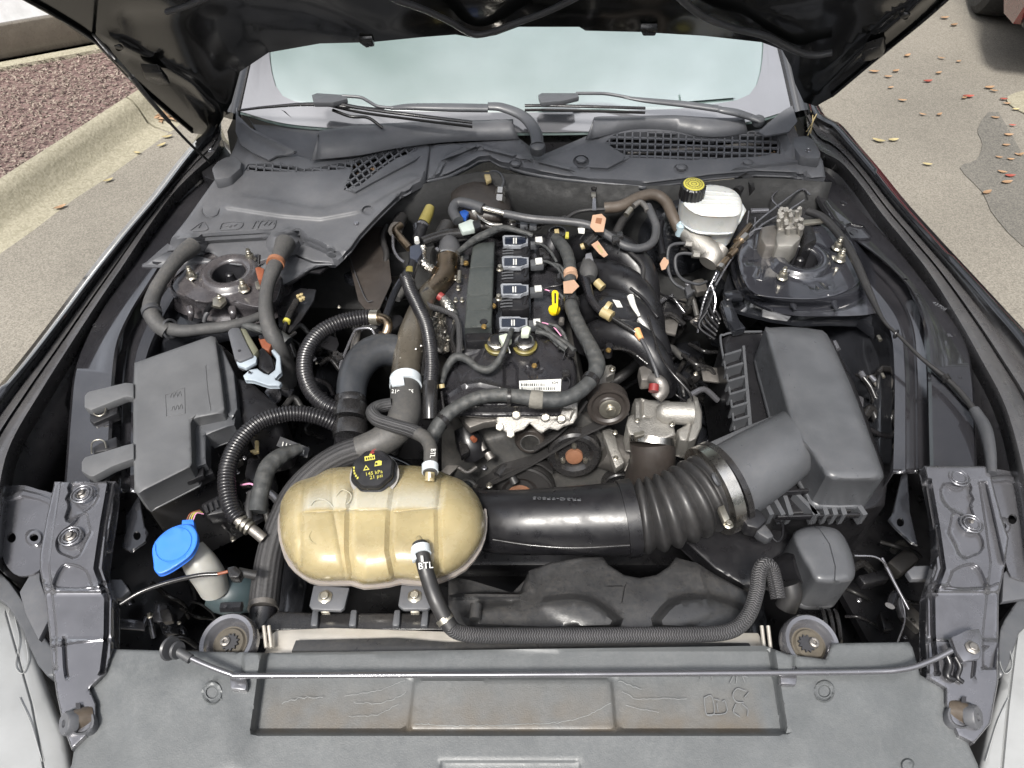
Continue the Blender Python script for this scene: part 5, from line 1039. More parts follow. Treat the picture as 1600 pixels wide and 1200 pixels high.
# ignition coils
cgrey = mat('coil_glass_grey', (.010, .013, .022), .2, coat=.15); lite = mat('pale_rim_plastic', (.20, .21, .23), .4)
for i, (x, y, sc_) in enumerate(((806,375,.94),(806,408,1),(805,451,1.04),(803,503,1.06))):
    f = sc_; zc_ = .895
    c = thing('ignition_coil', W(x, y, .88), '%s black ignition coil with two white stripes on the cam cover' % ('rearmost', 'second from the rear', 'third from the rear', 'front')[i], 'ignition coil', 'ignition coils')
    O = [(x+a*f, y+b*f) for a, b in ((-22,-6),(-19,-8),(8,-8),(11,-6),(20,-6),(20,5),(12,7),(8,10),(-19,10),(-21,8))]
    sheet('coil_rim', O, zc_, lite, c, step=5, depth=.008, rnd=1.2, relief=[plat([(x+a*f*.86, y+1+(b-1)*f*.78) for a, b in ((-22,-6),(8,-8),(20,-6),(20,5),(8,10),(-21,8))], -.0015, 1.5)])
    sheet('coil_window', [(x+a*f, y+b*f) for a, b in ((-18,-5),(7,-5.5),(17,-4),(17,3.5),(8,7),(-18,7))], zc_+.0008, cgrey, c, step=9, depth=.001)
    for dx in (-3.4, .4): prism('stripe', [(x+dx-1,y-3.5),(x+dx+1,y-3.5),(x+dx+1,y+5.5),(x+dx-1,y+5.5)], zc_+.0016, .0006, whitet, c, bev=0)
    prism('coil_body', [(x+a*f, y+b*f) for a, b in ((-20,10),(16,8),(20,6),(21,28),(12,32),(-20,32))], zc_-.012, .03, bplas, c)
    for k in range(4): tube('cooling_fin', [(x-22*f,y+(14+k*4.6)*f,zc_-.008),(x-14*f,y+(13+k*4.6)*f,zc_-.007),(x-4*f,y+(12.6+k*4.6)*f,zc_-.008)], 2.4, gplas2, c, seg=6)
    tube('coil_tower', [(x+14,y+26*f,.88),(x+17,y+14*f,.882)], 8, bplas, c, seg=12)
    prism('coil_plug', [(x+22,y-3),(x+44,y-4),(x+44,y+6),(x+23,y+7)], zc_-.014, .016, gplas2, c); prism('plug_lock', [(x+30,y-5),(x+41,y-6),(x+42,y+2),(x+31,y+3)], zc_-.006, .006, whitet, c, bev=.2)
    if i in (1, 2): bolt(x-27+(3-i), y+(13 if i == 1 else 16), zc_-.006, 12, zinc, c, h=1.4)
    tube('coil_wire', [(x+44,y+1,.882),(x+52,y+3,.885),(x+62,y+8,.882),(x+74,y+22,.875)], 2, pinkw if i > 1 else whitet, c, seg=6); tube('coil_loom', [(x+54,y+4,.884),(x+68,y+8,.882),(x+78,y+20,.876),(x+84,y+36,.87)], 7, tape, c, seg=8)
# cam solenoids
for x, y, lab in ((777,537,'left'),(820,537,'right')):
    so_ = thing('cam_solenoid', W(x, y, .87), 'round bright cam solenoid at the front of the cam cover, %s one of two' % lab, 'solenoid', 'cam solenoids')
    k = S(x, y, .87); c = W(x, y+2, .872)
    lathe('seal_ring', c, [(18, -6), (19.5, 0), (18, 1), (16.5, 0)], olive, so_, k=k, seg=32); lathe('can', c, [(16, -4), (16, 9), (13, 11), (9, 11.5)], steel, so_, k=k, seg=32)
    lathe('centre_plug', c, [(11, 10), (11, 13), (7, 15), (0, 15)], bplas, so_, k=k, seg=24)
    if lab == 'left': prism('plug', [(779,524),(792,520),(800,530),(786,537)], .905, .014, mat('pale_green_plug', (.42, .46, .38), .45), so_); tube('plug_wire', [(790,534,.90),(795,545,.89),(797,552,.885)], 2, whitet, so_, seg=6)
    else: prism('plug', [(815,512),(824,508),(830,512),(826,522),(814,522)], .915, .012, mat('pale_green_plug', (.46, .5, .42), .45), so_); tube('plug_stem', [(819,526,.90),(820,520,.91)], 6, bplas, so_)
lb = prism('part_label', [(811,595),(877,592),(876,611),(812,611)], .8625, .0008, labelm, en, bev=0)
for r_ in range(2):
    xx = 814
    while xx < 852+r_*16: w = random.choice((.7, 1.2, 1.8)); prism('bar_mark', [(xx,599+r_*6),(xx+w,599+r_*6),(xx+w,603.5+r_*6),(xx,603.5+r_*6)], .8628, .0002, darkin, lb, bev=0); xx += w+random.choice((.8, 1.4))
text('label_text', '624', W(867, 598, .863), (1, 0, 0), (0, .9, .1), .008, darkin, lb)
# dipstick
dp = thing('dipstick', W(867, 485, .88), 'bright yellow oil dipstick handle beside the cam cover', 'dipstick')
lathe('dipstick_base', W(866, 485, .880), [(8, -4), (9.5, 0), (9, 4), (5, 6), (0, 6)], yel, dp, k=S(866, 485, .88), seg=24)
prism('dipstick_handle', [(862,456),(864,453),(870,453),(873,457),(872,478),(870,486),(863,486),(863,476)], .905, .010, yel, dp, bev=.3); prism('handle_slot', [(866,458),(869,458),(869,474),(866,474)], .9055, .0006, bplas, dp, bev=0)
# oil filler neck
on = thing('oil_filler', W(872, 375, .88), 'open black oil filler neck at the rear of the engine', 'filler neck')
tube('neck', [(858,402,.85),(864,385,.875),(870,365,.90)], [44, 38, 28], bplas, on, seg=28); lathe('neck_rim', W(871, 364, .90), [(13, -3), (14.5, 0), (14, 3), (12, 3), (11, -2), (0, -3)], bplas2, on, k=S(871, 364, .9), seg=28)
prism('neck_clip', [(866,358),(873,357),(874,364),(867,364)], .91, .006, tan2, on); prism('neck_clip', [(884,362),(889,362),(889,370),(883,370)], .905, .006, yel2, on)
# front of the engine
PE = (-.883, 3.3, 0); AX = (0, -1, .30)
def pe_(x, y, dz=0): return W(x, y, (PE[0]+dz, PE[1], 0))
casq = mat('dusty_black_casting', (.034, .035, .036), .42, bump=.0004, bs=200, dust=.3)
sheet('timing_cover', [(690,640),(770,636),(900,636),(925,660),(960,700),(985,760),(960,800),(700,800),(690,730)], (PE[0]-.10, PE[1], 0), casq, en, relief=[plat([(748,690),(790,680),(830,760),(790,785),(750,770)], .02, 14)], step=14, depth=.05, dv=(0, 1, 0), rnd=4)
prism('bracket_web', [(712,636),(800,634),(804,655),(786,656),(756,660),(734,668),(726,660)], (.80, .0, 0), .02, casd, en)
BR = [(797,629),(838,631),(870,634),(898,628),(903,630),(902,652),(896,662),(880,667),(872,673),(858,670),(846,678),(838,672),(828,662),(818,672),(808,675),(797,680),(784,672),(774,660),(778,646),(790,642)]
brk = sheet('engine_bracket', BR, (.385, .9, 0), cast, en, relief=[bead([(800,640),(897,640),(890,656),(800,650)], 2, .004, 2), disc(807,649,8,.004,2), disc(852,652,8,.004,2), disc(877,655,8,.004,2)], step=5, depth=.02, dv=(0, .8, -.4), rnd=3)
for x, y in ((807,648),(853,652),(878,654),(781,667),(798,678)): lathe('bolt', W(x, y, (.392, .9, 0)), [(6, -2), (6, 1), (4, 1.5), (4, 5), (0, 5)], zinc, brk, k=S(x, y, .75), axis=(0, -.6, .8), seg=12, lobes=(6, .1))
tube('bracket_arm', [(734,662,.77),(760,654,.78),(785,655,.79)], 5, cast, en)
def pulley(x, y, dz, r, prof, m, lab=None, name='pulley', ax=AX):
    c = pe_(x, y, dz); k = S(x, y, (PE[0]+dz, PE[1], 0)); return lathe(name, c, prof, m, en, k=k, axis=ax, seg=48)
# idler / tensioner (upper right)
pulley(950, 632, .02, 33, [(8, 8), (15, 8), (17, 6), (24, 6), (28, 9), (33, 9), (33, -12), (20, -12)], brnrub)
pulley(952, 634, .02, 10, [(10, 6), (16, 8), (17, 10), (14, 11), (9, 11)], zinc, name='pulley_ring'); pulley(953, 635, .02, 6, [(8, 9), (8, 12), (6, 13), (6, 19), (0, 19)], zinc, name='bolt')
sheet('tensioner_arm', [(928,573),(955,570),(962,574),(960,584),(948,590),(950,606),(932,612),(934,590),(926,586)], (.80, 0, 0), cast, en, step=5, depth=.02, rnd=3)
bolt(957, 577, .805, 11, zinc, en)
# centre cap pulley, water pump, crank
pulley(828, 689, .0, 24, [(0, 4), (20, 4), (22, 2), (24, -2), (24, -14)], brnrub); pulley(828, 690, .0, 24, [(14, 4.4), (15, 5), (16, 4.4)], casq, name='pulley_ring')
pulley(897, 708, .0, 42, [(16, 0), (24, 0), (30, 8), (38, 10), (42, 6), (42, -10), (43, -12)], bplas2); pulley(897, 712, .0, 12, [(14, 0), (13, 5), (8, 7), (0, 7)], rust, name='pulley_hub')
for a in (90, 210, 330): 
    q = pe_(897+20*math.cos(math.radians(a)), 711-15*math.sin(math.radians(a))); lathe('bolt', q, [(7, 0), (6, 5), (5, 9), (0, 9)], zinc, en, k=.00085, axis=AX, seg=12, lobes=(6, .1))
pulley(812, 770, -.03, 56, [(0, -4), (22, -4), (30, 2), (48, 2), (50, 6), (53, 4), (53, 2), (55, 4), (56, 2), (56, -16)], beltm, name='crank_pulley'); pulley(812, 775, -.03, 20, [(20, -2), (14, 2), (0, 2)], rust, name='pulley_hub')
pulley(968, 760, -.04, 26, [(0, 2), (20, 2), (26, 6), (28, 4), (28, -12)], bplas2)
def belt(L, dz=.004): 
    C = np.array([pe_(x, y, dz) for x, y in L]); T, N, B = frames(crom(C, False, 6)); c = crom(C, False, 6); w = .013
    ax = np.array(basis(AX)[2]); V = np.vstack([np.vstack([p-ax*w, p+ax*w]) for p in c]); V2 = V+np.cross(np.repeat(T, 2, 0), ax)*.004
    n = len(c); Fc = []
    for i in range(n-1): a = 2*i; Fc += [(a, a+1, a+3, a+2), (a+2*n+2, a+2*n+3, a+2*n+1, a+2*n), (a, a+2, a+2*n+2, a+2*n), (a+1, a+1+2*n, a+3+2*n, a+3)]
    mesh('drive_belt', np.vstack([V, V2]), Fc, beltm, en, smooth=30)
belt([(982,642),(950,658),(900,682),(858,706),(820,728),(770,752),(720,776)]); belt([(918,622),(898,650),(866,680),(835,700)]); belt([(862,734),(835,720),(790,735),(745,760),(700,790)], -.02)
tube('alternator_body', [(940,700,.68),(972,712,.66)], 60, casd, en, seg=28)
for i in range(5): tube('alternator_fin', [(966+i*3,690,.69),(984+i*2.5,712,.68),(976+i*2,736,.665)], 2.5, cast, en, seg=6)
prism('alternator_bracket', [(940,672),(952,668),(960,672),(966,700),(976,722),(962,732),(952,704)], .735, .02, cast, en); bolt(961, 676, .75, 9, zinc, en); bolt(962, 716, .735, 9, zinc, en)
# sensor group left of the timing cover
sg = thing('vacuum_pump', W(745, 700, .72), 'small black pump with orange port left of the timing cover', 'pump')
tube('pump_body', [(725,668,.75),(735,695,.73),(742,712,.71)], [34, 44, 40], bplas, sg, seg=20); tube('port', [(738,684,.76),(742,688,.762)], 9, orange, sg); tube('pump_nozzle', [(748,690,.74),(756,704,.73)], 12, casd, sg); tube('pump_nozzle', [(762,708,.72),(768,718,.715)], 14, casd, sg)
tube('pump_pipe', [(716,730,.70),(730,738,.69),(744,730,.69)], 7, casd, sg); prism('pump_flange', [(716,690),(728,682),(734,704),(720,712)], .752, .02, bplas2, sg)
# throttle body
th = thing('throttle_valve', W(1040, 660, .78), 'cast aluminium throttle body with motor drum on the right of the engine', 'throttle body')
sheet('housing', [(988,632),(992,623),(1002,622),(1014,625),(1046,626),(1052,640),(1052,662),(1056,680),(1040,686),(1000,686),(982,680),(978,664),(982,650),(990,648)], .79, cast, th, relief=[plat([(992,626),(1000,626),(1001,658),(992,658)], .01, 3), bead([(1004,628),(1004,652),(1014,652)], 2, -.004, 2)], step=5, depth=.05, rnd=4)
tube('motor_drum', [(1026,645,.80),(1040,645,.802),(1082,647,.802)], [18, 34, 36], cast, th, seg=28, nstep=.003)
sheet('drum_cover', [(1074,624),(1084,618),(1090,621),(1097,645),(1096,668),(1088,686),(1076,692),(1062,688),(1058,672),(1072,664)], .798, cast, th, relief=[bead([(1084,620),(1084,650),(1074,688)], 2, .004, 2)], step=5, depth=.05, rnd=4)
prism('drum_cap', [(1090,624),(1097,632),(1099,655),(1093,680),(1084,688),(1089,655)], .795, .05, bplas, th)
tube('clamp_band', [(1020,684,.79),(1019,694,.783)], 72, steel, th, seg=36, nstep=.002); prism('clamp_screw', [(990,676),(1006,672),(1008,679),(992,683)], .84, .008, zinc, th); bolt(1050, 663, .81, 10, zinc, th); bolt(996, 657, .812, 9, zinc, th)
th2 = thing('throttle_hose', W(1020, 740, .74), 'brown black rubber hose dropping from the throttle body', 'hose'); tube('hose', [(1019,690,.786),(1020,715,.76),(1014,745,.71),(1000,775,.66),(940,800,.62)], [70, 70, 74, 70, 60], brnrub, th2, seg=32)
# intake manifold
im = thing('intake_manifold', W(980, 480, .84), 'black plastic intake manifold with curved runners on the right of the engine', 'intake manifold')
for L, d in (([(900,392,.80),(925,388,.845),(960,392,.868),(990,412,.862),(1004,442,.835),(1008,480,.79)], 62), ([(898,440,.80),(930,432,.848),(968,440,.866),(996,462,.858),(1012,492,.83),(1018,530,.78)], 60), ([(905,488,.80),(940,478,.845),(980,486,.862),(1006,510,.852),(1024,545,.82),(1030,580,.77)], 58), ([(915,535,.79),(945,522,.84),(980,524,.86),(1010,545,.85),(1032,580,.82),(1036,610,.77)], 56)):
    d *= .92; tube('runner', L, [d*.9, d, d, d*.95, d*.9, d*.8], bplas, im, seg=28); tube('runner_rib', [(x+2, y+24, z+.008) for x, y, z in L[:4]], 4, bplas2, im, seg=8)
for i in range(7): tube('manifold_rib', [(985+i*3,402+i*17,.872),(1002+i*3.5,408+i*18,.862),(1012+i*4,420+i*18,.845)], 2.6, bplas2, im, seg=6)
sheet('plenum_cover', [(935,462),(985,458),(1000,490),(992,505),(960,500),(930,482)], .893, bplas, im, step=10, depth=.02, rnd=5)
prism('map_sensor_tag', [(957,468),(968,470),(973,480),(964,480)], .8945, .0008, whitet, im, bev=0)
tube('elbow_port', [(1016,590,.85),(1030,596,.855),(1034,610,.84),(1026,622,.83)], [14, 20, 24, 20], casd, im, seg=20); tube('port_ring', [(1022,601,.856),(1021,612,.85)], 16, redm, im, seg=18); prism('port_block', [(998,572),(1018,568),(1022,592),(1002,594)], .84, .03, casd, im)
# turbo side: heat shields, charge pipe
tu = thing('charge_pipe', W(650, 500, .86), 'grey brown metal charge pipe running up the left side of the engine', 'pipe')
dkp = mat('aged_grey_pipe', (.10, .088, .07), .32, metal=.5, var=.35, dust=.2, coat=.2)
tube('pipe', [(632,606,.872),(636,570,.878),(642,530,.88),(655,490,.876),(668,462,.866),(690,440,.86),(700,418,.862),(700,400,.872)], [46, 46, 44, 38, 34, 34, 34, 32], dkp, tu, seg=30); tube('pipe_bend', [(668,462,.868),(684,446,.866),(697,428,.868),(699,404,.876)], [30, 33, 34, 34], heat, tu, seg=30)
lathe('pipe_boss', W(637, 521, .90), [(12, -20), (11, -1), (12, 1), (10, 2.4), (4, 2), (4, 4), (0, 4)], dkp, tu, k=S(637, 521, .9), seg=28, axis=(-.1, -.2, 1)); tube('pipe_collar', [(701,404,.875),(702,396,.878)], 38, steel, tu, seg=28, nstep=.003)
tube('pipe_sleeve', [(702,398,.878),(703,388,.885),(700,376,.89)], [38, 36, 26], grub, tu, seg=28)
for i in range(5): bolt(626+i*8, 560-i*5, .902, 5, steel, tu, h=.8)
ht = thing('heat_shield', W(690, 510, .82), 'crumpled bright foil heat shield beside the cam cover', 'heat shield')
rs2 = np.random.RandomState(5)
def crumple(Q): return .006*np.sin(Q[:, 0]*.9+2*np.sin(Q[:, 1]*.35))*np.sin(Q[:, 1]*.6)
for O, z in (([(672,492),(684,486),(700,500),(702,548),(690,552),(676,545),(676,520)], .835), ([(696,388),(712,398),(724,425),(716,460),(724,480),(712,500),(700,470),(708,440)], .835), ([(688,470),(706,468),(716,480),(708,500),(692,498)], .85)):
    sheet('foil_panel', O, z, foil, ht, relief=[crumple], step=4, depth=.004)
for x, y in ((706,420),(712,436),(716,452),(722,470),(710,505),(700,530),(722,545),(712,470)): bolt(x, y, .865, 8, zinc, ht, h=1.6)
tube('sensor_body', [(690,464,.876),(700,478,.872),(708,490,.868)], [14, 18, 16], foil, ht, seg=16); tube('sensor_cap', [(686,462,.88),(692,466,.878)], 14, redm, ht, seg=16)
tube('catalyst_shell', [(668,520,.74),(672,600,.70)], 70, casd, ht, seg=24); tube('manifold_body', [(700,400,.76),(700,480,.75),(705,560,.74)], 60, casq, ht, seg=20)
# ------------------------------------------------------------------ brake parts
br = thing('brake_reservoir', W(1110, 330, .93), 'milky white brake fluid reservoir with yellow printed cap', 'brake reservoir')
ORs = [(1064,310),(1063,300),(1075,293),(1088,298),(1100,290),(1118,289),(1140,294),(1154,304),(1160,320),(1158,334),(1146,340),(1110,340),(1085,335),(1068,322)]
sheet('upper_tank', ORs, .950, resm, br, relief=[pillow(ORs, 12, .010, 2)]+[bead([(1098,298+i*7),(1152,302+i*6)], .9, .0012, .9) for i in range(4)], step=6, depth=.048, smooth=2, taper=.04)
OR2 = [(x*.99+10.5, y*.9+44) for x, y in [(1068,318),(1085,305),(1140,300),(1158,322),(1154,338),(1135,345),(1100,344),(1078,336)]]
sheet('tank_rim', [(1068,330),(1072,318),(1160,318),(1160,340),(1150,352),(1128,357),(1100,350),(1080,342)], .912, resm, br, step=8, depth=.004, rnd=2, smooth=2)
sheet('lower_tank', [(1072,334),(1078,326),(1150,330),(1154,348),(1146,360),(1124,362),(1100,356),(1082,348)], .910, resm, br, step=8, depth=.045, rnd=3, smooth=2, taper=.12)
lathe('filler_neck', W(1083, 300, .950), [(15, -26), (17, -2), (17, 8)], resm, br, k=S(1083, 300, .95), seg=32); bc = lathe('cap', W(1083, 293, .982), [(18, -20), (20, -18), (20, 4), (18, 6)], bplas, br, k=S(1083, 293, .982), seg=80, lobes=(20, .06), axis=(0, -.05, 1)); lathe('cap_print', W(1083, 293, .982), [(16.5, 5.8), (16, 7), (14.5, 7.2), (0, 7.2)], yel2, bc, k=S(1083, 293, .982), seg=36, axis=(0, -.05, 1))
for r_ in (13, 8.5, 4): ring('print_ring', W(1083, 293, .982)+np.array([0, -.0005, 7.2*S(1083, 293, .982)]), r_*S(1083, 293, .982), .0006, darkin, bc, axis=(0, -.05, 1))
for i in range(16):
    a = i*math.pi/8; q = W(1083, 293, .982)+S(1083, 293, .982)*np.array([10.7*math.cos(a), 10.7*math.sin(a), 7.6]); box('print_tick', q, (.003, .0012, .0004), darkin, bc, rot=(0, 0, a), bev=0)
mc_ = thing('master_cylinder', W(1100, 390, .88), 'cast aluminium brake master cylinder under the white reservoir', 'brake cylinder')
tube('cylinder', [(1074,362,.88),(1090,378,.875),(1112,398,.865),(1106,412,.855)], [30, 34, 36, 30], cast, mc_, seg=24); tube('nose', [(1128,386,.875),(1118,400,.862)], [24, 28], cast, mc_, seg=20)
for x, y in ((1070,380),(1082,397)): tube('port_nut', [(x,y,.885),(x+10,y+1,.883)], 12, cast, mc_, seg=6)
lathe('reservoir_pin', W(1064, 352, .90), [(7, -20), (8, 0), (6, 3), (5, 5), (3, 3), (0, 3)], mat('blue_grey_metal', (.30, .38, .42), .4), mc_, k=.0013)
bb = thing('brake_booster', W(1050, 350, .85), 'large round black brake servo behind the reservoir', 'brake servo')
lathe('drum', W(1062, 372, .80), [(0, 30), (44, 28), (70, 18), (78, 4), (80, -6), (80, -30), (60, -45)], paintin, bb, k=.00125, axis=(0, -.9, .25), seg=48)
for L in ([(1072,380,.885),(1052,382,.885),(1044,392,.875),(1044,420,.85),(1052,440,.83),(1070,452,.82),(1085,455,.815)], [(1084,397,.882),(1066,396,.88),(1056,402,.875),(1056,420,.86),(1066,436,.84),(1090,444,.83),(1104,440,.825)]):
    tube('brake_pipe', L, 5, grub, mc_, seg=8)
prism('pipe_clip', [(1070,448),(1078,444),(1083,456),(1074,462)], .84, .014, grub, mc_); prism('paper_tag', [(1031,412),(1037,402),(1044,403),(1045,411),(1040,420),(1034,422)], .865, .001, peach, mc_, bev=0)
au = thing('abs_unit', W(1225, 350, .88), 'aluminium brake hydraulic block with many pipe fittings behind the right strut tower', 'brake unit')
prism('block', [(1215,358),(1258,355),(1252,372),(1240,384),(1214,384),(1212,370)], .935, .06, cast, au); prism('motor', [(1190,352),(1215,348),(1218,384),(1196,384),(1188,370)], .925, .06, casd, au); prism('controller', [(1255,350),(1272,352),(1278,372),(1256,384)], .93, .08, bplas, au)
rs3 = random.Random(4)
for i in range(26):
    x, y = 1216+rs3.random()*38, 322+rs3.random()*36; tube('fitting', [(x,y+10,.935),(x+rs3.uniform(-2,2),y,.955)], rs3.uniform(5,8), cast, au, seg=6)
prism('fitting_plate', [(1216,330),(1248,326),(1258,355),(1216,358)], .936, .02, cast, au)
lines = thing('brake_line', W(1180, 380, .89), 'thin dark brake lines crossing from the right strut tower to the bulkhead', 'brake line')
for L, d in (([(1116,440,.85),(1132,410,.87),(1150,385,.885),(1180,350,.90),(1220,318,.91),(1252,296,.91),(1266,305,.905)], 3.5), ([(1118,446,.85),(1138,412,.87),(1158,385,.885),(1190,352,.90),(1230,330,.91),(1256,313,.915)], 3.5), ([(1160,384,.885),(1172,366,.895),(1184,358,.90),(1214,356,.90)], 4.5), ([(1112,445,.85),(1118,470,.83),(1112,500,.80)], 4), ([(1122,420,.87),(1100,470,.82),(1090,520,.78)], 4), ([(1172,330,.90),(1200,329,.90)], 9), ([(1240,290,.90),(1218,296,.90),(1206,310,.895),(1218,325,.89)], 3), ([(1170,330,.90),(1168,352,.89),(1178,366,.885),(1180,340,.895)], 3)):
    tube('line', L, d, satin, lines, seg=8)
for L in ([(1124,418,.882),(1136,404,.886)], [(1140,400,.886),(1150,390,.89)], [(1150,378,.892),(1172,352,.90)], [(1144,392,.889),(1160,372,.895)]): tube('fitting_sleeve', L, 10, heat, lines, seg=14)
for L in ([(1124,420,.884),(1128,415,.885)], [(1158,376,.897),(1166,368,.899)]): tube('fitting_nut', L, 12, steel, lines, seg=6)
for i in range(6): tube('loom_branch', [(1120-i*3,440+i*9,.84),(1112-i*4,470+i*8,.82),(1126-i*2,500+i*6,.80)], 5, bplas, lines, seg=8)
prism('abs_bracket', [(1126,470),(1140,462),(1156,500),(1166,512),(1148,516),(1136,500)], .84, .02, paintin, lines); prism('abs_bracket', [(1130,455),(1155,452),(1162,466),(1136,464)], .852, .012, paintin, lines)
# ------------------------------------------------------------------ hoses, looms, pipes
def hose(name, lab, cat_, L, d, m, **kw):
    t = thing(name, W(*L[len(L)//2]), lab, cat_); tube(kw.pop('part', 'hose'), L, d, m, t, **kw); return t
def clampband(x0, x1, z0, d, m, par, name='clamp'): tube(name, [(*x0, z0), (*x1, z0)], d, m, par, seg=32, nstep=.002)
uh = thing('radiator_hose', W(520, 740, .84), 'thick braided radiator hose curving round the left of the coolant tank', 'hose')
tube('sleeve', [(412,948,.80),(417,905,.805),(424,865,.81),(438,820,.82),(462,772,.83),(498,735,.84),(535,712,.85),(572,700,.858)], 44, stripem, uh, seg=30)
tube('rubber_end', [(560,703,.856),(595,690,.864),(625,665,.87),(634,635,.872),(633,600,.874)], [42, 48, 50, 50, 46], hosem, uh, seg=30)
clampband((412,944), (411,952), .801, 47, casd, uh); tube('lower_end', [(412,950,.80),(408,985,.79)], 42, bplas, uh, seg=24)
clampband((634,604), (634,592), .876, 50, whitep, uh); prism('clamp_ear', [(609,588),(630,586),(632,600),(612,602)], .905, .006, whitep, uh)
for i, s_ in enumerate(('210', '3 7', '55')): text('hose_print', s_, W(618+i*12, 612, .898), (1, -.1, 0), (.1, .8, .6), .010, whitet, uh)
h2 = thing('branch_hose', W(620, 650, .88), 'ribbed sleeve hose looping over the radiator hose down to the tank, marked BTL', 'hose')
tube('sleeve', [(612,632,.885),(592,636,.885),(582,644,.89),(590,656,.895),(612,664,.90),(640,672,.905),(655,678,.905)], 22, stripem, h2, seg=20)
tube('rubber_end', [(650,676,.905),(664,684,.908),(672,698,.91),(673,720,.912),(672,740,.912)], 22, hosem, h2, seg=24)
clampband((672,727), (672,738), .912, 26, whitep, h2); text('hose_print', 'BTL', W(676, 708, .927), (0, -1, .1), (1, 0, 0), .012, whitet, h2); prism('hose_stripe', [(669,738),(673,738),(673,746),(669,746)], .928, .001, whitet, h2)
h3 = thing('overflow_hose', W(900, 990, .87), 'braided overflow hose running along the radiator top from the front of the tank', 'hose')
tube('rubber_end', [(656,850,.928),(660,870,.928),(668,900,.915),(680,935,.905),(695,965,.89),(704,980,.882)], 25, rubber, h3, seg=24)
tube('braid', [(698,972,.886),(712,986,.876),(740,992,.872),(800,993,.870),(900,993,.870),(1000,992,.870),(1100,991,.870),(1145,984,.872),(1170,960,.876),(1182,925,.882),(1186,895,.888),(1194,882,.89),(1204,886,.886),(1210,905,.878),(1216,935,.868)], 24, brd, h3, seg=22)
clampband((657,855), (659,867), .929, 30, whitep, h3); prism('clamp_ear', [(641,860),(650,858),(652,872),(644,876)], .935, .01, whitep, h3); text('hose_print', 'BTL', W(665, 884, .9385), (1, .12, 0), (-.1, .85, .5), .013, whitet, h3); prism('hose_stripe', [(657,868),(661,868),(662,877),(658,877)], .944, .001, whitet, h3)
tube('clamp', [(693,964,.889),(698,971,.886)], 29, zinc, h3, seg=20, nstep=.002)
el = thing('charge_elbow', W(560, 600, .86), 'thick black elbow pipe with stepped collars left of the engine', 'pipe')
tube('elbow', [(549,622,.86),(550,602,.866),(557,578,.872),(574,556,.876),(600,546,.874),(630,552,.862),(655,560,.85)], [46, 47, 50, 52, 52, 48, 40], mat('blue_black_rubber', (.022, .025, .030), .4, dust=.12), el, seg=34)
for y0, y1, d in ((620, 632, 50), (636, 655, 56), (658, 661, 46), (664, 684, 56)): tube('collar', [(549,y0,.858),(548,(y0+y1)/2,.856),(547,y1,.853)], [d-3, d, d-3], bplas2, el, seg=34)
tube('lower_pipe', [(547,684,.85),(540,720,.78),(530,780,.68)], 44, bplas, el, seg=24)
for nm, lab, L, d, cp_, e0 in (('conduit_hose', 'large ribbed hose in a C shape from a bent metal pipe to the black elbow', [(584,495,.895),(560,497,.895),(530,504,.895),(500,520,.892),(480,548,.888),(476,580,.882),(486,610,.874),(505,630,.866),(525,640,.858)], 26, 5.2, [(580,496,.896),(600,498,.896)]),
     ('conduit_hose', 'large ribbed hose curving over the fuse box side down to a pale metal fitting', [(528,664,.85),(500,652,.866),(470,646,.874),(440,648,.880),(405,660,.884),(375,688,.884),(358,722,.88),(354,758,.872),(362,795,.862),(374,812,.856)], 27, 5.2, None),
     ('conduit_hose', 'thin ribbed conduit running down beside the grey brown charge pipe', [(636,438,.905),(642,455,.906),(654,480,.906),(666,508,.905),(672,540,.902),(674,570,.896),(673,600,.888)], 22, 4.2, None)):
    t = hose(nm, lab, 'hose', L, d, corrm, corr=(cp_, 1.6), seg=22, part='ribbed_hose')
    if e0: tube('metal_end', [(580,496,.896),(592,496,.898)], 25, zinc, t, seg=22, nstep=.002); tube('metal_pipe', [(588,496,.897),(603,500,.90),(606,512,.895),(598,530,.88),(588,548,.865)], [16, 15, 14, 14, 14], heat, t, seg=16)
    elif 'fuse' in lab:
        for q in range(3): tube('metal_end', [(376+q*6,815+q*4.5,.856),(379+q*6,817+q*4.5,.855)], 24, zinc, t, seg=22, nstep=.001)
        tube('metal_pipe', [(370,811,.858),(395,828,.85),(412,842,.84)], 17, casd, t, seg=18)
    else: tube('smooth_end', [(673,598,.888),(672,625,.878),(672,655,.86)], 24, bplas2, t, seg=20); tube('smooth_end', [(640,445,.905),(633,432,.905)], 20, bplas2, t)
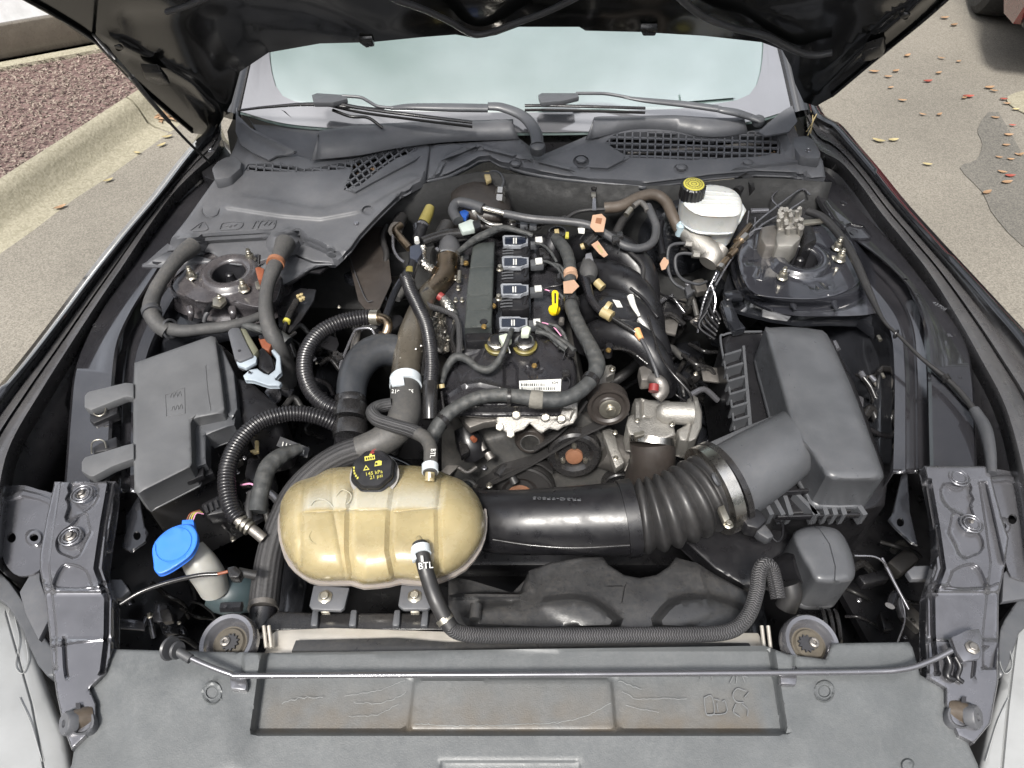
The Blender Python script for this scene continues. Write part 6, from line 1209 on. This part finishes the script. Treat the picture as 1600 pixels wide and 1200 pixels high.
for lab, L, d, m in (('chrome dark air conditioning pipe running down from the bulkhead left of the engine', [(650,352,.89),(652,372,.89),(650,395,.888),(640,418,.882),(620,450,.872),(608,480,.862),(598,512,.85)], 11, paintin),
     ('thin bent metal pipe looping below the ribbed hose', [(540,590,.86),(532,575,.865),(536,560,.87),(552,522,.88),(560,514,.882),(580,514,.88),(588,530,.87)], 5, satin),
     ('shiny bent steel pipe near the bulkhead at the upper left of the engine', [(626,352,.89),(618,360,.892),(626,372,.89),(640,388,.885)], 12, heat),
     ('thin dark pipe dropping from the bulkhead left of the engine', [(614,368,.88),(615,388,.875),(622,402,.872),(632,410,.87)], 5, satin),
     ('grey insulated hose running across the back of the engine from left to right', [(716,345,.925),(708,330,.93),(714,318,.935),(730,318,.938),(755,326,.938)], 17, grub),
     ('bright metal section of the pipe across the back of the engine', [(752,324,.938),(790,334,.936)], 9, steel),
     ('long grey hose across the engine rear ending in a U bend below the bulkhead', [(788,334,.937),(830,342,.935),(880,346,.932),(920,352,.930),(950,368,.925),(975,384,.918),(1000,388,.912),(1020,378,.915),(1025,355,.92),(1018,335,.925),(1012,322,.928)], 13, grub),
     ('fat brown heater hose arching towards the brake servo', [(945,325,.905),(970,322,.912),(1000,308,.92),(1022,304,.922),(1040,315,.915),(1052,340,.90),(1062,360,.885)], 18, mat('brown_rubber', (.055, .042, .032), .6, dust=.15)),
     ('curved bright steel pipe below the blue connector at the back of the engine', [(744,330,.925),(750,340,.925),(765,350,.922),(785,352,.918)], 6, steel),
     ('thin black pipe leading to the bulkhead bracket', [(884,342,.90),(900,332,.905),(920,328,.908),(945,327,.908)], 6, rubber)):
    hose('pipe' if m in (steel, satin, heat, paintin) else 'hose', lab, 'pipe' if m in (steel, satin, heat, paintin) else 'hose', L, d, m, part='tube')
o2 = thing('oxygen_sensor', W(783, 310, .93), 'bright hexagonal oxygen sensor with a curved wire below the cowl', 'sensor')
tube('sensor_shell', [(782,296,.925),(781,305,.92)], 15, steel, o2, seg=6); tube('sensor_nut', [(781,308,.918),(780,318,.912)], 18, steel, o2, seg=6); tube('sensor_tip', [(780,316,.912),(779,326,.908)], 11, zinc, o2)
tube('sensor_wire', [(783,296,.926),(787,282,.93),(780,270,.93),(768,268,.925),(760,276,.915)], 4, grub, o2, seg=8); prism('wire_clip', [(755,268),(764,266),(768,280),(760,284)], .925, .01, tan2, o2)
hsd = thing('turbo_heat_shield', W(735, 305, .90), 'domed dark brown heat shield under the middle of the cowl', 'heat shield')
sheet('dome', [(706,320),(705,300),(718,286),(740,278),(765,282),(790,300),(800,330),(785,350),(740,350),(712,340)], .885, brnrub, hsd, relief=[pillow([(706,320),(705,300),(718,286),(740,278),(765,282),(790,300),(800,330),(785,350),(740,350),(712,340)], 34, .045)], step=6, depth=.03, smooth=2)
lo_ = thing('pipe_fitting', W(666, 335, .92), 'olive yellow quick connector on a black pipe near the bulkhead', 'pipe fitting')
tube('olive_sleeve', [(672,324,.925),(668,335,.92),(662,348,.912)], [15, 18, 19], olive, lo_, seg=18); tube('black_pipe', [(664,342,.915),(658,360,.905),(652,375,.895)], 17, bplas, lo_, seg=18); tube('pipe_ring', [(661,350,.912),(660,353,.91)], 20, satin, lo_, seg=18)
prism('connector_block', [(640,384),(656,380),(660,394),(652,406),(640,402)], .91, .02, mat('dark_blue_grey_plug', (.03, .035, .05), .4), lo_); tube('white_tip', [(651,372,.91),(652,379,.908)], 8, whitet, lo_)
tube('black_pipe', [(660,378,.90),(675,372,.902),(700,366,.902),(735,364,.90)], [16, 16, 18, 16], bplas2, lo_, seg=18); tube('lower_pipe', [(648,400,.90),(644,420,.895),(640,436,.89)], 15, bplas, lo_); tube('olive_ring', [(641,420,.897),(640,428,.895)], 14, olive, lo_)
tube('foil_hose', [(660,388,.885),(658,400,.884),(664,414,.884),(678,422,.88)], 15, foil, lo_, corr=(6, 2))
for lab, L, d, m in (('thick taped wiring loom running down the right edge of the cam cover', [(868,372,.90),(884,392,.905),(891,420,.905),(890,450,.907),(893,480,.907),(906,512,.905),(924,545,.90),(933,570,.895),(925,592,.89),(905,612,.885),(880,624,.882),(850,625,.882),(815,620,.882),(780,617,.88),(745,622,.875),(712,638,.868),(688,660,.858),(672,690,.84)], [18, 20, 20, 20, 22, 22, 24, 26, 24, 24, 24, 26, 24, 22, 22, 22, 24, 24], tape),
     ('flat taped wiring loom drooping over the front of the cam cover', [(690,600,.87),(698,575,.875),(712,558,.885),(730,562,.888),(745,574,.886),(762,578,.886),(776,568,.89),(785,552,.90),(792,535,.91),(800,515,.905)], [8, 12, 14, 12, 12, 13, 12, 10, 8, 8], tape),
     ('braided harness beside the charge pipe', [(668,452,.885),(660,462,.888),(668,476,.888),(690,484,.886),(708,492,.884),(716,506,.882),(718,540,.88),(716,560,.878)], [8, 8, 9, 9, 9, 9, 10, 10], brd),
     ('grey taped loom over the rear of the engine rail', [(715,395,.905),(740,376,.908),(760,366,.912),(785,356,.915),(815,362,.91),(832,368,.905)], [9, 12, 14, 10, 8, 8], tape),
     ('black taped loom below the cam sensor plugs', [(838,518,.89),(855,522,.892),(872,534,.89),(886,545,.885)], 9, tape),
     ('corrugated loom branch running to the tan connector', [(912,425,.90),(918,450,.902),(926,472,.902),(944,492,.90)], [16, 14, 13, 12], corrm),
     ('thin black loom trailing along the right side of the manifold', [(990,460,.89),(1010,490,.885),(1020,520,.88),(1032,555,.875),(1048,580,.87),(1076,612,.85),(1082,626,.83)], 4, bplas2),
     ('black rubber line running back over the manifold', [(962,372,.91),(985,395,.905),(1004,415,.90),(1003,445,.885)], 7, rubber),
     ('thin loom along the top of the manifold ribs', [(985,450,.89),(1005,466,.887),(1020,486,.884),(1028,496,.88)], 5, bplas),
     ('black taped branch loom next to the radiator hose', [(470,700,.855),(440,712,.862),(418,732,.866),(408,765,.862),(402,800,.85)], [16, 26, 28, 28, 30], tape),
     ('black loom dropping beside the left front hose', [(392,770,.86),(388,800,.855),(392,825,.845)], 12, rubber)):
    hose('wiring_loom', lab, 'wiring loom', L, d, m, part='loom', seg=14)
for lab, L, d in (('fat grey rubber hose curving from the battery cover past the left strut tower', [(302,384,.925),(280,402,.93),(256,432,.925),(240,462,.915),(236,486,.905),(246,506,.895),(262,518,.885)], [28, 24, 22, 23, 25, 26, 24]),
     ('fat grey rubber hose running down the right side of the left strut tower', [(446,380,.93),(436,402,.935),(420,440,.93),(415,475,.92),(420,510,.90),(434,540,.87),(446,570,.82),(450,600,.77)], [32, 24, 22, 22, 25, 27, 28, 28])):
    t = hose('cable_conduit', lab, 'hose', L, d, foam, part='foam_tube', seg=24)
    if 'right' in lab: tube('orange_band', [(432,408,.936),(430,413,.936)], 28, mat('copper_orange', (.22, .09, .045), .5, dust=.2), t, seg=24, nstep=.002)
    else: tube('tape_band', [(236,484,.905),(238,490,.904)], 30, grub, t, seg=24); ring('collar', W(266, 514, .885), .018, .003, grub, t, axis=(1, -.3, .3))
hose('wiring_loom', 'grey taped loom lying behind the fuse box lid', 'wiring loom', [(255,512,.885),(285,517,.888),(320,514,.89),(355,510,.89),(385,502,.888),(410,492,.885)], [22, 19, 18, 18, 15, 13], foam, part='loom')
hose('wiring_loom', 'taped loom passing under the fat grey hose towards the connector', 'wiring loom', [(380,508,.885),(405,514,.883),(430,520,.88),(450,535,.87)], [13, 14, 16, 20], tape, part='loom')
sn = thing('level_sensor', W(455, 480, .88), 'small black sensor with yellow band on a dark bracket left of the engine', 'sensor')
prism('bracket', [(432,470),(470,450),(494,452),(490,470),(470,500),(452,520),(436,510)], .865, .004, bplas, sn); tube('sensor_body', [(464,470,.885),(454,488,.88),(448,502,.875)], 11, bplas2, sn, seg=14); tube('yellow_band', [(449,500,.876),(447,504,.875)], 12, yel2, sn); tube('sensor_wire', [(447,504,.875),(444,520,.87),(452,526,.865),(462,520,.862)], 6, bplas2, sn)
for dx, dy in ((0, 0), (5, -2), (8, 3), (4, 5)): lathe('sensor_boss', W(466+dx, 463+dy, .892), [(3, -2), (3, 2), (0, 3)], tan2, sn, k=.0013, seg=10)
oc = thing('orange_connector', W(408, 425, .90), 'small orange connector on the left strut tower', 'connector')
prism('plug_body', [(398,418),(404,416),(413,419),(411,436),(403,437)], .925, .02, orange, oc); tube('plug_pin', [(405,398,.94),(404,412,.925)], 5, bplas2, oc)
prism('base_washer', [(398,440),(412,438),(412,450),(400,450)], .90, .004, zinc, oc)
ob = thing('orange_fuse_plug', W(415, 537, .86), 'orange plastic plug half hidden beside the pale lever connector', 'connector'); prism('plug_body', [(403,527),(420,524),(426,534),(420,548),(410,545)], .885, .02, orange, ob); prism('plug_rim', [(404,524),(420,521),(422,526),(405,529)], .888, .006, bplas, ob)
# tags and connectors on the right bank
tg = thing('cable_tag', W(930, 350, .93), 'peach printed paper tag wrapped round the grey hose', 'cable tag'); prism('tag_front', [(926,336),(940,334),(947,341),(943,362),(930,362),(922,354)], .945, .001, peach, tg, bev=0); prism('tag_print', [(932,340),(941,341),(939,350),(930,348)], .9455, .0005, rust, tg, bev=0)
tg = thing('cable_tag', W(936, 390, .92), 'peach paper tag hanging on a black pipe above the manifold', 'cable tag'); prism('tag_front', [(924,382),(934,376),(950,398),(944,402),(936,396)], .925, .001, peach, tg, bev=0); prism('tag_print', [(932,384),(936,382),(943,394),(940,396)], .9255, .0005, tan2, tg, bev=0)
tg = thing('cable_tag', W(892, 448, .92), 'pink peach paper tag stuck round the thick taped loom', 'cable tag'); prism('tag_front', [(880,440),(897,437),(905,447),(894,458),(881,458)], .928, .001, peach, tg, bev=0); tube('tag_band', [(891,425,.912),(892,432,.912)], 22, peach, tg, nstep=.002)
tg = thing('cable_tag', W(909, 360, .92), 'small white paper tag behind the peach tag', 'cable tag'); prism('tag_front', [(903,356),(914,356),(913,365),(904,364)], .925, .001, labelm, tg, bev=0); tube('tag_wire', [(912,366,.92),(906,374,.915)], 2, darkin, tg, seg=6)
pc = thing('pipe_coupler', W(928, 385, .90), 'short black pipe stub between the two peach tags', 'pipe'); tube('stub', [(915,384,.905),(928,372,.912),(940,362,.918)], 15, bplas2, pc); tube('stub_end', [(913,384,.905),(908,386,.902)], 10, tan2, pc)
tc = thing('tan_connector', W(950, 492, .90), 'yellow tan connector on the manifold with a clear hose behind it', 'connector')
tube('plug_body', [(941,486,.905),(956,495,.903)], 18, tan2, tc, seg=16); tube('plug_flange', [(946,481,.908),(952,484,.907)], 24, tan2, tc, seg=16, nstep=.002); tube('black_wire', [(958,497,.902),(972,506,.90),(988,516,.898),(997,522,.895)], 9, bplas2, tc)
tube('peach_end', [(994,516,.897),(1002,530,.893)], [14, 9], mat('peach_plastic', (.55, .28, .12), .45), tc); tube('clear_wire', [(1002,530,.892),(1012,548,.885),(1022,572,.875),(1028,590,.865)], 6, grub, tc)
gc = thing('loom_junction', W(920, 420, .90), 'grey cloth junction boot where the loom meets the manifold', 'wiring loom'); tube('boot', [(918,408,.90),(920,425,.905),(921,436,.903)], [16, 30, 20], foam, gc); prism('grey_plug', [(915,396),(924,394),(928,408),(914,410)], .915, .012, mat('mid_grey_plug', (.12, .12, .13), .5), gc); tube('pale_stub', [(932,440,.90),(942,450,.895)], 14, tan2, gc)
wb_ = thing('white_breather', W(992, 478, .90), 'white ribbed plastic sleeve standing over the manifold', 'sleeve'); tube('sleeve', [(985,463,.905),(990,478,.90),(999,494,.89)], [11, 9, 5], labelm, wb_, seg=16, corr=(2.5, .7))
bl = thing('blue_connector', W(722, 338, .90), 'deep blue connector among pale clips at the back of the engine', 'connector'); prism('plug_body', [(718,330),(726,327),(733,331),(728,340),(720,338)], .93, .012, bluec, bl); prism('pale_clip', [(716,350),(735,342),(746,346),(742,358),(722,362)], .92, .012, mat('pale_green_grey', (.30, .34, .32), .45), bl)
prism('black_clip', [(738,345),(750,342),(752,354),(742,358)], .925, .012, bplas, bl)
tube('white_ring', [(742,328,.93),(744,332,.928)], 11, whitet, bl, nstep=.002)
for i in range(14):
    x, y = 596+rs3.random()*40, 0
hb_ = thing('hose_bracket', W(928, 315, .92), 'small zinc strap bracket bolted to the bulkhead', 'bracket'); prism('strap', [(923,293),(932,293),(931,310),(932,328),(925,328),(926,310)], .915, .003, satin, hb_); lathe('bolt', W(928, 295, .918), [(5, 0), (5, 3), (0, 4)], bplas2, hb_, k=.0014, seg=6); prism('bright_pad', [(924,300),(931,300),(931,307),(924,307)], .917, .002, zinc, hb_)
tube('coupling', [(978,336,.92),(986,326,.925)], 9, zinc, hb_) ; tube('coupling', [(990,322,.927),(1000,316,.93),(1008,322,.93),(1012,330,.928)], 9, casd, hb_)
# bits in the dark gaps
jp = thing('labelled_pipe', W(460, 700, .82), 'flat grey bar code plate between the ribbed hose and radiator hose', 'label plate'); prism('plate', [(438,682),(484,700),(480,715),(432,696)], .83, .002, grub, jp, bev=0)
for r_ in range(14): x = 442+r_*2.7; prism('bar_mark', [(x,690+r_*1.05),(x+1.2,690.5+r_*1.05),(x-.3,697+r_*1.05),(x-1.5,696.5+r_*1.05)], .8305, .0003, darkin if r_ % 2 else whitet, jp, bev=0)
rl = thing('relay_block', W(395, 700, .80), 'black relay bracket with pink and pale wires inside the hose curve', 'relay'); prism('block', [(386,712),(420,718),(428,745),(400,760),(380,742)], .80, .05, bplas, rl); prism('tan_lug', [(398,688),(404,688),(404,706),(396,708),(390,704),(398,702)], .84, .006, tan2, rl)
tube('pink_wire', [(376,758,.85),(392,756,.858),(402,764,.858),(401,776,.85)], 3, pinkw, rl, seg=6); tube('pale_wire', [(396,768,.853),(399,776,.85),(396,790,.845)], 3, tan2, rl, seg=6)
pb2 = thing('pump_connector', W(320, 800, .83), 'black plug with orange and yellow wires above the blue lid', 'connector'); prism('plug', [(312,788),(345,770),(360,776),(352,800),(322,806)], .85, .03, bplas, pb2)
for i, m in enumerate((orange, tan2, yel2, pinkw)): tube('wire', [(292+i*3,812+i,.862),(298+i*3,802,.866),(312+i*2,797+i*2,.858)], 2, m, pb2, seg=6)
for i in range(4): prism('plug_rib', [(318+i*8,790-i*4),(322+i*8,788-i*4),(326+i*8,800-i*4),(322+i*8,802-i*4)], .855, .005, bplas2, pb2, bev=0)
lw = thing('sensor_lead', W(280, 900, .84), 'black sensor lead with orange wires stretching from the headlamp carrier to the bottle', 'wire'); tube('lead', [(188,944,.87),(220,925,.875),(262,910,.875),(310,899,.872),(342,897,.87)], [5, 6, 7, 7, 6], bplas2, lw); tube('orange_wire', [(340,897,.871),(356,893,.87)], 5, orange, lw); prism('lead_plug', [(354,886),(368,883),(378,892),(372,902),(358,902)], .875, .02, bplas2, lw); tube('plug_tail', [(372,893,.865),(400,899,.855)], 14, rubber, lw)
nb = thing('bleed_valve', W(362, 950, .85), 'black square bleed fitting beside the lower hose clamp', 'fitting'); tube('fitting_body', [(346,949,.85),(378,948,.85)], 17, bplas, nb, seg=6); tube('fitting_port', [(352,949,.862),(352,947,.866)], 5, darkin, nb)
bc_ = thing('bonnet_cable', W(1420, 560, .90), 'black bonnet release cable running along the right rail', 'cable')
tube('cable', [(1262,330,.90),(1285,340,.905),(1310,365,.91),(1335,405,.912),(1355,450,.91),(1380,500,.905),(1405,525,.905),(1440,560,.905),(1480,592,.905),(1505,618,.905),(1525,645,.905)], [12, 13, 13, 13, 12, 6, 5, 6, 8, 9, 10], rubber, bc_, seg=14)
tube('cable_sleeve', [(1522,640,.906),(1538,668,.906),(1546,700,.904),(1550,740,.90)], [16, 20, 18, 14], grub, bc_, seg=18); ring('cable_clip', W(1400, 522, .906), .007, .0025, bplas, bc_, axis=(.7, -.7, .2)); tube('cable_tie', [(1476,588,.907),(1480,594,.907)], 13, bplas2, bc_); tube('cable_inner', [(1452,572,.89),(1480,600,.889),(1505,628,.888),(1522,642,.89)], 4, bplas2, bc_, seg=8)
# filler: dark pipes and blocks low in the gaps so that the depths are not empty
fl_ = thing('lower_pipework', W(560, 620, .6), 'dark pipes and brackets deep in the gap left of the engine', 'pipework')
rs4 = random.Random(11)
for i in range(34):
    side = i % 2; x0 = rs4.uniform(400, 640) if side == 0 else rs4.uniform(1010, 1130); y0 = rs4.uniform(430, 760)
    z = rs4.uniform(.50, .72); L = [(x0, y0, z)]
    for j in range(3): L.append((L[-1][0]+rs4.uniform(-45, 45), L[-1][1]+rs4.uniform(10, 45), z+rs4.uniform(-.05, .05)))
    tube('dark_pipe', L, rs4.uniform(6, 20), rs4.choice((bplas, rubber, bplas2, paintin)), fl_, seg=10)
prism('gearbox_block', [(700,380),(880,380),(930,640),(690,640)], .78, .35, casq, fl_); prism('lower_block', [(460,640),(560,620),(560,760),(440,760)], .60, .2, bplas, fl_)
prism('splash_panel', [(540,395),(560,368),(600,340),(612,440),(585,500),(560,470),(548,420)], .84, .004, brnrub, fl_); emb('splash_panel_edge', [(546,400),(556,430),(572,468),(582,470)], 1.6, .846, grub, fl_)
for x, y in ((503,425),(530,480),(648,352),(600,560)): bolt(x, y, .84, 6, zinc, fl_)
# small fixings that crowd the real bay
sf = [  # name, label, pixel spots
 ('plug_connector', 'small black plug clipped beside the oil filler neck', [(848,392,.885),(853,400,.885)], bplas2),
 ('plug_connector', 'black two pin plug on the loom below the cam sensors', [(884,582,.885),(892,548,.885)], bplas2),
 ('plug_connector', 'black plug at the front right corner of the cam cover', [(876,536,.885),(886,540,.885)], bplas2),
 ('plug_connector', 'grey plug and clip below the grey hose at the engine rear', [(818,348,.915),(832,350,.915)], gplas2),
 ('plug_connector', 'small black clip holding the grey hose near the peach tag', [(962,372,.935),(968,366,.935)], bplas2),
 ('plug_connector', 'black clip on the pipe left of the elbow', [(530,556,.875),(524,552,.875)], bplas2)]
for nm, lab, pts, m in sf:
    t = thing(nm, W(*pts[0]), lab, 'connector')
    for j, (x, y, z) in enumerate(pts):
        prism('plug_body' if j == 0 else 'plug_lock', [(x-6+j*2,y-5),(x+5,y-6+j),(x+7,y+4),(x-5,y+6-j*2)], z, .012, m, t, bev=.2)
    x, y, z = pts[0]; tube('plug_wire', [(x,y+5,z-.004),(x+6,y+14,z-.008),(x+3,y+24,z-.015)], 2.5, bplas, t, seg=6)
tie = thing('cable_tie', W(796, 619, .89), 'black cable ties round the thick taped loom at the engine front', 'cable tie')
for a, b, d in (((793,620,.882),(798,620,.882),27), ((921,596,.889),(925,590,.890),28), ((689,660,.858),(694,655,.859),27), ((893,470,.907),(893,475,.907),26)): tube('tie_band', [a, b], d, bplas2, tie, seg=24, nstep=.002)
wt_ = thing('loom_wrap', W(838, 623, .89), 'grey fibre wrap round the taped loom above the engine bracket', 'tape'); tube('wrap_band', [(829,623,.8825),(838,624.5,.8825),(848,625,.8825)], [29, 30, 29], mat('fibre_wrap', (.12, .115, .10), .8, bump=.002, bs=150, dust=.2), wt_, seg=24)
tf = thing('loom_stud', W(692, 605, .87), 'pale headed stud with a tie strap left of the cam cover', 'fixing'); tube('stud_head', [(690,600,.885),(691,606,.88)], 9, tan2, tf); tube('tie_strap', [(690,612,.878),(692,630,.872),(696,650,.865)], 4, bplas2, tf)
for x, y, r_ in ((158,474,3),(148,508,3),(164,452,3),(1415,436,3),(1432,461,3.5),(1482,523,3),(1500,590,2.5),(1318,318,5),(1290,300,4)):
    lathe('rail_hole', W(x, y, ZA+.0005), [(r_*.6, 0), (r_, .6), (r_*1.1, 0)], bplas, car, k=S(x, y, ZA), seg=14)
sheet('reinforcement_plate', [(1262,292),(1276,290),(1300,325),(1335,352),(1352,368),(1340,372),(1322,358),(1308,352)], ZA+.006, railm, car, relief=[bead([(1270,294),(1300,340),(1322,362)], 2.5, .004, 2)], step=6, depth=.005)
sheet('lifting_bracket', [(1318,352),(1328,348),(1350,352),(1364,366),(1362,371),(1348,372),(1330,372)], ZA+.008, railm, car, relief=[bead([(1322,354),(1330,350),(1348,354),(1360,367)], 2, .004, 2)], holes=[ell(1334,363,7,5,14)], step=5, depth=.006)
text('stamped_number', '31 C', W(155, 514, ZA+.001), (.4, .9, 0), (-.9, .4, 0), .014, bplas, car); text('stamped_number', '43708', W(1468, 478, ZA+.001), (.6, -.8, 0), (.8, .6, 0), .012, gplas, car); text('stamped_number', '3L', W(1484, 524, ZA+.001), (1, 0, 0), (0, 1, 0), .010, gplas, car)
# pine needles caught by the right hinge
pn = thing('pine_needles', W(1268, 200, .95), 'few orange pine needles caught beside the right bonnet hinge', 'needles')
for a in ((1262,212,1272,184),(1260,206,1276,178),(1266,210,1270,180),(1244,208,1240,194)): tube('needle', [(a[0],a[1],.94),((a[0]+a[2])/2+1,(a[1]+a[3])/2,.955),(a[2],a[3],.965)], 1.4, tan2, pn, seg=5)
gd = thing('dry_leaf_debris', W(570, 262, .93), 'crumbs of dry leaves lying in the left cowl vent', 'leaf debris')
for i in range(10):
    x, y = rs3.uniform(552, 585), rs3.uniform(250, 275); prism('leaf_crumb', [(x-2,y),(x,y-2),(x+3,y+1),(x,y+2)], .925, .001, leafm[1], gd, bev=0)
for i in range(12):
    x, y = rs3.uniform(1180, 1210), rs3.uniform(232, 244); prism('leaf_crumb', [(x-2,y),(x,y-1.5),(x+2,y+1),(x,y+1.5)], .935, .001, leafm[1], gd, bev=0)

# extra branches, clips and small hard parts round the head
def many(name, lab, cat_, spec):
    t = thing(name, W(*spec[0][1][0]), lab, cat_)
    for part, L, d, m in spec: tube(part, L, d, m, t, seg=10)
many('sensor_loom', 'thin taped wires fanning out along the rear right of the cam cover', 'wiring loom', [
 ('wire', [(836,380,.89),(850,384,.892),(862,396,.89),(870,410,.885)], 5, tape), ('wire', [(846,408,.885),(858,410,.89),(872,420,.888),(882,436,.885)], 5, tape), ('wire', [(848,452,.885),(860,448,.888),(874,446,.89),(886,440,.89)], 3, bplas2),
 ('wire', [(838,505,.885),(852,512,.89),(866,524,.888),(884,536,.885),(898,548,.885)], 8, tape), ('wire', [(840,512,.88),(856,524,.885),(872,540,.882),(884,548,.88)], 6, tape), ('sensor_tip', [(878,470,.885),(877,480,.885)], 9, bplas2), ('sensor_tip', [(874,430,.885),(873,438,.885)], 9, bplas2), ('clip_foot', [(878,498,.88),(877,506,.878)], 9, casd)])
many('head_pipework', 'small pipes and studs crowded between the charge pipe and the cam cover', 'pipework', [
 ('pipe', [(712,505,.87),(706,530,.868),(712,556,.865),(700,580,.86)], 8, bplas2), ('pipe', [(690,470,.87),(704,474,.872),(712,492,.87)], 9, tape), ('stud', [(722,402,.88),(722,412,.878)], 6, zinc), ('stud', [(718,424,.88),(717,440,.875)], 7, zinc), ('pipe', [(680,556,.85),(684,580,.845),(676,604,.84)], 9, casd),
 ('pipe', [(604,352,.86),(598,372,.85),(604,400,.84),(596,430,.82)], 10, rubber), ('pipe', [(682,388,.89),(690,398,.885),(684,412,.88)], 6, satin), ('pipe', [(628,340,.87),(622,352,.875)], 20, rubber), ('clamp_ring', [(620,356,.88),(617,362,.882)], 22, casd), ('pipe', [(560,506,.87),(556,530,.86),(552,550,.85)], 12, casd), ('pipe', [(596,520,.85),(588,545,.84),(580,560,.83)], 10, heat)])
many('rear_pipework', 'dark pipes and clips along the bulkhead behind the grey hose', 'pipework', [
 ('pipe', [(700,352,.87),(690,372,.865),(694,390,.86)], 26, rubber), ('pipe', [(800,352,.895),(830,352,.90),(860,346,.90),(884,340,.90)], 8, bplas2), ('pipe', [(796,346,.91),(800,352,.908),(806,350,.906)], 9, bplas2), ('ring', [(800,344,.915),(801,348,.913)], 11, zinc), ('pipe', [(826,342,.90),(836,348,.898),(842,358,.89)], 10, casd),
 ('pipe', [(930,372,.89),(950,366,.895),(968,376,.89),(985,390,.885)], 7, bplas2), ('pipe', [(985,330,.88),(970,350,.87),(960,372,.86)], 14, rubber), ('pipe', [(1040,330,.86),(1030,360,.85),(1036,400,.84)], 12, bplas), ('pipe', [(1150,300,.90),(1160,288,.905),(1176,282,.905),(1188,290,.90)], 16, rubber), ('grommet', [(1160,292,.90),(1168,286,.903)], 36, rubber)])
many('wing_clips', 'small bright clips and fixings scattered on the dark right inner wing', 'clips', [
 ('clip', [(1360,588,.84),(1368,596,.838)], 8, satin), ('clip', [(1345,582,.84),(1350,590,.838)], 10, satin), ('wire', [(1348,588,.838),(1360,604,.83),(1368,622,.82)], 7, bplas2), ('clip', [(1372,525,.85),(1376,532,.85)], 6, zinc), ('clip', [(1304,534,.85),(1310,546,.85)], 7, satin), ('clip', [(1378,584,.85),(1381,590,.85)], 5, zinc)])

# brackets, harness and castings low in the gaps
rc = random.Random(21)
def gap(name, lab, zones, n, zr):
    t = thing(name, W((zones[0]+zones[2])/2, (zones[1]+zones[3])/2, zr[0]), lab, 'bracketry')
    for i in range(n):
        x, y, z = rc.uniform(zones[0], zones[2]), rc.uniform(zones[1], zones[3]), rc.uniform(*zr); w, h, a = rc.uniform(8, 26), rc.uniform(6, 18), rc.uniform(-.8, .8); ca, sa = math.cos(a), math.sin(a); k = i % 4
        P = [(x+u*ca-v*sa, y+u*sa+v*ca) for u, v in ((-w, -h), (w*.6, -h), (w, -h*.3), (w, h), (-w*.7, h))]
        if k == 0: prism('bracket', P, z, rc.uniform(.004, .03), rc.choice((satin, paintin, bplas, casd)), t, bev=.2)
        elif k == 1: tube('wire', [(x-w, y-h, z), (x, y+rc.uniform(-9, 9), z+.01), (x+w, y+h, z-.01), (x+w*1.4, y+h*2.4, z-.03)], rc.uniform(3, 8), rc.choice((tape, bplas2, rubber, corrm)), t, seg=8)
        elif k == 2: bolt(x, y, z+.01, rc.uniform(6, 11), rc.choice((zinc, casd, satin)), t)
        else: tube('pipe', [(x-w, y, z), (x, y-h, z), (x+w, y+h, z-.02)], rc.uniform(7, 15), rc.choice((casq, rubber, satin, bplas2)), t, seg=12)
gap('inner_brackets', 'dim brackets and wires in the gap between the left tower and the ribbed hose', (420, 500, 520, 640), 26, (.68, .80))
gap('inner_brackets', 'dim brackets and wires below the fuse box beside the braided hose', (345, 690, 420, 850), 20, (.66, .78))
gap('inner_brackets', 'dim brackets and wires between the intake manifold and the air filter box', (1040, 440, 1120, 620), 26, (.66, .78))
gap('inner_brackets', 'dim brackets and wires between the air filter box and the right rail', (1335, 545, 1392, 700), 16, (.68, .80))
gap('inner_brackets', 'dim brackets in the dark opening behind the left end of the shield', (190, 900, 330, 1005), 14, (.58, .70))
gap('inner_brackets', 'dim brackets in the dark opening behind the right end of the shield', (1320, 850, 1440, 1000), 14, (.58, .70))
gap('inner_brackets', 'dim pipes and studs deep left of the charge pipe', (560, 420, 640, 540), 22, (.70, .82))
gap('inner_brackets', 'dim castings and bolts low in front of the timing cover', (700, 660, 800, 770), 16, (.62, .68))
